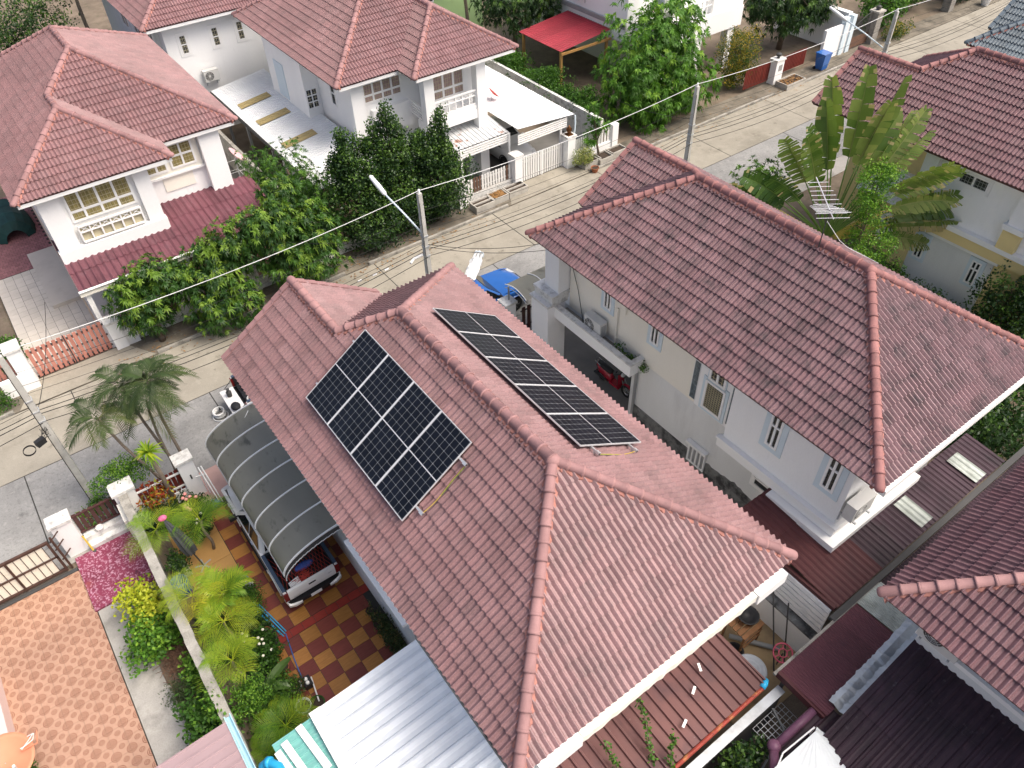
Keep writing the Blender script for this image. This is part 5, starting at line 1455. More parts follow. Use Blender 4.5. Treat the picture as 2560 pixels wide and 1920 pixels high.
# patterned patio tiles: one procedural print shared by every tile (rings in a 4x4 rhythm)
def patio_mat():
    m = bpy.data.materials.new('patio_print'); m.use_nodes = True
    nt = m.node_tree; N, L = nt.nodes, nt.links; b = N['Principled BSDF']; b.inputs['Roughness'].default_value = 0.45
    g = N.new('ShaderNodeNewGeometry'); sp = N.new('ShaderNodeSeparateXYZ'); L.new(g.outputs['Position'], sp.inputs[0])
    def M(op, a, bb=None, c=None):
        n = N.new('ShaderNodeMath'); n.operation = op
        for i, v in enumerate((a, bb, c)):
            if v is None: continue
            if isinstance(v, (int, float)): n.inputs[i].default_value = v
            else: L.new(v, n.inputs[i])
        return n.outputs[0]
    P = 0.40
    def cell(off):
        fx = M('SUBTRACT', M('FRACT', M('ADD', M('DIVIDE', sp.outputs[0], P), off)), 0.5)
        fy = M('SUBTRACT', M('FRACT', M('ADD', M('DIVIDE', sp.outputs[1], P), off)), 0.5)
        return M('SQRT', M('ADD', M('MULTIPLY', fx, fx), M('MULTIPLY', fy, fy))), fx, fy
    r1, ax, ay = cell(0.0); r2, bx, by = cell(0.5)
    nz = N.new('ShaderNodeTexNoise'); nz.inputs['Scale'].default_value = 28; L.new(g.outputs['Position'], nz.inputs['Vector'])
    w1 = M('MULTIPLY', M('SINE', M('MULTIPLY', M('ADD', r1, M('MULTIPLY', nz.outputs['Fac'], 0.06)), 62)), 0.5)
    w2 = M('MULTIPLY', M('SINE', M('MULTIPLY', M('ADD', r2, M('MULTIPLY', nz.outputs['Fac'], 0.05)), 75)), 0.5)
    in1 = M('LESS_THAN', r1, 0.33); in2 = M('LESS_THAN', r2, 0.19)
    v = M('ADD', M('MULTIPLY', in1, M('ADD', M('MULTIPLY', w1, 1.5), 0.35)), M('MULTIPLY', in2, M('ADD', M('MULTIPLY', w2, 1.5), 0.35)))
    v = M('ADD', v, M('MULTIPLY', M('SUBTRACT', nz.outputs['Fac'], 0.5), 0.9))
    rp = N.new('ShaderNodeValToRGB'); cr = rp.color_ramp
    cr.elements[0].position = 0.0; cr.elements[0].color = (0.43, 0.265, 0.185, 1)
    cr.elements[1].position = 0.75; cr.elements[1].color = (0.21, 0.085, 0.050, 1)
    e = cr.elements.new(0.3); e.color = (0.345, 0.185, 0.120, 1)
    L.new(v, rp.inputs[0])
    big = N.new('ShaderNodeTexNoise'); big.inputs['Scale'].default_value = 0.5; L.new(g.outputs['Position'], big.inputs['Vector'])
    sc = N.new('ShaderNodeVectorMath'); sc.operation = 'SCALE'; L.new(rp.outputs[0], sc.inputs[0])
    L.new(M('ADD', M('MULTIPLY', big.outputs['Fac'], 0.5), 0.75), sc.inputs['Scale'])
    L.new(sc.outputs[0], b.inputs['Base Color'])
    MATS['patio_print'] = m
patio_mat()
for j in range(23):
    for i in range(9):
        x1 = -3.43 - i * 0.4; y1 = 18.55 - j * 0.4
        if y1 < 9.6: continue
        g = 0.003
        part('floor_tile', MB().box(x1 - 0.4 + g, x1 - g, y1 - 0.4 + g, y1 - g, 0, 0.022 + rng.uniform(-0.001, 0.001)), 'patio_print', pl)
w = thing('boundary_wall', 'pale pinkish rendered wall at the lower left corner', 'wall', (-6.3, 12.5, 0))
part('wall_body', MB().box(-6.7, -6.16, 4.0, 16.3, 0, 0.55), 'pink_wall', w)
# salmon satellite dish
mat('salmon', (0.62, 0.235, 0.135), rough=0.55, var=0.05)
def dish(loc, R, aim, m, label, arm=0.5, stand=0.5):
    r = thing('satellite_dish', label, 'satellite dish', loc, 'satellite dishes')
    a = Vector(aim).normalized(); q = a.to_track_quat('Z', 'Y'); o = Vector(loc)
    mb = MB(); n = 32
    rings = []
    for f in (0.02, 0.3, 0.6, 0.85, 1.0):
        rings.append([o + q @ Vector((R * f * math.cos(2 * PI * k / n), R * f * 0.95 * math.sin(2 * PI * k / n), 0.28 * R * f * f)) for k in range(n)])
    back = [[p - a * 0.012 for p in rg] for rg in rings[::-1]]
    mb.loft(rings + back)
    part('reflector', mb, m, r, smooth=True)
    lnb = o + q @ Vector((0, -R * 0.55, R * arm * 1.6))
    part('arm', MB().tube([o + q @ Vector((0, -R * 0.95, 0.22 * R)), lnb], 0.012, 6), 'galv', r)
    part('receiver', MB().tube([lnb, lnb - a * 0.09], [0.03, 0.035], 8), 'white_trim', r)
    part('stand', MB().tube([o - a * 0.03, o - a * 0.12, o - a * 0.12 - Vector((0, 0, stand))], 0.022, 6), 'galv', r)
    return r
dd_ = dish((-5.72, 12.05, 2.6), 0.62, (0.15, -0.25, 0.95), 'salmon', 'salmon satellite dish cut off by the left edge', 0.45, 2.6)
mb = MB(); pts = [Vector((-5.15, 12.15, 2.75)) + Vector((0.16 * math.sin(k * 0.5), 0.12 * math.cos(k * 0.35), 0.02 * k % 0.1)) for k in range(16)]
part('cable', MB().tube(pts, 0.008, 5), 'white_trim', dd_)
part('receiver_arm', MB().tube([(-5.35, 12.05, 2.7), (-5.0, 12.0, 2.72), (-4.92, 12.22, 2.85)], 0.016, 6), 'salmon', dd_)
mat('dish_red', (0.55, 0.10, 0.09), rough=0.5); mat('dish_pink', (0.72, 0.46, 0.48), rough=0.5)
dish((21.9, 31.9, 3.25), 0.36, (0.62, -0.16, 0.60), 'dish_red', 'red satellite dish on the white ribbed carport roof', 0.9, 0.3)
dish((9.25, 35.5, 2.5), 0.50, (0.72, -0.12, 0.66), 'dish_pink', 'pale pink satellite dish beside the left white house', 0.5, 2.5)
# ------------------------------------------------------------------ arched carport over the pickup
mat('polycarb', (0.17, 0.168, 0.138), rough=0.42, var=0.14, scale=0.8, stretch=(1, 0.5, 1), spec=0.45, tone=0.05, dirt=[((0.15, 0.145, 0.11), 0.5, 0.74, 0.9, 0.6), ((0.04, 0.04, 0.032), 0.56, 0.68, 2.6, 0.7)])
mat('rib_white', (0.76, 0.77, 0.77), rough=0.4, var=0.02)
cpo = thing('carport_canopy', 'arched smoke-grey carport canopy with white ribs over the white pickup', 'carport canopy', (2.3, 15.9, 0))
def arch(t):
    """t 0 (low street-yard side) .. 1 (house side): x and z of the arched canopy"""
    th = t * 1.18
    R = 1.98
    x = 1.36 + R * (math.sin(0.30 + th) - math.sin(0.30)) * 1.36
    z = 2.18 + R * (math.cos(0.30) - math.cos(0.30 + th)) * 0
    return x, z
def arch_pt(t):
    # quarter-ellipse-like profile, steep at the low side
    x0, x1, z0, z1 = 1.36, 3.28, 2.16, 3.02
    a = t * PI / 2 * 0.93
    x = x0 + (x1 - x0) * (1 - math.cos(a)) / (1 - math.cos(PI / 2 * 0.93))
    z = z0 + (z1 - z0) * math.sin(a) / math.sin(PI / 2 * 0.93)
    return x, z
NA = 18
ys = [18.82 - 0.975 * i for i in range(7)]
for i in range(6):
    mb = MB(); mb.cur = rng.random()
    mb.loft([[(arch_pt(k / NA)[0], y, arch_pt(k / NA)[1]) for k in range(NA + 1)] for y in (ys[i], ys[i + 1])], closed=False)
    mb.loft([[(arch_pt(k / NA)[0], y, arch_pt(k / NA)[1] - 0.008) for k in range(NA + 1)] for y in (ys[i + 1], ys[i])], closed=False)
    part('canopy_sheet', mb, 'polycarb', cpo, smooth=True, tones=True)
for y in ys:
    mb = MB()
    for k in range(NA):
        a, b = arch_pt(k / NA), arch_pt((k + 1) / NA)
        mb.bar((a[0], y, a[1] + 0.014), (b[0], y, b[1] + 0.014), 0.05, 0.035, up=(0, 1, 0))
    part('rib', mb, 'rib_white', cpo)
mb = MB()
for k in range(NA):
    a, b = arch_pt(k / NA), arch_pt((k + 1) / NA)
    mb.bar((a[0], ys[-1] - 0.03, a[1] - 0.20), (b[0], ys[-1] - 0.03, b[1] - 0.17), 0.02, 0.03, up=(0, 1, 0))
part('lower_chord', mb, 'rib_white', cpo)
mb = MB()
mb.loft([[(arch_pt(k / NA)[0], ys[-1] - 0.031, arch_pt(k / NA)[1] - 0.01) for k in range(NA + 1)], [(arch_pt(k / NA)[0], ys[-1] - 0.03, arch_pt(k / NA)[1] - 0.19) for k in range(NA + 1)]], closed=False)
part('end_panel', mb, 'steel_dark', cpo)
part('eave_tube', MB().bar((1.36, 18.85, 2.14), (1.36, 12.95, 2.14), 0.05), 'grey_paint', cpo)
part('wall_plate', MB().bar((3.28, 18.85, 3.0), (3.28, 12.95, 3.0), 0.05), 'rib_white', cpo)
part('tie_rod', MB().tube([(2.9, 18.6, 3.0), (2.35, 18.1, 2.86)], 0.012, 6), 'white_trim', cpo)

# ------------------------------------------------------------------ pickups
mat('car_white', (0.72, 0.72, 0.71), rough=0.25, var=0.02, coat=0.6)
mat('car_blue', (0.018, 0.12, 0.42), rough=0.3, var=0.06, coat=0.6)
mat('car_glass', (0.012, 0.014, 0.016), rough=0.06, var=0.05, spec=0.7)
mat('car_trim', (0.016, 0.016, 0.018), rough=0.5, var=0.1)
mat('bed_liner', (0.018, 0.02, 0.024), rough=0.7, var=0.15)
mat('bed_rail', (0.05, 0.075, 0.12), rough=0.5, var=0.1)
mat('lamp_red', (0.14, 0.012, 0.012), rough=0.2, var=0.2, coat=0.5)
mat('lamp_clear', (0.55, 0.56, 0.57), rough=0.15)
mat('chrome', (0.6, 0.6, 0.62), rough=0.15, metal=1.0)
mat('net_red', (0.42, 0.055, 0.04), rough=0.7)
mat('cargo_blue', (0.06, 0.10, 0.34), rough=0.7, var=0.4, scale=14)
mat('plate', (0.75, 0.75, 0.73), rough=0.4)
def wheel(root, c, R=0.36, w=0.24, side=1, rim='chrome'):
    ax = Vector((1, 0, 0))
    def rev(prof, n=24):
        vs = []; fs = []
        for r, x in prof:
            for k in range(n):
                a = 2 * PI * k / n
                vs.append((c[0] + x * side, c[1] + r * math.cos(a), c[2] + r * math.sin(a)))
        for i in range(len(prof) - 1):
            for k in range(n): fs.append((i * n + k, i * n + (k + 1) % n, (i + 1) * n + (k + 1) % n, (i + 1) * n + k))
        fs.append(tuple((len(prof) - 1) * n + k for k in range(n)))
        return MB().add(vs, fs)
    wp = part('wheel', rev([(R * 0.6, -w / 2), (R * 0.95, -w / 2), (R, -w * 0.35), (R, w * 0.35), (R * 0.95, w / 2), (R * 0.66, w / 2 - 0.01)]), 'rubber', root, smooth=True)
    part('rim', rev([(R * 0.66, w / 2 - 0.012), (R * 0.62, w / 2 - 0.05), (R * 0.2, w / 2 - 0.03), (R * 0.1, w / 2)]), rim, wp, smooth=True)
    for k in range(6):
        a = k * PI / 3
        mb = MB(); mb.bar((c[0] + side * (w / 2 - 0.02), c[1] + R * 0.12 * math.cos(a), c[2] + R * 0.12 * math.sin(a)), (c[0] + side * (w / 2 - 0.02), c[1] + R * 0.62 * math.cos(a), c[2] + R * 0.62 * math.sin(a)), 0.05, 0.02)
        part('spoke', mb, rim, wp)
def pickup(label, paint, tail_open=False, L=5.05, W=1.74):
    r = thing('pickup_truck', label, 'pickup truck', (0, 0, 0), 'pickup trucks')
    h = W / 2
    wy = (0.98, 4.05); wr = 0.37
    # body sides with wheel arches (profile in y, z)
    def side_profile():
        P = [(0.05, 0.55), (0.02, 1.06)]
        P += [(1.55, 1.09), (1.62, 1.10), (3.55, 1.08), (4.55, 0.99), (4.85, 0.88), (4.98, 0.72), (5.02, 0.45), (4.55, 0.36)]
        for k in range(9):
            a = PI * k / 8; P.append((wy[1] + 0.46 * math.cos(a), 0.36 + 0.44 * math.sin(a)))
        P += [(3.5, 0.32), (1.5, 0.32)]
        for k in range(9):
            a = PI * k / 8; P.append((wy[0] + 0.46 * math.cos(a), 0.36 + 0.44 * math.sin(a)))
        P += [(0.45, 0.42)]
        return P
    SP = side_profile()
    for sg in (-1, 1):
        mb = MB(); n = len(SP)
        def lay(x, s):
            cy, cz = 2.5, 0.72
            return [(sg * x, y, cz + (z - cz) * s) for y, z in SP]
        rings = [lay(h - 0.10, 1.0), lay(h - 0.02, 0.995), lay(h, 0.90)]
        mb.loft(rings)
        mb.add(rings[2], [tuple(range(n)) if sg < 0 else tuple(range(n))[::-1]])
        part('body_side', mb, paint, r)
        # moulding
        part('wheel_arch', MB().tube([(sg * (h + 0.005), wy[0] + 0.47 * math.cos(PI * k / 10), 0.36 + 0.45 * math.sin(PI * k / 10)) for k in range(11)], 0.025, 6), paint, r)
        part('wheel_arch', MB().tube([(sg * (h + 0.005), wy[1] + 0.47 * math.cos(PI * k / 10), 0.36 + 0.45 * math.sin(PI * k / 10)) for k in range(11)], 0.025, 6), paint, r)
        part('sill', MB().box(sg * h - 0.04, sg * h + 0.04, 1.55, 3.5, 0.26, 0.33), 'car_trim', r)
        part('bed_rail', MB().box(min(sg * (h - 0.11), sg * (h - 0.01)), max(sg * (h - 0.11), sg * (h - 0.01)), 0.06, 1.56, 1.085, 1.115), 'bed_rail', r)
        for y in (2.55,):
            part('door_seam', MB().box(sg * (h + 0.002) - 0.004, sg * (h + 0.002) + 0.004, y - 0.006, y + 0.006, 0.40, 1.06), 'car_trim', r)
            part('door_handle', MB().box(sg * (h + 0.012) - 0.015, sg * (h + 0.012) + 0.015, y - 0.32, y - 0.16, 0.90, 0.93), 'chrome', r)
        part('wing_mirror', MB().obox((sg * (h + 0.13), 3.28, 1.22), (0.11, 0, 0), (0, 0.05, 0.01), (0, 0, 0.075)).bar((sg * h * 0.98, 3.3, 1.17), (sg * (h + 0.06), 3.29, 1.19), 0.04), 'car_trim', r)
        part('tail_lamp', MB().box(min(sg * (h - 0.13), sg * (h + 0.004)), max(sg * (h - 0.13), sg * (h + 0.004)), -0.012, 0.10, 0.68, 1.03), 'lamp_red', r)
        part('head_lamp', MB().obox((sg * (h - 0.22), 4.86, 0.80), (0.19, -0.04 * sg, 0), (0, 0.10, -0.03), (0, 0, 0.075)), 'lamp_clear', r)
        for y in wy:
            wheel(r, (sg * (h - 0.12), y, wr), wr, 0.23, sg)
    # bed
    mb = MB(); mb.box(-h + 0.10, h - 0.10, 0.10, 1.52, 0.66, 0.70)
    mb.box(-h + 0.09, -h + 0.13, 0.06, 1.52, 0.70, 1.084); mb.box(h - 0.13, h - 0.09, 0.06, 1.52, 0.70, 1.084)
    mb.box(-h + 0.10, h - 0.10, 1.52, 1.58, 0.66, 1.084)
    part('bed_floor', mb, 'bed_liner', r)
    for i in range(9):
        x = -h + 0.2 + i * (W - 0.4) / 8
        part('bed_ridge', MB().box(x - 0.025, x + 0.025, 0.12, 1.5, 0.701, 0.72), 'bed_liner', r)
    part('chassis', MB().box(-h + 0.16, h - 0.16, 0.2, 4.8, 0.30, 0.655), 'car_trim', r)
    if tail_open:
        tg = part('tailgate', MB().box(-h + 0.12, h - 0.12, -0.52, -0.02, 0.64, 0.70), paint, r)
        for i in range(7): part('tailgate_ridge', MB().box(-h + 0.35 + i * 0.15, -h + 0.43 + i * 0.15, -0.40, -0.12, 0.701, 0.712), paint, tg)
        for sg in (-1, 1): part('stay_cable', MB().tube([(sg * (h - 0.1), 0.04, 1.02), (sg * (h - 0.13), -0.35, 0.72)], 0.012, 5), 'car_trim', r)
    else:
        mb = MB()
        mb.loft([[(-h + 0.13, y, z), (h - 0.13, y, z)] for y, z in ((0.085, 0.64), (-0.005, 0.66), (-0.022, 0.80), (-0.018, 0.98), (0.0, 1.065), (0.06, 1.08), (0.085, 1.065))], closed=False, caps=False)
        mb.loft([[(-h + 0.13, y, z), (h - 0.13, y, z)] for y, z in ((0.085, 1.065), (0.085, 0.64))], closed=False)
        for sg in (-1, 1):
            x = sg * (h - 0.13); pts = [(x, y, z) for y, z in ((0.085, 0.64), (-0.005, 0.66), (-0.022, 0.80), (-0.018, 0.98), (0.0, 1.065), (0.06, 1.08), (0.085, 1.065))]
            mb.add(pts, [tuple(range(7))])
        tg = part('tailgate', mb, paint, r)
        part('handle', MB().box(-0.11, 0.11, -0.034, -0.015, 0.91, 0.955), 'car_trim', tg)
        part('model_script', MB().box(-0.62, -0.42, -0.024, -0.02, 0.715, 0.728), 'grey_paint', tg)
        part('model_script', MB().box(0.50, 0.62, -0.026, -0.018, 0.90, 0.912), 'grey_paint', tg)
    bp_ = MB()
    bp_.loft([[(-h + 0.02 + i * (W - 0.04) / 10, -0.10 + 0.07 * abs(i / 5 - 1) ** 3, z) for i in range(11)] for z in (0.42, 0.56)] + [[(-h + 0.02 + i * (W - 0.04) / 10, 0.12, 0.56) for i in range(11)]], closed=False)
    part('rear_bumper', bp_, 'car_trim', r)
    for sg in (-1, 1):
        mb = MB(); mb.loft([[(sg * (h - 0.42), -0.115, 0.40), (sg * (h - 0.2), -0.12, 0.40), (sg * (h - 0.03), -0.06, 0.42), (sg * (h + 0.01), 0.16, 0.44)], [(sg * (h - 0.42), -0.125, 0.48), (sg * (h - 0.2), -0.13, 0.50), (sg * (h - 0.03), -0.07, 0.54), (sg * (h + 0.012), 0.16, 0.6)], [(sg * (h - 0.42), -0.06, 0.50), (sg * (h - 0.2), -0.06, 0.53), (sg * (h - 0.06), -0.02, 0.57), (sg * (h - 0.02), 0.16, 0.63)]], closed=False)
        part('bumper_corner', mb, paint, r)
    part('number_plate', MB().box(-0.17, 0.17, -0.135, -0.125, 0.46, 0.58), 'plate', r)
    # cab
    def ring(z, x, y0, y1, c=0.10):
        return [(-x + c, y0, z), (x - c, y0, z), (x, y0 + c, z), (x, y1 - c, z), (x - c, y1, z), (-x + c, y1, z), (-x, y1 - c, z), (-x, y0 + c, z)]
    mb = MB(); mb.loft([ring(1.05, h - 0.02, 1.60, 3.62), ring(1.12, h - 0.04, 1.60, 3.50), ring(1.64, h - 0.20, 1.74, 2.86), ring(1.71, h - 0.26, 1.82, 2.78, 0.14), ring(1.73, h - 0.42, 1.95, 2.65, 0.14)], caps=True)
    cab = part('cab', mb, paint, r, smooth=False)
    # panes
    def pane(P, name='window'):
        mb = MB(); V = [Vector(p) for p in P]; n_ = (V[1] - V[0]).cross(V[2] - V[0]).normalized() * 0.008
        k = len(V); mb.add([p + n_ for p in V] + [p - n_ for p in V], [tuple(range(k)), tuple(range(2 * k - 1, k - 1, -1))] + [(i, k + i, k + (i + 1) % k, (i + 1) % k) for i in range(k)])
        part(name, mb, 'car_glass', cab)
    pane([(-h + 0.14, 3.47, 1.15), (h - 0.14, 3.47, 1.15), (h - 0.30, 2.90, 1.62), (-h + 0.30, 2.90, 1.62)], 'windscreen')
    pane([(h - 0.18, 1.605, 1.16), (-h + 0.18, 1.605, 1.16), (-h + 0.30, 1.73, 1.60), (h - 0.30, 1.73, 1.60)], 'rear_window')
    for sg in (-1, 1):
        x0, x1 = sg * (h - 0.035), sg * (h - 0.19)
        pane([(x0, 2.52, 1.15), (x0, 3.36, 1.15), (x1, 2.84, 1.60), (x1, 2.52, 1.60)], 'side_window')
        pane([(x0, 1.78, 1.15), (x0, 2.44, 1.15), (x1, 2.44, 1.60), (x1, 1.90, 1.60)], 'side_window')
    # bonnet, grille and front bumper
    mb = MB(); sec = []
    for y, z, x in ((3.45, 1.095, h - 0.10), (3.9, 1.09, h - 0.10), (4.4, 1.045, h - 0.12), (4.75, 0.965, h - 0.16), (4.93, 0.85, h - 0.22), (5.0, 0.70, h - 0.2), (5.03, 0.45, h - 0.1)):
        sec.append([(x * a, y - 0.10 * abs(a) ** 3 * (1 if y > 4.3 else 0), z + 0.03 * (1 - a * a)) for a in (-1, -0.75, -0.45, 0, 0.45, 0.75, 1)])
    mb.loft(sec, closed=False)
    part('bonnet', mb, paint, r, smooth=True)
    part('grille', MB().obox((0, 5.005, 0.70), (0.42, 0, 0), (0, 0.02, 0), (0, 0, 0.10)), 'car_trim', r)
    part('front_bumper', MB().box(-h + 0.06, h - 0.06, 4.93, 5.05, 0.34, 0.56), paint, r)
    return r
def place(r, loc, deg):
    r.location = loc; r.rotation_euler = (0, 0, math.radians(deg))
pk = pickup('white pickup parked under the arched canopy with a red net over its bed', 'car_white', W=1.72)
# load: red net over dark bundles, blue plaid cloth, a folded white ladder step
ld = MB(); n = 16
def net_z(x, y): return 0.98 + 0.08 * math.sin(3 * x + 1) * math.cos(4 * y) + 0.10 * math.exp(-((x - 0.25) ** 2 + (y - 0.75) ** 2) * 5)
for k in range(15):
    x = -0.70 + k * 0.10
    ld.tube([(x + 0.3 * (y - 0.75) if abs(x + 0.3 * (y - 0.75)) < 0.74 else math.copysign(0.74, x), y, net_z(x, y)) for y in [0.08 + 0.14 * i for i in range(11)]], 0.006, 4)
    ld.tube([(x - 0.3 * (y - 0.75) if abs(x - 0.3 * (y - 0.75)) < 0.74 else math.copysign(0.74, x), y, net_z(x, y) + 0.004) for y in [0.08 + 0.14 * i for i in range(11)]], 0.006, 4)
for k in range(26):
    a = rng.uniform(-0.35, 0.05); b = rng.uniform(0.12, 0.4)
    ld.tube([(a + rng.uniform(-.15, .15), b + rng.uniform(-.1, .1), net_z(a, b) + rng.uniform(0, .07)) for _ in range(4)], 0.008, 4)
solo_net = solo('cargo_net', ld, 'net_red', 'red rope net stretched over the bed of the white pickup', 'cargo net', loc=(0, 0.7, 0.9))
cb = MB()
for x0, y0, s1, s2, z in ((0.25, 0.85, 0.38, 0.30, 0.92), (-0.35, 0.95, 0.3, 0.35, 0.86), (0.1, 0.35, 0.3, 0.2, 0.82)):
    cb.ball((x0, y0, z - 0.08), s1, s2, 0.17, 14, 8)
load = solo('cargo_sack', cb, 'bed_liner', 'dark bundles under the red cargo net', 'sacks', smooth=True, loc=(0, 0.7, 0.72), kind='stuff')
cl = MB(); cl.ball((0.05, 0.62, 0.955), 0.30, 0.13, 0.10, 14, 8)
cloth = solo('cloth', cl, 'cargo_blue', 'blue checked cloth bundle under the cargo net', 'cloth', smooth=True, loc=(0, 0.6, 0.85))
st = thing('step', 'white slatted step lying in the corner of the pickup bed', 'step', (-0.42, 0.2, 1.0))
for i in range(4): part('slat', MB().obox((-0.42, 0.12 + i * 0.06, 1.02), (0.16, 0.015, 0.02), (-0.002, 0.02, 0), (0, 0, 0.012)), 'picket_white', st)
base = Vector((2.0, 13.17, 0.03)); cs, sn = math.cos(0), math.sin(0)
for o in (pk, solo_net, load, cloth, st):
    o.location = Vector(o.location) + base
bt = pickup('blue pickup parked at the kerb with a white bundle on its rack', 'car_blue', W=1.76)
place(bt, (10.55, 21.15, 0.0), -90)
# a 90 degree clockwise turn: front towards +x
bn = thing('bundle', 'white wrapped bundle of pipes tied on top of the blue pickup', 'bundle', (13.2, 21.9, 1.85))
mat('wrap_white', (0.70, 0.71, 0.70), rough=0.6, var=0.1, scale=8)
a, b = Vector((12.75, 21.0, 1.80)), Vector((14.35, 22.35, 1.86))
d_ = (b - a); s_ = d_.cross(Vector((0, 0, 1))).normalized()
for i in range(7):
    o_ = s_ * rng.uniform(-0.2, 0.2) + Vector((0, 0, rng.uniform(-0.02, 0.1)))
    part('pipe', MB().tube([a + o_ - d_ * rng.uniform(0, .05), b + o_ + d_ * rng.uniform(-.05, .08)], 0.055, 8), 'wrap_white' if i < 5 else 'galv', bn, smooth=True)
mb = MB(); mb.loft([[a.lerp(b, t_) + s_ * (0.26 * math.cos(2 * PI * k / 10)) * (1 + rng.uniform(-.12, .12)) + Vector((0, 0, 0.05 + 0.13 * math.sin(2 * PI * k / 10) + rng.uniform(-.03, .03))) for k in range(10)] for t_ in [0.15 + 0.07 * i for i in range(10)]], caps=True)
part('wrapping', mb, 'wrap_white', bn)
part('tie_strap', MB().tube([b - d_ * 0.05 + s_ * (0.2 * math.cos(t_)) + Vector((0, 0, 0.06 + 0.16 * math.sin(t_))) for t_ in [k * 0.5 for k in range(13)]], 0.02, 6), 'blue_trim', bn)
part('tape', MB().obox(a + d_ * 0.03 + Vector((0, 0, 0.1)), s_ * 0.2, d_ * 0.05, (0, 0, 0.08)), 'tile_ochre', bn)
part('rack_post', MB().bar((12.9, 21.15, 1.1), (12.9, 21.15, 1.76), 0.04).bar((12.9, 20.4, 1.76), (12.9, 21.95, 1.76), 0.04), 'steel_dark', bn)
w3 = pickup('white pickup on the street with its tailgate lowered, mostly hidden by the roof', 'car_white', tail_open=True, W=1.68)
place(w3, (3.32, 21.85, 0.0), -91)
mat('magenta', (0.62, 0.02, 0.20), rough=0.6, var=0.2)
mb = MB(); mb.ball((3.85, 22.1, 0.98), 0.26, 0.22, 0.26, 12, 8)
solo('bag', mb, 'magenta', 'bright pink bag in the bed of the street pickup', 'bag', smooth=True)
mb = MB()
for i in range(5): torus(mb, (3.6, 21.5, 0.74 + i * 0.02), 0.12 + 0.015 * (i % 2), 0.014, 18, 5)
solo('rope', mb, 'wrap_white', 'small coil of pale rope in the bed of the street pickup', 'rope', smooth=True)
mb = MB(); mb.lathe((3.05, 22.15, 0.71), [(0.09, 0), (0.1, 0.2), (0.05, 0.26), (0.05, 0.33), (0.07, 0.34)], 12)
solo('drill', mb, 'steel_dark', 'dark green-topped tool standing on the lowered tailgate', 'tool')
mb = MB(); mb.ball((3.0, 21.42, 0.80), 0.17, 0.22, 0.11, 12, 7)
solo('tool_bag', mb, 'bed_liner', 'black and red tool bag on the lowered tailgate', 'bag', smooth=True)
t = thing('cable_coil', 'white coil of cable lying on the street behind the pickup', 'cable coil', (2.5, 22.2, 0.01))
for i in range(9):
    part('turn', torus(MB(), (2.5 + rng.uniform(-.02, .02), 22.2 + rng.uniform(-.02, .02), 0.04 + i * 0.024), 0.20 + rng.uniform(-0.02, 0.02), 0.022, 28, 6, (rng.uniform(-.06, .06), rng.uniform(-.06, .06), 1)), 'wrap_white', t, smooth=True)
part('turn', torus(MB(), (2.49, 22.13, 0.03), 0.27, 0.02, 28, 6), 'wrap_white', t, smooth=True)
part('tie', MB().tube([(2.62, 22.36, 0.02), (2.56, 22.3, 0.28), (2.52, 22.15, 0.28)], 0.02, 6), 'car_trim', t)

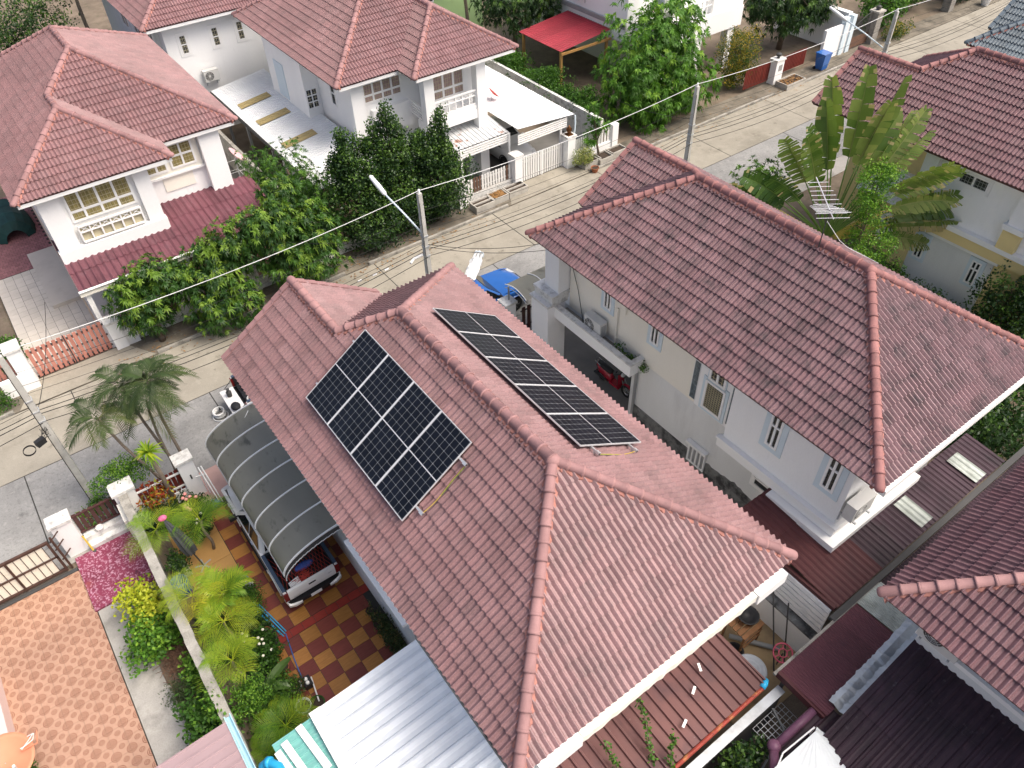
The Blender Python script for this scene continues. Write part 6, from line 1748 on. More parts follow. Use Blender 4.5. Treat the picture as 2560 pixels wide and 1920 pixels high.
# ------------------------------------------------------------------ white hatchback under the carport across the street
def hatchback(label, paint):
    r = thing('car', label, 'car', (0, 0, 0))
    h = 0.86; wy = (0.75, 3.25); wr = 0.32
    st_ = [(0.0, 0.40, 0.78, h - 0.16), (0.08, 0.28, 0.92, h - 0.06), (0.5, 0.24, 0.95, h), (1.6, 0.22, 0.94, h), (2.8, 0.22, 0.95, h), (3.3, 0.24, 0.90, h - 0.01), (3.75, 0.26, 0.80, h - 0.05), (3.98, 0.30, 0.68, h - 0.14), (4.08, 0.34, 0.52, h - 0.24)]
    mb = MB(); mb.loft([[(-x, y, z0 + 0.1), (-x, y, z1 - 0.14), (-x + 0.05, y, z1 - 0.04), (-x + 0.2, y, z1), (0, y, z1 + 0.03), (x - 0.2, y, z1), (x - 0.05, y, z1 - 0.04), (x, y, z1 - 0.14), (x, y, z0 + 0.1), (x - 0.1, y, z0), (-x + 0.1, y, z0)] for y, z0, z1, x in st_], caps=True)
    b = part('body', mb, paint, r, smooth=True)
    mb = MB(); mb.loft([[(-x, y, z), (-x * 0.9, y, z + 0.02), (x * 0.9, y, z + 0.02), (x, y, z)] for y, z, x in ((0.12, 0.93, h - 0.12), (0.45, 1.40, h - 0.22), (1.2, 1.49, h - 0.22), (2.1, 1.44, h - 0.22), (3.0, 0.96, h - 0.10))], closed=False)
    part('roof', mb, paint, r, smooth=True)
    for sg in (-1, 1):
        mb = MB(); V = [(sg * (h - 0.10), 0.35, 0.96), (sg * (h - 0.09), 2.85, 0.96), (sg * (h - 0.205), 2.1, 1.41), (sg * (h - 0.205), 0.6, 1.41)]
        mb.add(V, [(0, 1, 2, 3)]); part('side_window', mb, 'car_glass', b)
        part('head_lamp', MB().obox((sg * (h - 0.2), 3.86, 0.68), (0.14, -0.09 * sg, 0), (0, 0.10, -0.05), (0, 0, 0.05)), 'lamp_clear', r)
        part('wing_mirror', MB().obox((sg * (h + 0.09), 2.5, 1.02), (0.09, 0, 0), (0, 0.05, 0), (0, 0, 0.06)), paint, r)
        for y in wy: wheel(r, (sg * (h - 0.09), y, wr), wr, 0.20, sg, 'chrome' )
        for y in wy: part('wheel_arch', MB().tube([(sg * (h + 0.002), y + 0.37 * math.cos(PI * k / 10), wr + 0.37 * math.sin(PI * k / 10)) for k in range(11)], 0.03, 6), 'car_trim', r)
    mb = MB(); mb.add([(-h + 0.2, 2.92, 1.005), (h - 0.2, 2.92, 1.005), (h - 0.30, 2.15, 1.455), (-h + 0.30, 2.15, 1.455)], [(0, 1, 2, 3)]); part('windscreen', mb, 'car_glass', b)
    part('grille', MB().obox((0, 4.06, 0.48), (0.5, 0, 0), (0, 0.03, 0), (0, 0, 0.09)), 'car_trim', r)
    part('number_plate', MB().obox((0, 4.1, 0.42), (0.2, 0, 0), (0, 0.006, 0), (0, 0, 0.05)), 'plate', r)
    return r
hb = hatchback('white hatchback parked under the carport behind the picket gate', 'car_white')
place(hb, (22.1, 33.45, 0.02), 180)

# ------------------------------------------------------------------ scooter
def scooter():
    mat('scooter_red', (0.30, 0.012, 0.03), rough=0.25, coat=0.6)
    r = thing('scooter', 'red and black scooter parked in the carport of the cream house', 'scooter', (0, 0, 0))
    for y in (0.0, 1.22):
        wp = part('wheel', torus(MB(), (0, y, 0.27), 0.225, 0.052, 24, 8, (1, 0, 0)), 'rubber', r, smooth=True)
        part('rim', torus(MB(), (0, y, 0.27), 0.165, 0.014, 24, 6, (1, 0, 0)), 'chrome', wp, smooth=True)
        for k in range(3): part('spoke', MB().bar((0, y + 0.16 * math.cos(k * 2.09), 0.27 + 0.16 * math.sin(k * 2.09)), (0, y, 0.27), 0.03, 0.02), 'chrome', wp)
    part('body', MB().loft([[(x * w_, y, z) for x, z in ((-1, z0), (-0.9, (z0 + z1) / 2), (-0.55, z1), (0.55, z1), (0.9, (z0 + z1) / 2), (1, z0))] for y, z0, z1, w_ in ((-0.32, 0.56, 0.68, 0.05), (-0.1, 0.44, 0.72, 0.13), (0.25, 0.36, 0.70, 0.15), (0.5, 0.26, 0.52, 0.13))], closed=True, caps=True), 'scooter_red', r, smooth=True)
    part('footboard', MB().box(-0.14, 0.14, 0.45, 0.92, 0.22, 0.32), 'scooter_red', r)
    part('leg_shield', MB().loft([[(-0.16, 0.86, 0.28), (0, 0.95, 0.28), (0.16, 0.86, 0.28)], [(-0.20, 0.92, 0.6), (0, 1.02, 0.6), (0.20, 0.92, 0.6)], [(-0.14, 0.86, 0.92), (0, 0.96, 0.95), (0.14, 0.86, 0.92)]], closed=False), 'scooter_red', r, smooth=True)
    part('shield_back', MB().box(-0.12, 0.12, 0.82, 0.87, 0.32, 0.88), 'black_plastic', r)
    part('mudguard', MB().loft([[(-0.06, 1.22 + 0.30 * math.cos(a), 0.27 + 0.30 * math.sin(a)), (0, 1.22 + 0.33 * math.cos(a), 0.27 + 0.33 * math.sin(a)), (0.06, 1.22 + 0.30 * math.cos(a), 0.27 + 0.30 * math.sin(a))] for a in [0.2 + k * 0.25 for k in range(9)]], closed=False), 'scooter_red', r, smooth=True)
    part('mudguard', MB().loft([[(-0.06, 0.31 * math.cos(a), 0.27 + 0.31 * math.sin(a)), (0.06, 0.31 * math.cos(a), 0.27 + 0.31 * math.sin(a))] for a in [1.4 + k * 0.25 for k in range(8)]], closed=False), 'scooter_red', r, smooth=True)
    part('seat', MB().loft([[(x * w_, y, z + (0.05 if abs(x) < 0.6 else 0)) for x, z in ((-1, z0), (-0.5, z0 + 0.03), (0.5, z0 + 0.03), (1, z0))] + [(w_ * 0.9, y, z0 - 0.06), (-w_ * 0.9, y, z0 - 0.06)] for y, z0, w_ in ((-0.22, 0.76, 0.10), (0.05, 0.75, 0.14), (0.3, 0.72, 0.13), (0.46, 0.72, 0.10))], closed=True, caps=True), 'black_plastic', r, smooth=True)
    part('grab_rail', MB().tube([(-0.12, -0.05, 0.76), (-0.11, -0.34, 0.82), (0.11, -0.34, 0.82), (0.12, -0.05, 0.76)], 0.014, 6), 'chrome', r)
    part('fork', MB().tube([(0.07, 1.22, 0.27), (0.07, 1.0, 0.72)], 0.02, 6).tube([(-0.07, 1.22, 0.27), (-0.07, 1.0, 0.72)], 0.02, 6), 'chrome', r)
    part('handlebar', MB().tube([(-0.33, 0.80, 1.02), (-0.12, 0.90, 0.98), (0.12, 0.90, 0.98), (0.33, 0.80, 1.02)], 0.017, 8), 'black_plastic', r)
    part('headlight', MB().ball((0, 0.98, 0.93), 0.10, 0.08, 0.09, 12, 8), 'lamp_clear', r, smooth=True)
    for sg in (-1, 1):
        part('mirror', MB().tube([(sg * 0.22, 0.87, 1.0), (sg * 0.28, 0.9, 1.18)], 0.008, 5).ball((sg * 0.29, 0.9, 1.21), 0.055, 0.015, 0.04, 10, 6), 'black_plastic', r)
    part('exhaust', MB().tube([(0.12, 0.4, 0.24), (0.15, 0.0, 0.30), (0.16, -0.28, 0.36)], [0.03, 0.05, 0.055], 10), 'black_plastic', r, smooth=True)
    part('side_stand', MB().tube([(-0.1, 0.45, 0.24), (-0.22, 0.38, 0.0)], 0.012, 6), 'steel_dark', r)
    return r
sc_o = scooter(); place(sc_o, (14.78, 15.0, 0.02), 184)
# plain things in front of the cream house
gt = thing('gate', 'dark brown slatted gate between the flaking post and the cream house', 'gate', (15.5, 19.0, 0))
for i in range(14):
    mb = MB(); mb.cur = rng.random(); x = 14.0 + i * 0.26
    mb.box(x, x + 0.15, 18.98, 19.01, 0.1, 1.32); part('slat', mb, 'fence_brown', gt, tones=True)
for z in (0.3, 1.1): part('rail', MB().box(13.95, 17.7, 19.012, 19.04, z, z + 0.06), 'steel_dark', gt)
ca = thing('gate_canopy', 'small arched grey canopy with white rims over the brown gate', 'canopy', (15.4, 19.0, 0))
ap_ = lambda t_: (18.25 + 1.35 * t_, 2.18 + 0.30 * math.sin(PI * (0.15 + 0.75 * t_)))
for i in range(3):
    xa, xb = 13.65 + i * 1.1, 13.65 + (i + 1) * 1.1
    mb = MB(); mb.loft([[(x, ap_(k / 12)[0], ap_(k / 12)[1]) for k in range(13)] for x in (xa, xb)], closed=False); mb.loft([[(x, ap_(k / 12)[0], ap_(k / 12)[1] - 0.008) for k in range(13)] for x in (xb, xa)], closed=False)
    part('canopy_sheet', mb, 'polycarb', ca, smooth=True)
for x in (13.65, 14.75, 15.85, 16.95):
    mb = MB()
    for k in range(12):
        p, q = ap_(k / 12), ap_((k + 1) / 12); mb.bar((x, p[0], p[1] + 0.015), (x, q[0], q[1] + 0.015), 0.035, 0.025, up=(1, 0, 0))
        if x == 13.65: mb.bar((x, p[0], p[1] - 0.14), (x, q[0], q[1] - 0.14), 0.025, 0.025, up=(1, 0, 0))
    part('rib', mb, 'rib_white', ca)
part('post', MB().bar((13.6, 19.3, 1.75), (13.6, 19.3, 2.4), 0.05), 'grey_paint', ca)

# ------------------------------------------------------------------ street poles, lamps, cables
mat('pole_concrete', (0.50, 0.495, 0.46), rough=0.9, var=0.12, scale=2, fine=0.08, dirt=[((0.25, 0.24, 0.21), 0.52, 0.78, 1.6, 0.6)])
mat('lamp_white', (0.72, 0.74, 0.76), rough=0.4, var=0.03)
mat('cable_black', (0.012, 0.012, 0.012), rough=0.6)
mat('cable_white', (0.62, 0.63, 0.62), rough=0.6)
PY = 21.08
poles = [(-2.33, 6.5), (11.2, 6.5), (24.9, 6.45), (39.0, 6.3)]
pn = ['concrete street pole nearest the left edge of the picture', 'concrete street pole with a lamp arm, behind the solar house', 'concrete street pole rising behind the cream house ridge', 'farthest concrete street pole with a lamp arm, top right']
POLE = []
for (x, h), lb in zip(poles, pn):
    r = thing('utility_pole', lb, 'street pole', (x, PY, 0), 'concrete poles along the street')
    mb = MB(); mb.loft([[(x + s_ * a, PY + s_ * b, z) for a, b in ((-1, -1), (1, -1), (1, 1), (-1, 1))] for z, s_ in ((0, 0.115), (h, 0.075))], caps=True)
    part('shaft', mb, 'pole_concrete', r)
    for z in (3.9, 4.3, 4.75):
        part('band', MB().box(x - 0.11, x + 0.11, PY - 0.11, PY + 0.11, z, z + 0.04), 'galv', r)
    part('insulator', MB().lathe((x, PY, h), [(0.03, 0), (0.045, 0.05), (0.03, 0.08), (0.045, 0.12), (0.02, 0.15)], 8), 'white_trim', r)
    part('earth_wire', MB().tube([(x - 0.1, PY - 0.125, 0), (x - 0.085, PY - 0.10, h * 0.95)], 0.012, 5), 'cable_black', r)
    POLE.append(r)
def street_lamp(r, a, m_, b, tip):
    part('lamp_arm', MB().tube([a, Vector(a).lerp(Vector(m_), 0.5) + Vector((0, 0, 0.03)), m_], 0.035, 8), 'blue_trim', r, smooth=True)
    m_, tip = Vector(m_), Vector(tip); d_ = (tip - m_).normalized(); s_ = d_.cross(Vector((0, 0, 1))).normalized(); u_ = s_.cross(d_)
    mb = MB(); rings = []
    for f, w_, hh in ((0, 0.05, 0.05), (0.1, 0.085, 0.08), (0.5, 0.095, 0.09), (0.95, 0.08, 0.065), (1, 0.04, 0.03)):
        c = m_.lerp(tip, f); rings.append([c + s_ * w_ * math.cos(2 * PI * k / 12) + u_ * hh * math.sin(2 * PI * k / 12) for k in range(12)])
    mb.loft(rings, caps=True)
    part('lamp_head', mb, 'lamp_white', r, smooth=True)
street_lamp(POLE[1], (11.15, PY, 4.85), (10.80, 22.9, 5.72), None, (10.62, 23.6, 6.27))
street_lamp(POLE[3], (38.7, PY, 4.6), (37.9, 23.0, 5.6), None, (37.4, 23.85, 6.15))
def sag(a, b, s_, n=22):
    a, b = Vector(a), Vector(b)
    return [a.lerp(b, i / n) - Vector((0, 0, s_ * 4 * (i / n) * (1 - i / n))) for i in range(n + 1)]
ext = [(-16.5, 6.5)] + poles + [(53.0, 6.3)]
wid = 0
names = ['left of the nearest pole', 'between the nearest pole and the lamp pole', 'between the lamp pole and the ridge-side pole', 'between the ridge-side pole and the farthest pole', 'beyond the farthest pole']
for i in range(len(ext) - 1):
    (xa, ha), (xb, hb_) = ext[i], ext[i + 1]
    solo('overhead_wire', MB().tube(sag((xa, PY, ha + 0.1), (xb, PY, hb_ + 0.1), 0.28), 0.013, 5), 'cable_white', 'single pale top wire ' + names[i], 'wire', 'pale wires on the pole tops')
    for z, s_, r_, y, nm in ((5.75, 0.32, 0.006, 0.06, 'highest thin'), (5.35, 0.35, 0.006, -0.06, 'second thin'), (4.95, 0.36, 0.006, 0.06, 'third thin'), (4.55, 0.4, 0.007, -0.06, 'lowest thin'), (4.22, 0.36, 0.012, 0.10, 'upper thick'), (4.05, 0.44, 0.013, 0.13, 'middle thick'), (3.92, 0.52, 0.011, -0.10, 'lower thick')):
        solo('overhead_wire', MB().tube(sag((xa, PY + y, z), (xb, PY + y, z - 0.05), s_), r_, 5), 'cable_black', '%s black cable %s' % (nm, names[i]), 'wire', 'black cables along the street')
for (a, b, s_, lb) in (((11.2, PY, 4.3), (14.1, 16.8, 5.3), 0.25, 'black service cable from the lamp pole to the cream house'), ((11.2, PY, 4.4), (14.4, 16.9, 5.5), 0.3, 'upper black service cable from the lamp pole to the cream house'), ((11.2, PY, 4.6), (6.0, 28.6, 3.0), 0.3, 'black service cable from the lamp pole towards the left porch'), ((24.9, PY, 5.0), (26.4, 28.4, 3.2), 0.25, 'black service cable crossing the street by the big mango tree'), ((-2.33, PY, 4.2), (-0.9, 28.2, 3.2), 0.3, 'black service cable crossing to the salmon gate')):
    solo('service_cable', MB().tube(sag(a, b, s_), 0.010, 5), 'cable_black', lb, 'wire')
bx = thing('junction_box', 'black junction box hanging beside the nearest pole', 'junction box', (-2.62, 20.6, 3.45))
part('case', MB().obox((-2.62, 20.62, 3.55), (0.13, 0.06, 0), (-0.03, 0.07, 0), (0, 0, 0.10)), 'black_plastic', bx)
for k in range(7):
    pts = [Vector((-2.62, 20.62, 3.6)).lerp(Vector((-2.36, PY, 3.75)), t_) + Vector((rng.uniform(-.18, .18), rng.uniform(-.2, .2), rng.uniform(-.3, .1))) * math.sin(PI * t_) for t_ in [i / 8 for i in range(9)]]
    part('loose_wire', MB().tube(pts, 0.006, 4), 'cable_black', bx)
mb = MB()
for i in range(4): torus(mb, (-2.98 + i * .004, 20.55, 3.45 + i * 0.012), 0.165, 0.010, 24, 5, (0.1, -0.3, 1))
solo('cable_loop', mb, 'cable_black', 'black cable loop hanging left of the junction box', 'cable', smooth=True)
for k, x in enumerate((8.4, 9.0, 9.5)):
    solo('cable_splice', MB().tube([(x, PY + 0.13, 3.92), (x + 0.16, PY + 0.13, 3.93)], 0.03, 6), 'white_trim', ('left', 'middle', 'right')[k] + ' one of the three white splices on the cable by the lamp pole', 'splice', 'white cable splices')
mb = MB(); mb.tube([(11.05, PY, 4.0), (10.7, PY + .1, 3.9), (10.5, PY, 3.85)], 0.05, 6)
solo('cable_knot', mb, 'wrap_white', 'white knotted cable bundle just left of the lamp pole', 'cable')

# ------------------------------------------------------------------ TV antenna on the cream house ridge
an = thing('antenna', 'silver television antenna on the ridge of the cream house', 'antenna', (16.4, 8.6, 8.6))
m0 = Vector((16.3, 8.95, 8.6)); m1 = Vector((16.3, 8.95, 9.75))
part('mast', MB().tube([m0, m1 - Vector((0, 0, 0.4)), m1], 0.018, 6), 'steel_dark', an)
bd = Vector((0.55, 0.75, 0.0)).normalized(); sd_ = Vector((0.75, -0.55, 0)).normalized()
for k, (z, L_) in enumerate(((0.0, 1.35), (0.12, 1.1))):
    d2 = (bd + Vector((0, 0, 0.12 - 0.5 * k))).normalized()
    part('boom', MB().bar(m1 - d2 * 0.35, m1 + d2 * L_, 0.022), 'aluminium', an)
    for i in range(9 if k == 0 else 7):
        c = m1 + d2 * (-0.3 + i * L_ / 7.5)
        part('element', MB().tube([c - sd_ * (0.42 - 0.02 * i), c + sd_ * (0.42 - 0.02 * i)], 0.009, 5), 'aluminium', an)
part('cable', MB().tube([m1 - Vector((0, 0, .3)), (16.6, 8.6, 8.9), (16.9, 8.5, 8.62), (17.3, 8.1, 8.35), (17.2, 7.7, 8.42)], 0.010, 5), 'cable_white', an)
# ------------------------------------------------------------------ fronts across the street
def picket_fence(name, label, x0, x1, y, z0, z1, n, m, w, browns=(), cat='fence', loc=None):
    r = thing(name, label, cat, ((x0 + x1) / 2, y, 0))
    for z in (z0 + 0.15, z1 - 0.25): part('rail', MB().box(x0, x1, y + 0.03, y + 0.06, z, z + 0.06), m, r)
    for i in range(n):
        x = x0 + (x1 - x0) * (i + 0.5) / n; mb = MB(); mb.cur = rng.random()
        mb.box(x - w / 2, x + w / 2, y, y + 0.028, z0, z1 + rng.uniform(-0.02, 0.02))
        part('picket', mb, 'picket_brown' if i in browns else m, r, tones=True)
    return r
# left white house: salmon gate, posts
g = picket_fence('gate', 'salmon vertical-board gate of the left white house', -2.36, 0.46, 28.45, 0.06, 1.40, 15, 'gate_salmon', 0.135, cat='gate')
for i in range(15):
    x = -2.36 + 2.82 * (i + 0.5) / 15
    for z in (0.18, 0.72, 1.24):
        part('clip', MB().box(x + 0.06, x + 0.125, 28.435, 28.449, z, z + 0.075), 'steel_dark', g)
part('centre_bar', MB().box(-0.98, -0.94, 28.43, 28.50, 0.03, 1.42), 'steel_dark', g)
p = post(-2.92, -2.42, 28.12, 28.72, 1.86, 'wide white gate post left of the salmon gate')
part('step_block', MB().box(-3.6, -2.43, 27.9, 28.118, 0, 0.75), 'white_wall', p)
p = post(0.55, 1.02, 28.15, 28.62, 1.42, 'white gate post right of the salmon gate below the mango branches')
part('side_wall', MB().box(1.021, 1.5, 28.25, 28.6, 0, 0.75), 'white_wall', p)
picket_fence('fence', 'salmon board fence at the left edge across the street', -6.5, -2.95, 28.45, 0.5, 1.35, 20, 'gate_salmon', 0.13)
w = thing('boundary_wall', 'low white wall with openings below the mango trees', 'wall', (5.5, 28.5, 0))
part('wall_body', MB().box(1.5, 10.4, 28.42, 28.6, 0, 0.55), 'old_white', w)
for x in (3.4, 6.4, 9.9): part('pier', MB().box(x, x + 0.45, 28.35, 28.66, 0, 1.35), 'old_white', w)
for i in range(28):
    if i % 3 != 2: part('picket', MB().box(1.6 + i * 0.31, 1.72 + i * 0.31, 28.5, 28.53, 0.551, 1.2), 'picket_white', w)
# ficus hedge wall
w = thing('boundary_wall', 'low white wall behind the dark ficus trees', 'wall', (14.0, 28.5, 0))
part('wall_body', MB().box(10.7, 17.1, 28.55, 28.7, 0, 0.55), 'old_white', w)
part('coping', MB().box(10.7, 17.1, 28.52, 28.73, 0.551, 0.6), 'old_concrete', w)
# white house with balcony: brick base, pickets, posts, gate
w = thing('boundary_wall', 'whitewashed brick base with white and brown pickets', 'wall', (18.9, 28.45, 0))
for j in range(4):
    for i in range(12):
        x = 17.62 + i * 0.237 + (0.118 if j % 2 else 0)
        part('brick', MB().box(x + 0.004, min(x + 0.233, 20.46), 28.36 + rng.uniform(-.006, .006), 28.5, 0.005 + j * 0.125, 0.122 + j * 0.125), 'old_white', w)
part('mortar_core', MB().box(17.6, 20.45, 28.38, 28.49, 0, 0.505), 'concrete', w)
f_ = picket_fence('fence', 'short white picket fence with four brown slats on the brick base', 17.62, 20.42, 28.42, 0.52, 1.28, 17, 'picket_white', 0.11, browns=(3, 4, 5, 15))
post(17.18, 17.6, 28.25, 28.65, 1.45, 'white gate post beside the dark ficus trees')
post(20.46, 20.92, 28.1, 28.6, 1.78, 'white gate post with a tan cap left of the picket gate')
p = post(23.72, 24.22, 27.95, 28.45, 1.80, 'white gate post topped with a bronze lantern right of the picket gate')
mat('bronze', (0.13, 0.055, 0.02), rough=0.35, metal=0.7, var=0.2)
lt = thing('lantern', 'bronze lantern ornament on the right post of the picket gate', 'lantern', (23.97, 28.2, 1.8))
part('body', MB().lathe((23.97, 28.2, 1.8), [(0.16, 0), (0.17, 0.05), (0.08, 0.1), (0.14, 0.2), (0.15, 0.32), (0.06, 0.42), (0.03, 0.5)], 10), 'bronze', lt, smooth=True)
part('base', MB().box(23.8, 24.14, 28.03, 28.37, 1.8, 1.84), 'bronze', lt)
g = picket_fence('gate', 'white picket sliding gate in front of the parked hatchback', 20.98, 23.68, 28.35, 0.10, 1.38, 18, 'picket_white', 0.105, cat='gate')
part('centre_bar', MB().box(22.3, 22.36, 28.33, 28.4, 0.05, 1.4), 'white_trim', g)
picket_fence('fence', 'white picket fence beside the lantern post', 24.3, 25.2, 28.2, 0.5, 1.35, 6, 'picket_white', 0.11)
w = thing('boundary_wall', 'white wall with pickets at the corner below the big mango tree', 'wall', (26.2, 28.1, 0))
part('wall_body', MB().box(24.25, 27.2, 28.02, 28.19, 0, 0.62), 'white_wall', w)
part('pier', MB().box(26.8, 27.2, 27.95, 28.25, 0.0, 1.5), 'white_wall', w)
for i in range(7): part('picket', MB().box(25.3 + i * 0.21, 25.42 + i * 0.21, 28.1, 28.13, 0.621, 1.4), 'picket_white', w)
# concrete trough planters
mat('trough', (0.42, 0.40, 0.36), rough=0.9, var=0.12, scale=2, dirt=[((0.16, 0.15, 0.13), 0.55, 0.76, 3.0, 0.7)])
mat('soil', (0.055, 0.04, 0.03), rough=1.0, var=0.3, scale=8)
mat('dry_leaf', (0.26, 0.14, 0.05), rough=0.8, var=0.3, scale=6, tone=0.4)
def trough(x0, x1, y0, y1, h, label, mid=False, leaves=False):
    r = thing('planter', label, 'planter', ((x0 + x1) / 2, (y0 + y1) / 2, 0), 'concrete trough planters at the kerb')
    t_ = 0.05; mb = MB()
    mb.box(x0, x1, y0, y0 + t_, 0, h); mb.box(x0, x1, y1 - t_, y1, 0, h); mb.box(x0, x0 + t_, y0 + t_, y1 - t_, 0, h); mb.box(x1 - t_, x1, y0 + t_, y1 - t_, 0, h)
    if mid: mb.box(x0 + t_, x1 - t_, (y0 + y1) / 2 - 0.03, (y0 + y1) / 2 + 0.03, 0, h)
    part('box', mb, 'trough', r)
    part('soil', MB().box(x0 + t_, x1 - t_, y0 + t_, y1 - t_, 0, h - 0.08), 'soil', r)
    if leaves:
        mb = MB()
        for i in range(160):
            c = Vector((rng.uniform(x0 + .1, x1 - .1), rng.uniform(y0 + .1, y1 - .1), h - 0.06 + rng.uniform(0, .06))); a = rng.uniform(0, 6.3); mb.cur = rng.random()
            d_ = Vector((math.cos(a), math.sin(a), rng.uniform(-.2, .2))) * 0.09; s2 = Vector((-math.sin(a), math.cos(a), 0.1)) * 0.03
            mb.add([c - d_, c + s2, c + d_, c - s2], [(0, 1, 2, 3)])
        part('fallen_leaves', mb, 'dry_leaf', r, tones=True, stuff=True)
    return r
trough(17.55, 18.65, 27.35, 28.0, 0.38, 'two-row concrete planter nearest the dark ficus trees', mid=True)
trough(18.7, 19.6, 27.5, 28.2, 0.34, 'concrete planter full of brown fallen leaves', leaves=True)
trough(19.65, 20.8, 27.5, 28.15, 0.36, 'two-row concrete planter beside the tan-capped post', mid=True)
trough(24.4, 25.5, 27.3, 27.95, 0.36, 'concrete planter under the cream variegated bush')
trough(25.3, 26.2, 27.15, 27.9, 0.34, 'concrete planter at the foot of the small plumeria tree')
trough(26.3, 27.3, 27.3, 27.9, 0.34, 'empty concrete planter at the white corner wall')
trough(39.9, 41.6, 26.9, 27.8, 0.34, 'weathered planter beside the white post with the maroon fence', leaves=True)
mat('terracotta', (0.33, 0.12, 0.06), rough=0.8, var=0.15, scale=5)
mat('glaze_dark', (0.05, 0.035, 0.03), rough=0.3, var=0.2)
mat('pot_white', (0.66, 0.66, 0.64), rough=0.5, var=0.05)
def pot(c, R, h, m, label, soil=True, group='plant pots'):
    r = thing('plant_pot', label, 'plant pot', c, group)
    part('body', MB().lathe(c, [(R * 0.62, 0), (R * 0.8, h * 0.45), (R * 0.95, h * 0.9), (R, h * 0.92), (R, h), (R * 0.88, h), (R * 0.84, h * 0.86), (0.01, h * 0.84)], 16), m, r, smooth=False)
    part('soil', MB().lathe((c[0], c[1], c[2] + h * 0.80), [(R * 0.82, 0), (R * 0.8, h * 0.06), (0.01, h * 0.08)], 12), 'soil', r)
    return r
pot((24.7, 26.9, 0), 0.22, 0.26, 'terracotta', 'brown bowl pot at the kerb below the cream bush')
# tall white house front: maroon fence, post, bin
picket_fence('fence', 'maroon slat fence right of the flowering bush', 37.6, 39.85, 28.35, 0.2, 1.35, 15, 'fence_maroon', 0.12)
picket_fence('fence', 'maroon slat fence between the lamp-topped post and the blue bin', 40.65, 43.2, 28.35, 0.35, 1.35, 17, 'fence_maroon', 0.12)
p = post(39.9, 40.6, 27.95, 28.45, 1.50, 'white post with a letter box and black lamp between maroon fences')
part('letter_box', MB().box(40.15, 40.45, 27.93, 27.949, 0.8, 1.15), 'grey_paint', p)
part('lamp', MB().lathe((40.25, 28.2, 1.5), [(0.1, 0), (0.05, 0.06), (0.17, 0.14), (0.18, 0.26), (0.03, 0.32)], 10), 'steel_dark', p)
bn = thing('wheelie_bin', 'blue wheeled rubbish bin at the far kerb', 'rubbish bin', (44.0, 27.6, 0))
part('body', MB().loft([[(44.0 + a * s_, 27.6 + b * s_, z) for a, b in ((-1, -1), (1, -1), (1, 1), (-1, 1))] for z, s_ in ((0.08, 0.25), (1.0, 0.34))], caps=True), 'car_blue', bn)
part('lid', MB().box(43.64, 44.36, 27.24, 27.98, 1.0, 1.06), 'car_blue', bn)
for x in (43.75, 44.25): part('wheel', MB().tube([(x - 0.04, 27.9, 0.1), (x + 0.04, 27.9, 0.1)], 0.1, 10), 'rubber', bn)
w = thing('boundary_wall', 'white wall with blue-white piers at the top right', 'wall', (46.5, 28.4, 0))
part('wall_body', MB().box(44.9, 47.3, 28.35, 28.55, 0, 1.9), 'white_wall', w)
for x in (46.6, 47.3): part('pier', MB().box(x, x + 0.35, 28.25, 28.6, 0, 2.3), 'blue_trim', w)
part('back_wall', MB().box(47.2, 47.6, 28.6, 34.0, 0, 2.4), 'white_wall', w)
g = thing('gate', 'arched dark iron gate with brown panels at the top right', 'gate', (48.7, 28.4, 0))
for i in range(16):
    x = 47.75 + i * 0.135; h_ = 1.3 + 0.75 * math.sin(PI * 0.5 * i / 15)
    part('bar', MB().box(x - 0.012, x + 0.012, 28.39, 28.41, 0.75, h_), 'steel_dark', g)
part('arch_rail', MB().tube([(47.7 + 2.1 * k / 12, 28.4, 1.3 + 0.75 * math.sin(PI * 0.5 * k / 12)) for k in range(13)], 0.025, 6), 'steel_dark', g)
part('lower_panel', MB().box(47.7, 49.8, 28.37, 28.39, 0.08, 0.75), 'picket_brown', g)
mat('stone_grey', (0.27, 0.255, 0.23), rough=0.9, var=0.2, scale=4, dirt=[((0.1, 0.09, 0.08), 0.5, 0.7, 6.0, 0.5)])
for x, lb in ((49.95, 'grey stone gate post right of the arched iron gate'), (59.0, 'grey stone gate post at the far end of the street')):
    r = thing('gate_post', lb, 'gate post', (x, 28.3, 0), 'gate posts along the street')
    for k in range(9): part('stone', MB().box(x - 0.3 + 0.012 * (k % 2), x + 0.3 - 0.012 * (k % 2), 28.0 + 0.012 * (k % 2), 28.6, k * 0.22 + 0.006, k * 0.22 + 0.214), 'stone_grey', r)
    part('cap', MB().box(x - 0.37, x + 0.37, 27.93, 28.67, 1.98, 2.08), 'trough', r)
    part('lamp', MB().lathe((x, 28.3, 2.08), [(0.1, 0), (0.18, 0.1), (0.16, 0.22), (0.03, 0.3)], 8), 'steel_dark', r)
pot((62.0, 27.2, 0), 0.38, 0.55, 'pot_white', 'white tub pot by the far kerb')
w = thing('boundary_wall', 'long white wall far along the street, top right corner', 'wall', (70, 28.4, 0))
part('wall_body', MB().box(63.5, 85, 28.4, 28.6, 0, 2.6), 'white_wall', w)
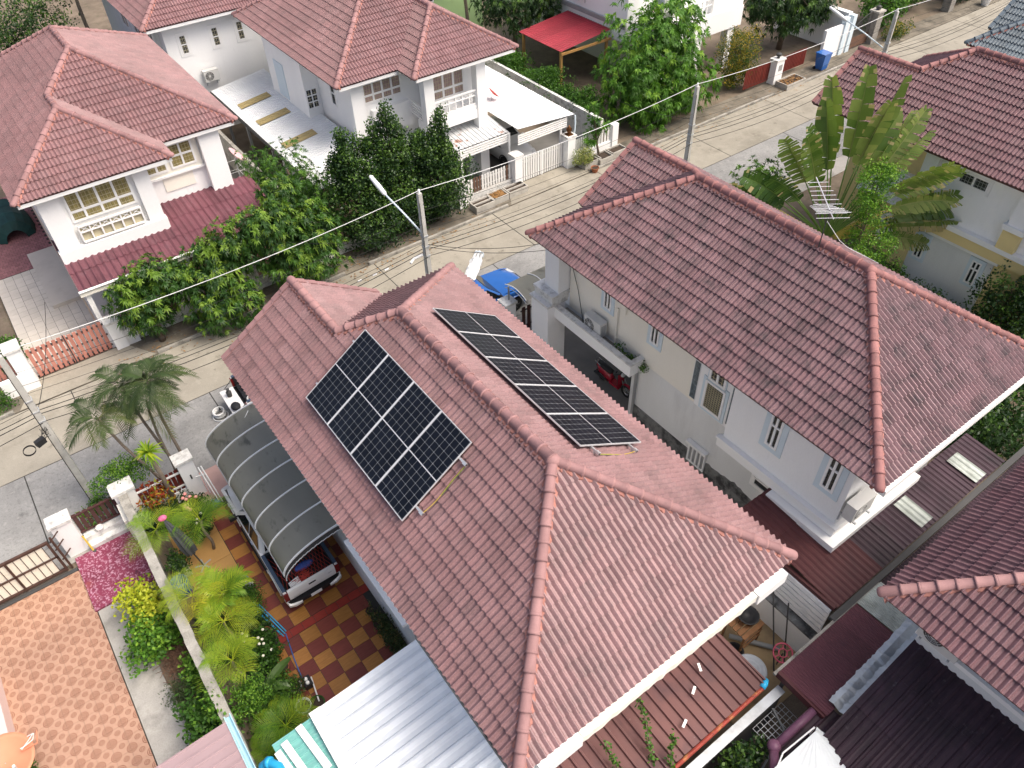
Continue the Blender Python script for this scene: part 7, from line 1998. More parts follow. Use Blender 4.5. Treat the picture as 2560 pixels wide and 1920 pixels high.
# left white house side yard: jars, rack, parked covered vehicle
jr = thing('water_jar', 'large steel water tank jar in the alley beside the left white house', 'water tank', (9.0, 41.5, 0))
part('tank', MB().lathe((8.9, 40.6, 0), [(0.5, 0), (0.55, 0.1), (0.55, 1.5), (0.4, 1.65), (0.1, 1.7)], 18), 'aluminium', jr, smooth=True)
rk = thing('drying_rack', 'white metal drying rack beside the left white house', 'drying rack', (9.2, 36.5, 0))
mb = MB()
for z in (0.5, 1.0, 1.5):
    mb.tube([(8.75, 36.0, z), (9.6, 36.0, z), (9.6, 37.2, z), (8.75, 37.2, z), (8.75, 36.0, z)], 0.014, 5)
part('shelf_bars', mb, 'white_trim', rk)
for x in (8.75, 9.6):
    for y in (36.0, 37.2): part('upright', MB().tube([(x, y, 0), (x, y, 1.55)], 0.016, 5), 'white_trim', rk)
mat('tarp_green', (0.012, 0.05, 0.045), rough=0.6, var=0.3, scale=2)
mb = MB(); mb.loft([[(-0.9 + 1.5 * math.cos(a) * 0.62 * s_, y, 0.05 + (0.95 + 0.1 * math.sin(y * 5)) * max(0, math.sin(a)) * s_ + rng.uniform(-.02, .02)) for a in [k * PI / 8 for k in range(9)]] for y, s_ in ((39.2, 0.5), (39.4, 0.9), (40.2, 1.05), (41.2, 1.0), (41.9, 0.9), (42.1, 0.5))], closed=False)
solo('covered_heap', mb, 'tarp_green', 'heap under a dark green tarpaulin at the left edge', 'tarpaulin')
# ------------------------------------------------------------------ vegetation
LG = lambda *c: [tuple(x) for x in c]
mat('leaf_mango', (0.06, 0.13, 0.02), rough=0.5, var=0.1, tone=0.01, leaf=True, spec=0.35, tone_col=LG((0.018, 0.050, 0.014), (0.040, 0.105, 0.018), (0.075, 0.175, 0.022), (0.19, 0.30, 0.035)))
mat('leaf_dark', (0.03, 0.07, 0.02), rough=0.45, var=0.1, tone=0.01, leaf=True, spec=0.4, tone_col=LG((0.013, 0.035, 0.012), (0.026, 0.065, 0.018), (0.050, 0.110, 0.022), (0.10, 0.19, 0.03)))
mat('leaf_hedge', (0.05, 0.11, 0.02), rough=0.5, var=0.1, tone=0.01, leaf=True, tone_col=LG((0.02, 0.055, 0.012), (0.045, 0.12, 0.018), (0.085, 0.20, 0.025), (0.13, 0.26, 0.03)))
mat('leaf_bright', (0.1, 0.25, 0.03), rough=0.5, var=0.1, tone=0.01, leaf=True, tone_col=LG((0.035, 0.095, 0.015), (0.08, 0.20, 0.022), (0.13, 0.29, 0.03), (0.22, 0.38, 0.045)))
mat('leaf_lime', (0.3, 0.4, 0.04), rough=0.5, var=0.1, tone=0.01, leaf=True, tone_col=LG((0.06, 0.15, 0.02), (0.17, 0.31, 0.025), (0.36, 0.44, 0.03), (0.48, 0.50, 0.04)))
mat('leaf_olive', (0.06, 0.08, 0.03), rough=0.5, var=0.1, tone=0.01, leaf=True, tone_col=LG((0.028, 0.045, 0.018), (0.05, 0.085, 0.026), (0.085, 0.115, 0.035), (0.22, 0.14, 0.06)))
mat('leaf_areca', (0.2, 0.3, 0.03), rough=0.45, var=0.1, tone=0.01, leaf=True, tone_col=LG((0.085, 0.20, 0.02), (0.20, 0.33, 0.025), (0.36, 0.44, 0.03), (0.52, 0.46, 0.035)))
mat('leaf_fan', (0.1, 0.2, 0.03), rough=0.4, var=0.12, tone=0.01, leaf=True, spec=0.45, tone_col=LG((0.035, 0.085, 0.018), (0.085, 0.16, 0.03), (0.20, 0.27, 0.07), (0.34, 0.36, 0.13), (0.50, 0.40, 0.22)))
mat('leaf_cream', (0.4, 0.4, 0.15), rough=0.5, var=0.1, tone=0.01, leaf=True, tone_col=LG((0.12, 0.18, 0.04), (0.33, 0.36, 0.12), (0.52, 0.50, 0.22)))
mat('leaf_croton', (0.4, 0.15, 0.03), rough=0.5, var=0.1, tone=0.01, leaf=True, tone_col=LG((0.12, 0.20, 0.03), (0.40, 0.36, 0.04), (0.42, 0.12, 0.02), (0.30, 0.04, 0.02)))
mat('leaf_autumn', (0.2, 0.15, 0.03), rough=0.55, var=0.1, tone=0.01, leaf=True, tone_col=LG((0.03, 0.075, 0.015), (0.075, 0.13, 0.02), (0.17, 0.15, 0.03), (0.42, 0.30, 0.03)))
mat('petal_pink', (0.68, 0.30, 0.27), rough=0.6, var=0.15, scale=9); mat('petal_white', (0.75, 0.72, 0.60), rough=0.6); mat('petal_purple', (0.55, 0.50, 0.62), rough=0.6)
mat('bark', (0.13, 0.10, 0.075), rough=0.95, var=0.25, scale=5, bump=0.5)
mat('bark_palm', (0.20, 0.165, 0.13), rough=0.9, var=0.25, scale=9, stretch=(1, 1, 4), bump=0.4)
mat('stalk_green', (0.11, 0.19, 0.04), rough=0.5, var=0.15); mat('stalk_yellow', (0.35, 0.30, 0.06), rough=0.5, var=0.2)
mat('twigs', (0.15, 0.085, 0.055), rough=0.95, var=0.3, scale=8, tone=0.35)
vr = random.Random(21)
def rdir(up=0.3):
    while True:
        v = Vector((vr.uniform(-1, 1), vr.uniform(-1, 1), vr.uniform(-1, 1)))
        if 0.05 < v.length < 1: break
    v.normalize(); v.z += up
    return v.normalized()
def leaf_strip(mb, p, d, n, L, w, droop=0.3):
    """one leaf: base p, direction d, normal n"""
    s_ = d.cross(n).normalized() * (w / 2)
    m = p + d * (L * 0.45) + n * (0.05 * L)
    t = p + d * (L * 0.93) - Vector((0, 0, droop * L))
    mb.add([p - s_ * 0.35, p + s_ * 0.35, m + s_, m - s_, t], [(0, 1, 2, 3), (3, 2, 4)])
def rosette(mb, p, d, k, L, w, droop):
    a = d.orthogonal().normalized(); b = d.cross(a)
    ph = vr.uniform(0, 6.3)
    for i in range(k):
        th = ph + 2.4 * i; sp = vr.uniform(0.55, 1.15)
        q = (a * math.cos(th) + b * math.sin(th)) * sp + d * (1.1 - 0.75 * sp)
        q.normalize()
        nn = (d - q * d.dot(q)); nn = nn.normalized() if nn.length > 0.01 else b
        leaf_strip(mb, p, q, nn, L * vr.uniform(0.75, 1.15), w, droop * vr.uniform(0.5, 1.4))
def small_leaf(mb, p, L, w, up=0.5):
    d = rdir(0.1); n = rdir(up + 0.4)
    s_ = d.cross(n)
    if s_.length < 0.05: return
    s_ = s_.normalized() * (w / 2)
    mb.add([p - d * L * 0.5, p + s_, p + d * L * 0.5, p - s_], [(0, 1, 2, 3)])
def crown_points(c, R, n, shell=0.55, lump=0.25):
    """points through an uneven ellipsoid with gaps"""
    c = Vector(c); out = []
    lobes = [(rdir(0.2), vr.uniform(0.75, 1.15)) for _ in range(9)]
    while len(out) < n:
        d = rdir(0.0)
        m = 1 - lump + lump * 2 * max((max(0, d.dot(l)) ** 4 * s for l, s in lobes), default=0.5)
        f = (vr.random() ** 0.45) * m
        if vr.random() > shell and f < 0.55: continue
        p = Vector((d.x * R[0], d.y * R[1], d.z * R[2])) * f
        out.append((c + p, (p.normalized() + Vector((0, 0, 0.35))).normalized(), f))
    return out
def limbs(root, base, top, R, n, m='bark', r0=0.11, spread=0.7):
    base, top = Vector(base), Vector(top)
    mid = base.lerp(top, 0.5) + Vector((vr.uniform(-.12, .12), vr.uniform(-.12, .12), 0))
    mb = MB(); mb.tube([base, base.lerp(mid, 0.5), mid, top], [r0 * 1.2, r0, r0 * 0.8, r0 * 0.4], 8)
    tk = part('trunk', mb, m, root, smooth=True)
    lb = MB()
    for i in range(n):
        a = mid.lerp(top, vr.uniform(0, 0.9)); d = rdir(0.4)
        e = a + Vector((d.x * R[0], d.y * R[1], d.z * R[2])) * spread
        lb.tube([a, a.lerp(e, 0.5) + Vector((0, 0, 0.08)), e], [r0 * 0.45, r0 * 0.28, r0 * 0.10], 5)
    part('limbs', lb, m, tk, smooth=True, stuff=True)
def tree(label, cat, base, crowns, style, lm, n, L, w, name='tree', droop=0.3, k=9, group=None, r0=0.11, young=0.12, trunk=True, hide=0, lump=0.25, shell=0.55, limbn=7):
    """crowns: list of (centre, radii, share)"""
    base = Vector(base)
    r = thing(name, label, cat, base, group)
    mb = MB()
    tot = sum(c[2] for c in crowns)
    for c, R, sh in crowns:
        for p, d, f in crown_points(c, R, int(n * sh / tot), lump=lump, shell=shell):
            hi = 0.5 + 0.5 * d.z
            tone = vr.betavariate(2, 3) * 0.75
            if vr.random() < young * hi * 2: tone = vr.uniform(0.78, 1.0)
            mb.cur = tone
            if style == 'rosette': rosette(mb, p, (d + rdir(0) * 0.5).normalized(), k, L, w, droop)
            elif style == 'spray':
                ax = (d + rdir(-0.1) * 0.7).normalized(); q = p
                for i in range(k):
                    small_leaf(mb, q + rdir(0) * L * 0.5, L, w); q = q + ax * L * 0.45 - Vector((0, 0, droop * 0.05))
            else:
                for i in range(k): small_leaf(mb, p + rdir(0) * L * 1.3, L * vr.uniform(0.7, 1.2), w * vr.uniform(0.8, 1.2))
    if trunk:
        c0, R0, _ = crowns[0]
        limbs(r, base, Vector(c0) + Vector((0, 0, R0[2] * 0.3)), R0, limbn, r0=r0)
        for c, R, sh in crowns[1:]:
            part('bough', MB().tube([base.lerp(Vector(c0), 0.5), base.lerp(Vector(c0), 0.5).lerp(Vector(c), 0.5) + Vector((0, 0, .1)), Vector(c)], [r0 * 0.6, r0 * 0.4, r0 * 0.15], 6), 'bark', r, smooth=True)
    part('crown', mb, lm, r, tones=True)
    return r

# --- mango trees in front of the left white house
tree('mango tree with yellow-green young leaves beside the salmon gate', 'tree', (2.2, 27.7, 0), [((2.2, 27.6, 1.9), (1.35, 0.9, 1.2), 1), ((2.8, 27.8, 2.95), (1.0, 0.8, 0.7), 0.5), ((1.6, 27.4, 2.9), (0.6, 0.55, 0.5), 0.25)], 'rosette', 'leaf_mango', 560, 0.27, 0.066, droop=0.38, young=0.3, group='mango trees across the street')
tree('middle mango tree hanging over the kerb across the street', 'tree', (4.9, 27.7, 0), [((4.8, 27.2, 2.1), (1.6, 1.2, 1.35), 1), ((5.7, 27.4, 3.2), (1.3, 1.0, 0.95), 0.65), ((4.2, 26.6, 1.25), (1.0, 0.85, 1.0), 0.4), ((5.5, 26.3, 1.2), (0.9, 0.7, 0.9), 0.35), ((3.6, 27.5, 2.6), (0.8, 0.8, 0.7), 0.3)], 'rosette', 'leaf_mango', 1050, 0.28, 0.068, droop=0.42, young=0.24, group='mango trees across the street')
tree('largest mango tree in front of the maroon porch, right of the middle one', 'tree', (7.9, 27.8, 0), [((7.8, 27.4, 2.7), (2.1, 1.4, 1.5), 1), ((9.3, 27.6, 2.4), (1.5, 1.2, 1.4), 0.65), ((7.2, 27.2, 3.7), (1.1, 0.95, 0.8), 0.4), ((8.7, 26.9, 1.4), (1.6, 1.1, 1.1), 0.5), ((8.6, 28.6, 3.9), (1.0, 0.9, 0.8), 0.3)], 'rosette', 'leaf_mango', 1500, 0.28, 0.068, droop=0.42, young=0.2, group='mango trees across the street')
tree('feathery grey-green tree between the two white houses', 'tree', (10.5, 30.3, 0), [((10.0, 30.8, 3.2), (1.6, 1.5, 1.4), 1), ((10.6, 29.4, 2.7), (1.3, 1.1, 1.3), 0.7), ((9.2, 32.0, 3.6), (0.9, 0.9, 0.8), 0.3)], 'rosette', 'leaf_hedge', 950, 0.21, 0.034, droop=0.5, k=9, young=0.15)
# --- dark upright ficus trees
fic = dict(style='cluster', lm='leaf_dark', L=0.125, w=0.08, k=8, young=0.22, lump=0.3, shell=0.6)
def spires(c, n, R, z0, z1):
    out = []
    for i in range(n):
        a = i * 2.4 + 0.4; x, y = c[0] + R * math.cos(a) * vr.uniform(.4, 1), c[1] + R * 0.6 * math.sin(a) * vr.uniform(.4, 1); z = vr.uniform(z0, z1)
        out.append(((x, y, z), (vr.uniform(.22, .38), vr.uniform(.22, .34), vr.uniform(.55, .9)), 0.09))
    return out
tree('left one of the dark upright ficus trees, widest at the base', 'tree', (12.2, 28.3, 0), [((12.3, 28.2, 1.7), (1.9, 1.3, 1.8), 1), ((11.9, 28.4, 3.6), (0.9, 0.7, 1.1), 0.3)] + spires((12.2, 28.4), 7, 1.3, 3.0, 4.6) + [((11.8, 28.5, 5.2), (0.3, 0.3, 0.75), 0.08)], n=2700, group='dark ficus trees', **fic)
tree('middle and tallest of the dark upright ficus trees', 'tree', (13.9, 28.4, 0), [((13.9, 28.2, 1.8), (1.7, 1.2, 1.9), 1), ((13.8, 28.3, 3.9), (1.0, 0.75, 1.1), 0.36)] + spires((13.9, 28.3), 7, 1.1, 3.3, 5.0) + [((13.95, 28.4, 5.6), (0.36, 0.34, 0.85), 0.11)], n=2500, group='dark ficus trees', **fic)
tree('right one of the dark upright ficus trees, beside the picket fence', 'tree', (15.8, 28.2, 0), [((15.8, 28.0, 1.7), (1.7, 1.2, 1.8), 1), ((15.9, 28.1, 3.4), (1.05, 0.8, 1.15), 0.42)] + spires((15.9, 28.1), 7, 1.1, 3.0, 4.3) + [((16.4, 28.2, 4.7), (0.36, 0.34, 0.8), 0.1)], n=2600, group='dark ficus trees', **fic)
# --- big mango, hedge, top trees
tree('big round mango tree beside the bright red lean-to', 'tree', (32.0, 30.6, 0), [((31.6, 30.2, 3.2), (3.4, 2.8, 3.0), 1), ((33.2, 30.6, 4.4), (2.2, 2.0, 1.8), 0.5), ((29.6, 29.6, 2.3), (1.9, 1.7, 2.1), 0.45), ((32.4, 28.6, 1.9), (2.4, 1.5, 1.8), 0.5), ((30.6, 28.6, 1.3), (1.8, 1.2, 1.3), 0.35)], 'rosette', 'leaf_bright', 2300, 0.33, 0.085, droop=0.45, k=9, young=0.10, r0=0.16)
hd = thing('hedge', 'bright green hedge along the white mildewed wall', 'hedge', (27.6, 35.5, 0))
mb = MB()
for i in range(3600):
    y = vr.uniform(30.2, 41.5); x = 27.3 + vr.gauss(0, 0.42); z = 1.9 + 0.35 * math.sin(y * 1.7) + 0.2 * math.sin(y * 4.1) - abs(vr.gauss(0, 0.5)) * 1.4
    if z < 0.1: continue
    mb.cur = vr.betavariate(2, 2.4)
    for k in range(7): small_leaf(mb, Vector((x, y, z)) + rdir(0) * 0.16, 0.13, 0.07)
part('foliage', mb, 'leaf_hedge', hd, tones=True)
part('stems', MB().tube([(27.3, 30.5, 0), (27.3, 31, 1.2)], 0.05, 6).tube([(27.4, 34, 0), (27.3, 34.3, 1.2)], 0.05, 6).tube([(27.3, 38, 0), (27.4, 38.2, 1.2)], 0.05, 6), 'bark', hd)
tree('dark spreading tree left of the bright red lean-to', 'tree', (30.0, 41.0, 0), [((29.8, 40.6, 3.9), (2.9, 2.4, 1.7), 1), ((31.5, 40.0, 3.5), (1.6, 1.5, 1.1), 0.4), ((28.2, 40.2, 4.4), (1.3, 1.3, 1.0), 0.3)], 'rosette', 'leaf_dark', 1100, 0.26, 0.07, droop=0.5, k=8, young=0.12, r0=0.16)
tree('yellow-flowering rounded tree right of the big mango', 'tree', (38.0, 29.6, 0), [((38.1, 29.4, 1.9), (1.35, 1.1, 1.75), 1), ((37.8, 29.2, 0.9), (1.0, 0.8, 0.8), 0.3)], 'cluster', 'leaf_autumn', 1400, 0.11, 0.055, k=7, young=0.2, r0=0.1)
tree('dark leafy tree at the top right in front of the white wall', 'tree', (44.6, 31.4, 0), [((44.6, 31.2, 3.3), (3.0, 2.2, 2.3), 1), ((42.4, 31.6, 3.6), (1.8, 1.7, 1.8), 0.5), ((46.3, 30.4, 2.8), (1.6, 1.4, 1.6), 0.4)], 'rosette', 'leaf_dark', 1400, 0.32, 0.08, droop=0.5, k=8, young=0.14, r0=0.17)
tree('green shrub mass at the top right corner beyond the iron gate', 'tree', (53.5, 30.0, 0), [((53.0, 29.6, 1.6), (2.6, 1.5, 1.6), 1), ((57.0, 30.2, 1.8), (2.6, 1.6, 1.8), 0.8)], 'cluster', 'leaf_hedge', 1000, 0.22, 0.12, k=7, young=0.2)
tree('low weedy shrubs at the foot of the stone gate post', 'shrub', (52.0, 27.8, 0), [((52.0, 27.7, 0.4), (1.4, 0.5, 0.6), 1)], 'cluster', 'leaf_autumn', 260, 0.14, 0.06, k=7, trunk=False, name='shrub')
tree('dark green shrubs near the white tub pot far along the street', 'shrub', (61.5, 29.0, 0), [((61.5, 29.0, 1.0), (2.6, 1.2, 1.3), 1), ((66.5, 28.0, 0.6), (2.4, 1.0, 0.8), 0.5)], 'cluster', 'leaf_dark', 700, 0.2, 0.11, k=7, trunk=False, name='shrub')
tree('tree canopy beyond the far end of the street', 'tree', (72, 40, 0), [((70, 40, 3), (7, 4, 3.2), 1), ((60, 38, 3), (5, 3.5, 3), 0.8)], 'cluster', 'leaf_hedge', 1200, 0.4, 0.22, k=8, r0=0.2)
tree('dark rounded tree in the top left corner', 'tree', (2.0, 55.0, 0), [((1.0, 54.0, 3.6), (3.6, 2.6, 2.4), 1), ((4.8, 55.0, 4.4), (2.4, 2.2, 1.9), 0.5), ((-3.0, 52.5, 3.0), (2.4, 2.2, 2.0), 0.5)], 'cluster', 'leaf_dark', 2300, 0.17, 0.095, k=8, young=0.22, r0=0.2)
tree('small weedy shrub on the lawn left of the pale paved drive', 'shrub', (-3.0, 30.6, 0), [((-3.1, 30.3, 0.45), (0.7, 0.9, 0.55), 1)], 'cluster', 'leaf_hedge', 240, 0.12, 0.06, k=8, trunk=False, name='shrub')
tree('low clipped hedge at the left edge across the street', 'shrub', (-4.0, 27.6, 0), [((-4.4, 27.5, 0.35), (1.0, 0.45, 0.5), 1)], 'cluster', 'leaf_hedge', 260, 0.10, 0.05, k=8, trunk=False, name='shrub')
# plumeria, cream bush, spiky palm by the kerb
tree('small plumeria-like tree in the planter by the picket fence', 'tree', (25.6, 27.6, 0.2), [((25.3, 27.8, 2.1), (0.55, 0.5, 0.5), 1), ((25.0, 27.7, 1.4), (0.4, 0.4, 0.3), 0.5), ((25.8, 27.7, 1.6), (0.45, 0.4, 0.4), 0.5), ((25.2, 27.8, 2.9), (0.35, 0.3, 0.4), 0.5)], 'rosette', 'leaf_bright', 46, 0.32, 0.06, droop=0.15, k=12, r0=0.06)
tree('cream variegated bush in the kerbside planter', 'shrub', (24.5, 27.5, 0.3), [((24.4, 27.45, 0.75), (0.55, 0.45, 0.45), 1)], 'cluster', 'leaf_cream', 240, 0.09, 0.05, k=7, trunk=False, name='shrub')
def blade_plant(label, base, n, L, w, lm, h0=0.0, spread=1.0, cat='plant', droop=0.25, trunk=None, tones=(0.1, 0.8)):
    r = thing('spiky_plant', label, cat, base)
    b = Vector(base) + Vector((0, 0, h0))
    if trunk: part('trunk', MB().tube([base, Vector(base).lerp(b, 0.5) + Vector((0.03, 0, 0)), b], [trunk * 1.2, trunk, trunk * 0.9], 8), 'bark_palm', r, smooth=True)
    for i in range(n):
        a = i * 2.4; e = vr.uniform(-0.15, 1.25) if spread > 0.9 else vr.uniform(0.4, 1.4)
        d = Vector((math.cos(a) * math.cos(e), math.sin(a) * math.cos(e), math.sin(e))); s_ = d.cross(Vector((0, 0, 1))).normalized() * w / 2
        l = L * vr.uniform(0.75, 1.1); mb = MB(); mb.cur = vr.uniform(*tones)
        rows = []
        for t_ in (0, 0.3, 0.65, 1.0):
            c = b + d * l * t_ - Vector((0, 0, droop * l * t_ * t_)); ww = (0.5 + 1.2 * t_) if t_ < 0.3 else (1.0 - (t_ - 0.3) / 0.7 * 0.92)
            rows.append([c - s_ * ww, c + Vector((0, 0, -0.008)), c + s_ * ww])
        mb.loft(rows, closed=False)
        part('leaf', mb, lm, r, tones=True)
    return r
blade_plant('spiky blue-green palm at the kerb left of the cream house wing', (21.6, 21.4, 0), 46, 1.25, 0.06, 'leaf_hedge', 1.7, droop=0.1, trunk=0.07)
blade_plant('yellow-edged dracaena rosette above the street shrub', (-0.2, 19.0, 0.0), 42, 0.60, 0.085, 'leaf_areca', 2.85, droop=0.35, trunk=0.075, tones=(0.0, 0.75))
# --- areca palms
def frond(mb, b, az, el, L, nl, ll, w, droop, tone):
    d = Vector((math.cos(az) * math.cos(el), math.sin(az) * math.cos(el), math.sin(el)))
    side = d.cross(Vector((0, 0, 1))).normalized()
    pts = [b + d * L * t_ - Vector((0, 0, droop * L * t_ ** 2.2)) for t_ in [i / 10 for i in range(11)]]
    mb.cur = min(1, tone + 0.15)
    mb.tube(pts, [0.012 - 0.0010 * i for i in range(11)], 4)
    for i in range(nl):
        t_ = 0.18 + 0.82 * i / (nl - 1)
        k = min(9, int(t_ * 10)); f = t_ * 10 - k; p = pts[k].lerp(pts[k + 1], f); tg = (pts[k + 1] - pts[k]).normalized()
        up = side.cross(tg).normalized()
        l = ll * (0.55 + 0.9 * math.sin(PI * min(1, 0.15 + 0.8 * t_))) * vr.uniform(0.85, 1.1)
        for sg in (-1, 1):
            q = (tg * (0.55 + 0.5 * t_) + side * sg + up * 0.35).normalized()
            mb.cur = min(1, max(0, tone + vr.uniform(-0.10, 0.10)))
            s_ = q.cross(up).normalized() * w / 2
            m = p + q * l * 0.5 + Vector((0, 0, 0.02 * l)); e = p + q * l - Vector((0, 0, 0.28 * l))
            mb.add([p - s_ * 0.5, p + s_ * 0.5, m + s_, m - s_, e], [(0, 1, 2, 3), (3, 2, 4)])
def palm(label, base, top, n, L, lm, tone, nl=17, ll=0.42, w=0.015, group=None, el=(0.1, 1.0), droop=0.45, tr=0.045, stems=1):
    r = thing('palm', label, 'palm', base, group)
    base, top = Vector(base), Vector(top)
    pts = [base.lerp(top, i / 6) + Vector((0.05 * math.sin(i * 1.1), 0.04 * math.cos(i * 1.3), 0)) * (1 if 0 < i < 6 else 0) for i in range(7)]
    part('trunk', MB().tube(pts, [tr * 1.15, tr, tr, tr * 0.95, tr * 0.9, tr * 0.85, tr * 0.7], 8), 'bark_palm', r, smooth=True)
    for i in range(n):
        mb = MB(); az = i * 2.39996 + vr.uniform(-.25, .25)
        frond(mb, top, az, vr.uniform(*el), L * vr.uniform(0.8, 1.12), nl, ll, w, droop * vr.uniform(0.7, 1.3), min(1, max(0, tone + vr.uniform(-0.28, 0.28))))
        part('frond', mb, lm, r, tones=True)
    return r
gy = 'yellow-green areca palms in the front yard'
palm('areca palm with a yellow lower frond over the party wall by the grey umbrella', (-0.95, 17.2, 0), (-1.0, 17.25, 1.5), 9, 0.92, 'leaf_areca', 0.42, group=gy)
palm('areca palm spreading over the ochre tiles right of the grey umbrella', (0.15, 16.75, 0), (0.2, 16.7, 1.55), 10, 1.05, 'leaf_areca', 0.34, group=gy)
palm('yellowest areca palm leaning over the party wall above the dry twigs', (-0.85, 14.4, 0), (-0.9, 14.35, 1.6), 10, 0.95, 'leaf_areca', 0.66, group=gy)
palm('broad-leaved areca palm beside the clump of green herbs', (-0.25, 14.1, 0), (-0.2, 14.05, 1.4), 9, 0.85, 'leaf_areca', 0.36, nl=13, ll=0.42, w=0.042, group=gy)
palm('areca palm just below the yellowest one, in the middle of the row', (-0.45, 13.2, 0), (-0.5, 13.15, 1.5), 10, 0.92, 'leaf_areca', 0.5, group=gy)
palm('areca palm above the banana-like leaves near the white-flowered bush', (-0.7, 12.0, 0), (-0.75, 11.95, 1.5), 10, 0.88, 'leaf_areca', 0.55, group=gy)
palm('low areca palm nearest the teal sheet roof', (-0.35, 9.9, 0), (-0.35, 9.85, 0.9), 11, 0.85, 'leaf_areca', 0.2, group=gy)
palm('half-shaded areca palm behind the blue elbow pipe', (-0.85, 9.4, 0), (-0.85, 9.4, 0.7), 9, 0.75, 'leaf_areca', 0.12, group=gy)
gs = 'tall olive palms over the street'
palm('tall palm leaning left over the street, leftmost of its group', (-0.15, 19.75, 0), (-0.95, 20.1, 3.9), 10, 1.15, 'leaf_olive', 0.4, nl=26, ll=0.36, w=0.026, group=gs, el=(-0.1, 0.7), droop=0.6, tr=0.05)
palm('tall palm in the middle of the group with the densest head', (0.35, 19.8, 0), (0.05, 20.75, 4.2), 14, 1.25, 'leaf_olive', 0.3, nl=26, ll=0.36, w=0.026, group=gs, el=(-0.1, 0.8), droop=0.6, tr=0.05)
palm('tall palm with green arching fronds, rightmost of its group', (0.55, 19.8, 0), (0.72, 20.1, 4.5), 14, 1.2, 'leaf_olive', 0.35, nl=26, ll=0.38, w=0.028, group=gs, el=(-0.1, 0.8), droop=0.6, tr=0.052)
palm('palm with dead brown fronds under the densest head', (0.15, 19.7, 0), (0.45, 20.35, 3.6), 7, 1.0, 'leaf_olive', 0.62, nl=24, ll=0.32, w=0.024, group=gs, el=(-0.3, 0.4), droop=0.7, tr=0.045)
palm('palm with drooping yellow fronds at the top centre edge', (28.3, 43.8, 0), (28.3, 43.8, 5.2), 10, 1.9, 'leaf_areca', 0.45, ll=0.6, w=0.07, tr=0.12)
palm('pale green palm head in the top left corner', (7.9, 55.0, 0), (7.9, 55.0, 5.6), 10, 1.9, 'leaf_areca', 0.3, ll=0.6, w=0.06, tr=0.12)
# --- traveller's palm fan
tp = thing('fan_palm', 'giant fan-shaped palm with torn banana-like leaves between two houses', 'palm', (24.75, 13.4, 0))
hz = Vector((math.cos(_y), -math.sin(_y), 0)); B0 = Vector((24.75, 13.4, 3.0)); tn = Vector((-math.sin(_y), -math.cos(_y), 0))
part('trunk', MB().tube([(24.75, 13.4, 0), (24.75, 13.4, 1.6), B0 + Vector((0, 0, 0.1))], [0.22, 0.2, 0.26], 12), 'bark_palm', tp, smooth=True)
NLV = 34
for i in range(NLV):
    a = -1.62 + 3.24 * i / (NLV - 1) + vr.uniform(-.05, .05)
    L = 5.9 - 0.9 * abs(a) + vr.uniform(-0.5, 0.35)
    if abs(a) < 0.2: L += 0.55
    d = hz * math.sin(a) + Vector((0, 0, math.cos(a)))
    out = tn * vr.uniform(-0.20, 0.24)
    st = B0 + d * 0.15
    arc = vr.uniform(0.10, 0.22) * (0.25 + abs(math.sin(a)))
    def pt(t_):
        return st + d * L * t_ + out * L * t_ * t_ - Vector((0, 0, arc * L * t_ ** 3))
    tb = vr.uniform(0.46, 0.54)
    part('leaf_stalk', MB().tube([pt(tb * k / 5) for k in range(6)], [0.05, 0.045, 0.036, 0.03, 0.026, 0.022], 6), 'stalk_yellow' if abs(a) > 0.9 else 'stalk_green', tp, smooth=True)
    mb = MB(); base_t = vr.uniform(0.30, 0.66) if a > 0.05 else (vr.uniform(0.25, 0.5) if a > -0.5 else vr.uniform(0.05, 0.3))  # light on the fan put into leaf tone: right-hand blades paler, left darker
    NS_ = 22; W_ = 0.43 * vr.uniform(0.85, 1.12); fold = vr.uniform(0.35, 0.9)
    dead = vr.random() < (0.28 if abs(a) > 0.9 else 0.04)
    twist = vr.uniform(-0.7, 0.7)
    nrm = (tn * math.cos(twist) + d.cross(tn) * math.sin(twist)).normalized(); sd = d.cross(nrm).normalized()
    wv = lambda t_: W_ * max(0.12, min(1.0, math.sin(PI * min(1, max(0.0, (t_ - tb) / (1 - tb)) * 0.84 + 0.11)) ** 0.5))
    for sg in (-1, 1):
        j = 0
        while j < NS_:
            run = vr.choice((1, 1, 1, 2, 2)) if abs(a) > 0.3 else vr.choice((2, 3, 4, 5))
            j2 = min(NS_, j + run)
            mb.cur = min(1, max(0, base_t + vr.uniform(-.14, .14)))
            drop = vr.uniform(0.0, 0.25) + (0.25 if abs(a) > 0.85 else 0.05); sc_ = vr.uniform(0.82, 1.05)
            gap = 0.018
            for q in range(j, j2):
                t0, t1 = tb + (1 - tb) * q / NS_, tb + (1 - tb) * (q + 1) / NS_
                e0 = gap if q == j else 0; e1 = gap if q == j2 - 1 else 0
                p0, p1 = pt(t0), pt(t1)
                def edge(t_, e, f):
                    return (sd * sg + nrm * fold * 0.7) * wv(t_) * f * sc_ + d * (0.16 * f + e * f) - Vector((0, 0, drop * wv(t_) * f * f))
                m0, m1, o0, o1 = edge(t0, e0, 0.55), edge(t1, -e1, 0.55), edge(t0, e0, 1.0), edge(t1, -e1, 1.0)
                cur = mb.cur
                mb.add([p0, p1, p1 + m1, p0 + m0], [(0, 1, 2, 3)])
                if dead or vr.random() < 0.1: mb.cur = vr.uniform(0.9, 1.0)
                mb.add([p0 + m0, p1 + m1, p1 + o1, p0 + o0], [(0, 1, 2, 3)]); mb.cur = cur
            j = j2
    mb.cur = min(1, base_t + 0.25)
    mb.tube([pt(tb + (1 - tb) * k / 8) for k in range(9)], [0.022 - 0.002 * k for k in range(9)], 5)
    part('leaf_blade', mb, 'leaf_fan', tp, tones=True)
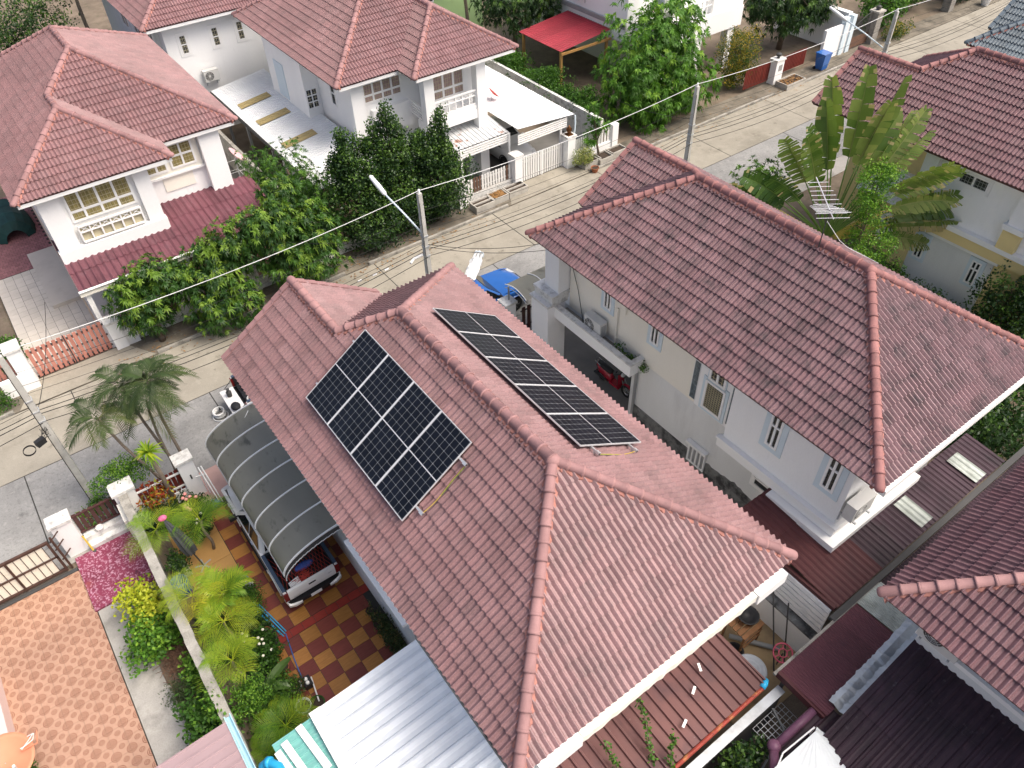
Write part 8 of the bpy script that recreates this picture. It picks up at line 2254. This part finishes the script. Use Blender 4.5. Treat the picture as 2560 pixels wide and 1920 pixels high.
tree('green shrubs along the street behind the fan palm', 'shrub', (25.0, 17.5, 0), [((24.0, 17.0, 2.6), (1.6, 1.2, 1.3), 1), ((26.6, 18.2, 2.8), (1.5, 1.0, 1.2), 0.8), ((22.6, 15.6, 2.2), (1.3, 1.2, 1.3), 0.7), ((24.2, 14.8, 1.8), (1.6, 1.3, 1.3), 0.6)], 'rosette', 'leaf_hedge', 640, 0.22, 0.05, k=8, droop=0.35, young=0.25, name='shrub')
tree('slender bright green tree in front of the fan palm', 'tree', (25.1, 12.2, 0), [((25.15, 12.3, 6.0), (0.85, 0.75, 0.55), 1), ((25.2, 12.3, 4.7), (0.75, 0.7, 0.55), 0.7), ((25.5, 12.0, 3.4), (1.25, 1.1, 0.75), 1.2), ((25.6, 11.9, 2.0), (1.3, 1.2, 0.9), 1.2), ((24.7, 12.2, 5.3), (0.5, 0.5, 0.3), 0.3)], 'cluster', 'leaf_bright', 1500, 0.085, 0.05, k=8, young=0.3, r0=0.05, lump=0.35)
tree('dark shrubs below the yellow wall of the house at the right', 'shrub', (27.3, 10.3, 0), [((27.2, 9.6, 0.7), (0.9, 1.6, 0.8), 1), ((27.3, 11.6, 0.8), (0.8, 0.9, 0.9), 0.6)], 'cluster', 'leaf_hedge', 800, 0.10, 0.055, k=8, trunk=False, name='shrub')
tree('dark tree at the right edge before the yellow house', 'tree', (27.6, 7.2, 0), [((27.5, 7.2, 1.9), (1.1, 1.3, 1.6), 1), ((27.6, 6.4, 3.0), (0.9, 0.9, 0.9), 0.5)], 'cluster', 'leaf_dark', 900, 0.13, 0.08, k=8, young=0.2)
bnp = thing('banana_plant', 'dark banana leaves in the shade at the right edge', 'plant', (23.2, 5.6, 0))
for i in range(8):
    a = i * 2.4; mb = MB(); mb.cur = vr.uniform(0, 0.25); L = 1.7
    d = Vector((math.cos(a) * 0.8, math.sin(a) * 0.8, 0.6)).normalized(); s_ = d.cross(Vector((0, 0, 1))).normalized()
    rows = []
    for k in range(8):
        t_ = k / 7; c = Vector((23.2, 5.6, 0.5)) + d * L * t_ - Vector((0, 0, 0.5 * L * t_ * t_)); ww = 0.24 * math.sin(PI * (0.08 + 0.88 * t_)) ** 0.6
        rows.append([c - s_ * ww - Vector((0, 0, 0.25 * ww)), c, c + s_ * ww - Vector((0, 0, 0.25 * ww))])
    mb.loft(rows, closed=False); part('leaf', mb, 'leaf_fan', bnp, tones=True)
part('stem', MB().tube([(23.2, 5.6, 0), (23.2, 5.6, 0.7)], 0.09, 8), 'stalk_green', bnp)
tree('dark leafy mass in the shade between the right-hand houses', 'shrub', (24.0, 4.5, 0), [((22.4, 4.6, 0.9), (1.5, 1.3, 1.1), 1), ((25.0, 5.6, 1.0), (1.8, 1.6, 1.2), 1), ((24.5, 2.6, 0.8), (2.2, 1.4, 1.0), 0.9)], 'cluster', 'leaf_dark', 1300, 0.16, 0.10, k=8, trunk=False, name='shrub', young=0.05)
tree('low greenery in the strip between the cream and the yellow house', 'shrub', (22.5, 10.5, 0), [((22.2, 10.0, 0.5), (1.6, 3.0, 0.7), 1), ((24.5, 9.5, 0.6), (1.6, 2.8, 0.8), 1)], 'cluster', 'leaf_hedge', 1100, 0.14, 0.08, k=8, trunk=False, name='shrub', young=0.08)
# --- plants of the two front yards
def bush(label, c, R, lm, n, L=0.09, w=0.05, k=7, young=0.2, style='cluster', droop=0.3, name='shrub'):
    return tree(label, 'shrub', (c[0], c[1], 0), [(c, R, 1)], style, lm, n, L, w, k=k, young=young, trunk=False, name=name, droop=droop, lump=0.35, shell=0.7)
bush('light green shrub spilling over the street beside the dracaena', (-1.1, 20.05, 1.55), (0.95, 0.55, 0.5), 'leaf_bright', 520, 0.075, 0.04)
bush('yellow and red croton in front of the maroon fence', (-0.5, 18.95, 1.0), (0.55, 0.35, 0.5), 'leaf_croton', 90, 0.15, 0.06, k=5, young=0.4)
bush('dark shrub at the inner corner of the party wall', (-0.85, 18.5, 0.5), (0.62, 0.6, 0.55), 'leaf_dark', 420, 0.08, 0.05, young=0.02)
pb = bush('dark bush with pink flower heads beside the letter-slot post', (0.15, 18.25, 0.55), (0.55, 0.55, 0.5), 'leaf_dark', 360, 0.09, 0.05, young=0.06)
def flowers(root, pts, m, R, name='flower'):
    for p in pts:
        mb = MB(); mb.ball(p, R, R, R * 0.8, 8, 5); part(name, mb, m, root)
flowers(pb, [(0.05, 18.35, 1.02), (0.16, 18.42, 1.08), (0.25, 18.3, 1.0), (0.40, 18.2, 0.98), (0.12, 18.22, 1.05), (0.0, 18.02, 1.0), (0.04, 17.93, 0.98), (0.08, 17.85, 0.95)], 'petal_pink', 0.062)
wb = bush('shrub with a few white flowers below the pink-flowered bush', (0.1, 17.4, 0.5), (0.5, 0.45, 0.5), 'leaf_dark', 300, 0.08, 0.045)
flowers(wb, [(0.12, 17.3, 1.0), (0.18, 17.22, 0.98), (0.3, 17.5, 0.95), (0.06, 17.2, 0.97)], 'petal_white', 0.045)
bush('lime yellow shrub overhanging the concrete strip', (-2.2, 15.6, 0.75), (0.55, 0.85, 0.55), 'leaf_lime', 330, 0.13, 0.085, k=5, young=0.5)
bush('green rounded shrub between the lime shrub and the dry twigs', (-2.35, 14.55, 0.55), (0.68, 0.75, 0.5), 'leaf_bright', 380, 0.12, 0.08, k=6)
bush('small green shrub against the party wall right of the dry twigs', (-1.72, 12.9, 0.55), (0.25, 0.5, 0.4), 'leaf_bright', 110, 0.13, 0.08, k=5)
bush('feathery dark shrub below the dry twigs', (-2.15, 12.6, 0.35), (0.4, 0.45, 0.35), 'leaf_olive', 240, 0.08, 0.02, k=8, young=0.0)
bush('broad dark green shrub beside the mauve roof', (-1.95, 11.2, 0.6), (0.6, 0.9, 0.55), 'leaf_hedge', 380, 0.15, 0.085, k=5, young=0.1)
bush('creeper leaves on the party wall beside the teal roof', (-1.5, 11.0, 1.4), (0.3, 0.8, 0.3), 'leaf_bright', 80, 0.12, 0.07, k=5)
bush('weeds along the foot of the pinkish wall', (-6.05, 13.2, 0.2), (0.12, 1.2, 0.25), 'leaf_hedge', 160, 0.08, 0.04)
dh = thing('twig_heap', 'heap of dry brown twigs in the planting bed', 'heap', (-1.95, 13.75, 0))
mb = MB()
for i in range(700):
    p = Vector((-1.95 + vr.gauss(0, 0.22), 13.75 + vr.gauss(0, 0.42), 0.06 + abs(vr.gauss(0, 0.12)))); d = rdir(0) * vr.uniform(0.06, 0.18); d.z *= 0.4; mb.cur = vr.random()
    mb.bar(p - d, p + d, 0.010)
part('twigs', mb, 'twigs', dh, tones=True, stuff=True)
bush('green herb clump beside the blue pipes', (0.32, 14.1, 0.55), (0.42, 0.6, 0.5), 'leaf_hedge', 520, 0.055, 0.03)
fb = bush('dark bush dotted with cream flowers in the middle of the bed', (0.02, 12.3, 0.5), (0.52, 0.75, 0.45), 'leaf_hedge', 420, 0.08, 0.05, young=0.05)
flowers(fb, [(-0.25, 12.9, 0.9), (-0.18, 12.75, 0.92), (-0.3, 12.65, 0.9), (0.05, 12.5, 0.93), (0.12, 12.4, 0.92), (0.0, 12.3, 0.95), (0.1, 12.25, 0.93), (-0.05, 11.95, 0.9), (0.2, 12.0, 0.86), (0.25, 12.7, 0.86)], 'petal_white', 0.042)
bush('fine-leaved green shrub beside the party wall end', (-0.75, 11.1, 0.9), (0.45, 0.6, 0.6), 'leaf_bright', 520, 0.06, 0.035)
bush('fern-like dark bush near the round pots', (-0.1, 11.0, 0.5), (0.45, 0.5, 0.45), 'leaf_hedge', 360, 0.07, 0.035)
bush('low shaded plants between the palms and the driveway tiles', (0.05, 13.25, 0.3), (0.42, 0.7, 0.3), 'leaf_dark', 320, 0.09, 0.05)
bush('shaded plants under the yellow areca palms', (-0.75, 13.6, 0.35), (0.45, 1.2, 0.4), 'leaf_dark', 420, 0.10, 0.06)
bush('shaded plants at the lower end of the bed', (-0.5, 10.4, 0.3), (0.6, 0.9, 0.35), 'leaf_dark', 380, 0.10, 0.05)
bush('green feathery tuft on the ochre tiles beside the areca trunk', (-0.05, 15.0, 0.55), (0.42, 0.4, 0.4), 'leaf_hedge', 420, 0.05, 0.02)
bp_ = thing('banana_plant', 'young banana plant with two broad leaves near the teal roof', 'plant', (-0.3, 11.2, 0))
for a, L in ((0.4, 1.0), (2.7, 0.9), (-0.7, 0.7)):
    mb = MB(); mb.cur = 0.2; d = Vector((math.cos(a), math.sin(a), 0.5)).normalized(); s_ = d.cross(Vector((0, 0, 1))).normalized(); rows = []
    for k in range(7):
        t_ = k / 6; c = Vector((-0.3, 11.2, 0.75)) + d * L * t_ - Vector((0, 0, 0.45 * L * t_ * t_)); ww = 0.13 * math.sin(PI * (0.1 + 0.86 * t_)) ** 0.6
        rows.append([c - s_ * ww, c - Vector((0, 0, 0.03)), c + s_ * ww])
    mb.loft(rows, closed=False); part('leaf', mb, 'leaf_fan', bp_, tones=True)
part('stem', MB().tube([(-0.3, 11.2, 0), (-0.3, 11.2, 0.8)], 0.045, 8), 'stalk_green', bp_)
# row of dark pots along the house wall
for i, (y, R) in enumerate(((11.75, 0.13), (11.5, 0.12), (11.25, 0.15), (10.95, 0.14), (10.65, 0.13), (10.35, 0.15), (10.05, 0.13), (9.75, 0.14))):
    c = (3.0 + 0.05 * math.sin(i * 3), y, 0.03)
    pot(c, R, 0.24, 'glaze_dark', '%s dark glazed pot from the street in the row by the house wall' % ('first second third fourth fifth sixth seventh eighth'.split()[i]), group='row of dark pots by the house wall')
bush('drab plants growing from the row of dark pots', (3.05, 10.7, 0.42), (0.16, 1.15, 0.28), 'leaf_olive', 260, 0.10, 0.03, young=0.1)
mb = MB(); mb.loft([[(2.55 + a * s_, 9.05 + b * s_, z) for a, b in ((-1, -1), (1, -1), (1, 1), (-1, 1))] for z, s_ in ((0.03, 0.16), (0.6, 0.22))], caps=True)
solo('bin', mb, 'pot_white', 'pale square bin at the corner of the pale side roof', 'bin')
pot((0.30, 11.0, 0.03), 0.17, 0.26, 'pot_white', 'white plant pot beside the black water pump')
pot((0.23, 10.36, 0.03), 0.22, 0.30, 'pot_white', 'large round pot with pale rim beside the green-rimmed pot')
pot((0.55, 10.2, 0.03), 0.22, 0.30, 'leaf_bright', 'round green-rimmed pot touching the pale side roof')
pot((0.30, 10.05, 0.03), 0.11, 0.2, 'pot_white', 'smallest pot in front of the two round pots')
pot((0.15, 12.65, 0.03), 0.16, 0.24, 'terracotta', 'terracotta pot with red seedlings at the bed edge')
pot((0.32, 13.0, 0.03), 0.14, 0.22, 'terracotta', 'terracotta pot closest to the blue pipes')
pot((0.25, 11.7, 0.03), 0.18, 0.26, 'terracotta', 'terracotta pot below the cream-flowered bush')
bush('tuft of dark leaves in the white plant pot', (0.30, 11.0, 0.42), (0.2, 0.2, 0.18), 'leaf_olive', 60, 0.13, 0.03)
pm = thing('water_pump', 'black water pump block with white knobs at the bed end', 'pump', (0.62, 10.95, 0.03))
part('body', MB().box(0.5, 0.72, 10.8, 11.1, 0.03, 0.25), 'black_plastic', pm)
for y in (10.88, 11.0): part('knob', MB().lathe((0.6, y, 0.25), [(0.05, 0), (0.05, 0.05), (0.02, 0.07)], 10), 'white_trim', pm)
solo('water_pipe', MB().tube([(0.75, 11.05, 0.12), (0.62, 10.2, 0.35)], 0.02, 6), 'white_trim', 'thin white pipe leaning over the round pots', 'pipe')
for i, (a, b) in enumerate((((0.30, 14.0, 0.30), (0.62, 12.75, 0.06)), ((0.38, 14.1, 0.34), (0.72, 12.7, 0.07)), ((0.42, 13.6, 0.20), (0.66, 12.65, 0.05)), ((0.5, 13.9, 0.25), (0.78, 12.75, 0.06)))):
    solo('water_pipe', MB().tube([a, b], 0.018, 6), 'pvc_blue', ('leftmost', 'second', 'third', 'rightmost')[i] + ' of the four short blue pipes leaning by the driveway', 'pipe', 'blue pipes by the driveway')
solo('water_pipe', MB().tube([(0.74, 12.7, 0.05), (0.60, 11.8, 0.06), (0.52, 11.0, 0.1)], 0.016, 6), 'blue_plastic', 'long thin blue pipe running down the bed edge', 'pipe')
solo('hose', MB().tube([(-0.05, 15.7, 0.05), (-0.12, 15.45, 0.05), (0.02, 15.2, 0.05), (0.3, 15.3, 0.05), (0.55, 15.25, 0.06), (0.66, 14.95, 0.05), (0.6, 14.7, 0.05), (0.4, 14.6, 0.06)], 0.017, 6), 'blue_plastic', 'blue garden hose looping over the ochre tiles', 'hose', smooth=True)
solo('hose', MB().tube([(0.28, 15.3, 0.06), (0.36, 15.1, 0.05), (0.3, 14.85, 0.06), (0.12, 14.8, 0.06)], 0.016, 6), 'blue_plastic', 'short inner loop of blue hose', 'hose', smooth=True)
mb = MB(); mb.lathe((-1.12, 15.85, 0.02), [(0.22, 0), (0.25, 0.25), (0.25, 0.55), (0.23, 0.56), (0.22, 0.1), (0.01, 0.08)], 16)
solo('barrel', mb, 'blue_plastic', 'open dark blue barrel against the party wall', 'barrel')
mb = MB(); mb.ball((0.45, 14.75, 0.3), 0.16, 0.16, 0.14, 8, 5); mb.ball((0.55, 14.6, 0.38), 0.12, 0.1, 0.12, 8, 5)
solo('bag', mb, 'petal_purple', 'crumpled pale bags on the stack beside the feathery tuft', 'bag')
um = thing('umbrella', 'closed grey garden umbrella with a pink top on a cross foot', 'umbrella', (-0.5, 16.5, 0))
a, b = Vector((-0.32, 16.35, 0.03)), Vector((-0.68, 16.85, 2.25)); ax = (b - a).normalized()
part('pole', MB().tube([a, b], 0.022, 8), 'steel_dark', um)
o1 = ax.orthogonal().normalized(); o2 = ax.cross(o1)
mb = MB(); mb.loft([[a.lerp(b, t_) + (o1 * math.cos(2 * PI * k / 16) + o2 * math.sin(2 * PI * k / 16)) * R * (1.0 if k % 2 else 0.68) for k in range(16)] for t_, R in ((0.30, 0.19), (0.45, 0.22), (0.7, 0.16), (0.93, 0.05), (0.98, 0.02))])
mat('umbrella_grey', (0.075, 0.08, 0.085), rough=0.8, var=0.2, scale=4); mat('umbrella_pink', (0.60, 0.13, 0.24), rough=0.6, var=0.3, scale=9)
part('canopy', mb, 'umbrella_grey', um)
mb = MB(); mb.ball(b, 0.13, 0.10, 0.08, 12, 6); part('top_bow', mb, 'umbrella_pink', um)
for k in range(5):
    an_ = k * 2 * PI / 5 + 0.3; part('foot_bar', MB().bar(a, a + Vector((0.26 * math.cos(an_), 0.26 * math.sin(an_), 0.0)), 0.045, 0.03), 'grey_paint', um)
bx = thing('planter', 'square concrete planter with dark foliage by the umbrella', 'planter', (-0.85, 16.45, 0))
part('box', MB().box(-1.05, -0.7, 16.25, 16.6, 0.02, 0.32), 'trough', bx)
bush('dark foliage in the square planter by the umbrella', (-0.9, 16.5, 0.6), (0.3, 0.35, 0.3), 'leaf_dark', 160, 0.08, 0.05)
mb = MB(); torus(mb, (-2.45, 19.3, 0.55), 0.10, 0.025, 18, 6); mb.lathe((-2.45, 19.3, 0.42), [(0.10, 0), (0.11, 0.12)], 14)
solo('pot', mb, 'pot_white', 'small pale pot on the ledge below the brown fence', 'pot')
t_ = thing('spirit_level', 'yellow tool propped against the cream gate post', 'tool', (-2.95, 19.0, 0))
part('handle', MB().bar((-2.95, 19.1, 0.75), (-2.9, 18.93, 0.1), 0.05, 0.03), 'cable_yellow', t_)
part('blade', MB().bar((-2.9, 18.93, 0.12), (-2.84, 18.88, 0.09), 0.09, 0.02), 'steel_dark', t_)
bush('weeds growing through the brown fence', (-2.5, 19.75, 0.75), (0.6, 0.25, 0.45), 'leaf_bright', 110, 0.08, 0.05, k=5)
bush('small weed at the foot of the nearest street pole', (-2.2, 20.5, 0.35), (0.35, 0.3, 0.3), 'leaf_hedge', 140, 0.07, 0.04)
# saplings over the brown lean-to and shrubs in the dark gap
def sapling(label, base, pts, lm):
    r = thing('sapling', label, 'sapling', base)
    part('stem', MB().tube([base] + pts, [0.018] + [0.012] * (len(pts) - 1) + [0.004], 6), 'bark', r)
    mb = MB()
    P = [Vector(base)] + [Vector(p) for p in pts]
    for i in range(len(P) - 1):
        if P[i].z < 2.2 and P[i + 1].z < 2.6: continue
        for k in range(60):
            q = P[i].lerp(P[i + 1], vr.random()) + rdir(0) * vr.uniform(0.02, 0.13); mb.cur = vr.betavariate(2, 2)
            small_leaf(mb, q, 0.085, 0.055)
    part('leaves', mb, lm, r, tones=True)
sapling('tallest leafy sapling shoot rising over the brown lean-to', (5.7, 2.9, 0), [(5.75, 3.2, 2.5), (5.9, 3.6, 3.0), (6.1, 4.0, 3.3), (6.2, 4.35, 3.5)], 'leaf_hedge')
sapling('left sapling shoot over the brown lean-to near the hip end', (5.0, 2.9, 0), [(5.0, 3.2, 2.5), (5.05, 3.7, 2.9), (5.1, 4.2, 3.2)], 'leaf_hedge')
sapling('right sapling shoot bending over the rusty gutter', (6.0, 2.9, 0), [(6.0, 3.0, 2.5), (6.15, 3.2, 3.0), (6.35, 3.4, 3.3)], 'leaf_hedge')
sapling('lowest sapling shoot with a yellow leaf by the rusty gutter', (5.5, 2.9, 0), [(5.5, 3.0, 2.6), (5.5, 3.15, 3.1)], 'leaf_hedge')
tree('dark shrub in the gap below the rusty gutter', 'shrub', (7.8, 2.3, 0), [((7.7, 2.35, 1.5), (0.75, 0.35, 0.6), 1), ((6.6, 2.3, 1.4), (0.6, 0.35, 0.5), 0.5)], 'cluster', 'leaf_dark', 420, 0.11, 0.07, k=7, name='shrub', r0=0.04, young=0.15)
bush('weeds rooted in the terrace trough of the cream house', (13.95, 12.95, 3.0), (0.16, 0.35, 0.16), 'leaf_hedge', 60, 0.09, 0.04)
bush('wild seedling at the end of the terrace trough of the cream house', (13.95, 13.5, 3.2), (0.12, 0.12, 0.32), 'leaf_hedge', 16, 0.09, 0.06, k=3)
bush('tuft growing from the drain pipe head of the cream house', (14.1, 12.45, 2.95), (0.1, 0.14, 0.14), 'leaf_hedge', 26, 0.08, 0.03)
# cables on the cream house wall
solo('service_cable', MB().tube([(14.0, 16.6, 5.4), (14.1, 16.2, 4.9), (14.15, 15.9, 4.0), (14.1, 15.6, 3.2), (14.0, 15.4, 2.95)], 0.012, 5), 'cable_black', 'black cable hanging down the cream house wall by the air conditioner', 'cable')
solo('service_cable', MB().tube([(13.95, 16.3, 2.93), (13.98, 15.0, 2.9), (14.0, 14.0, 2.92), (13.95, 13.2, 2.9)], 0.016, 5), 'cable_black', 'dark cables lying in the terrace trough', 'cable')

# fallen leaves on the street and pavement below the trees
mb = MB()
for i in range(520):
    u_ = vr.random()
    x, y = (vr.uniform(0, 18), 26.4 + vr.gauss(0.6, 0.5)) if u_ < 0.7 else (vr.uniform(28, 44), 26.6 + vr.gauss(0.5, 0.5))
    a = vr.uniform(0, 6.3); mb.cur = vr.random(); c = Vector((x, min(28.3, max(25.3, y)), 0.035)); s1 = vr.uniform(0.04, 0.09)
    d_ = Vector((math.cos(a), math.sin(a), vr.uniform(-.1, .1))) * s1; s2 = Vector((-math.sin(a), math.cos(a), 0.1)) * s1 * 0.35
    mb.add([c - d_, c + s2, c + d_, c - s2], [(0, 1, 2, 3)])
solo('fallen_leaves', mb, 'dry_leaf', 'dry leaves scattered along the far kerb', 'leaves', tones=True, kind='stuff')
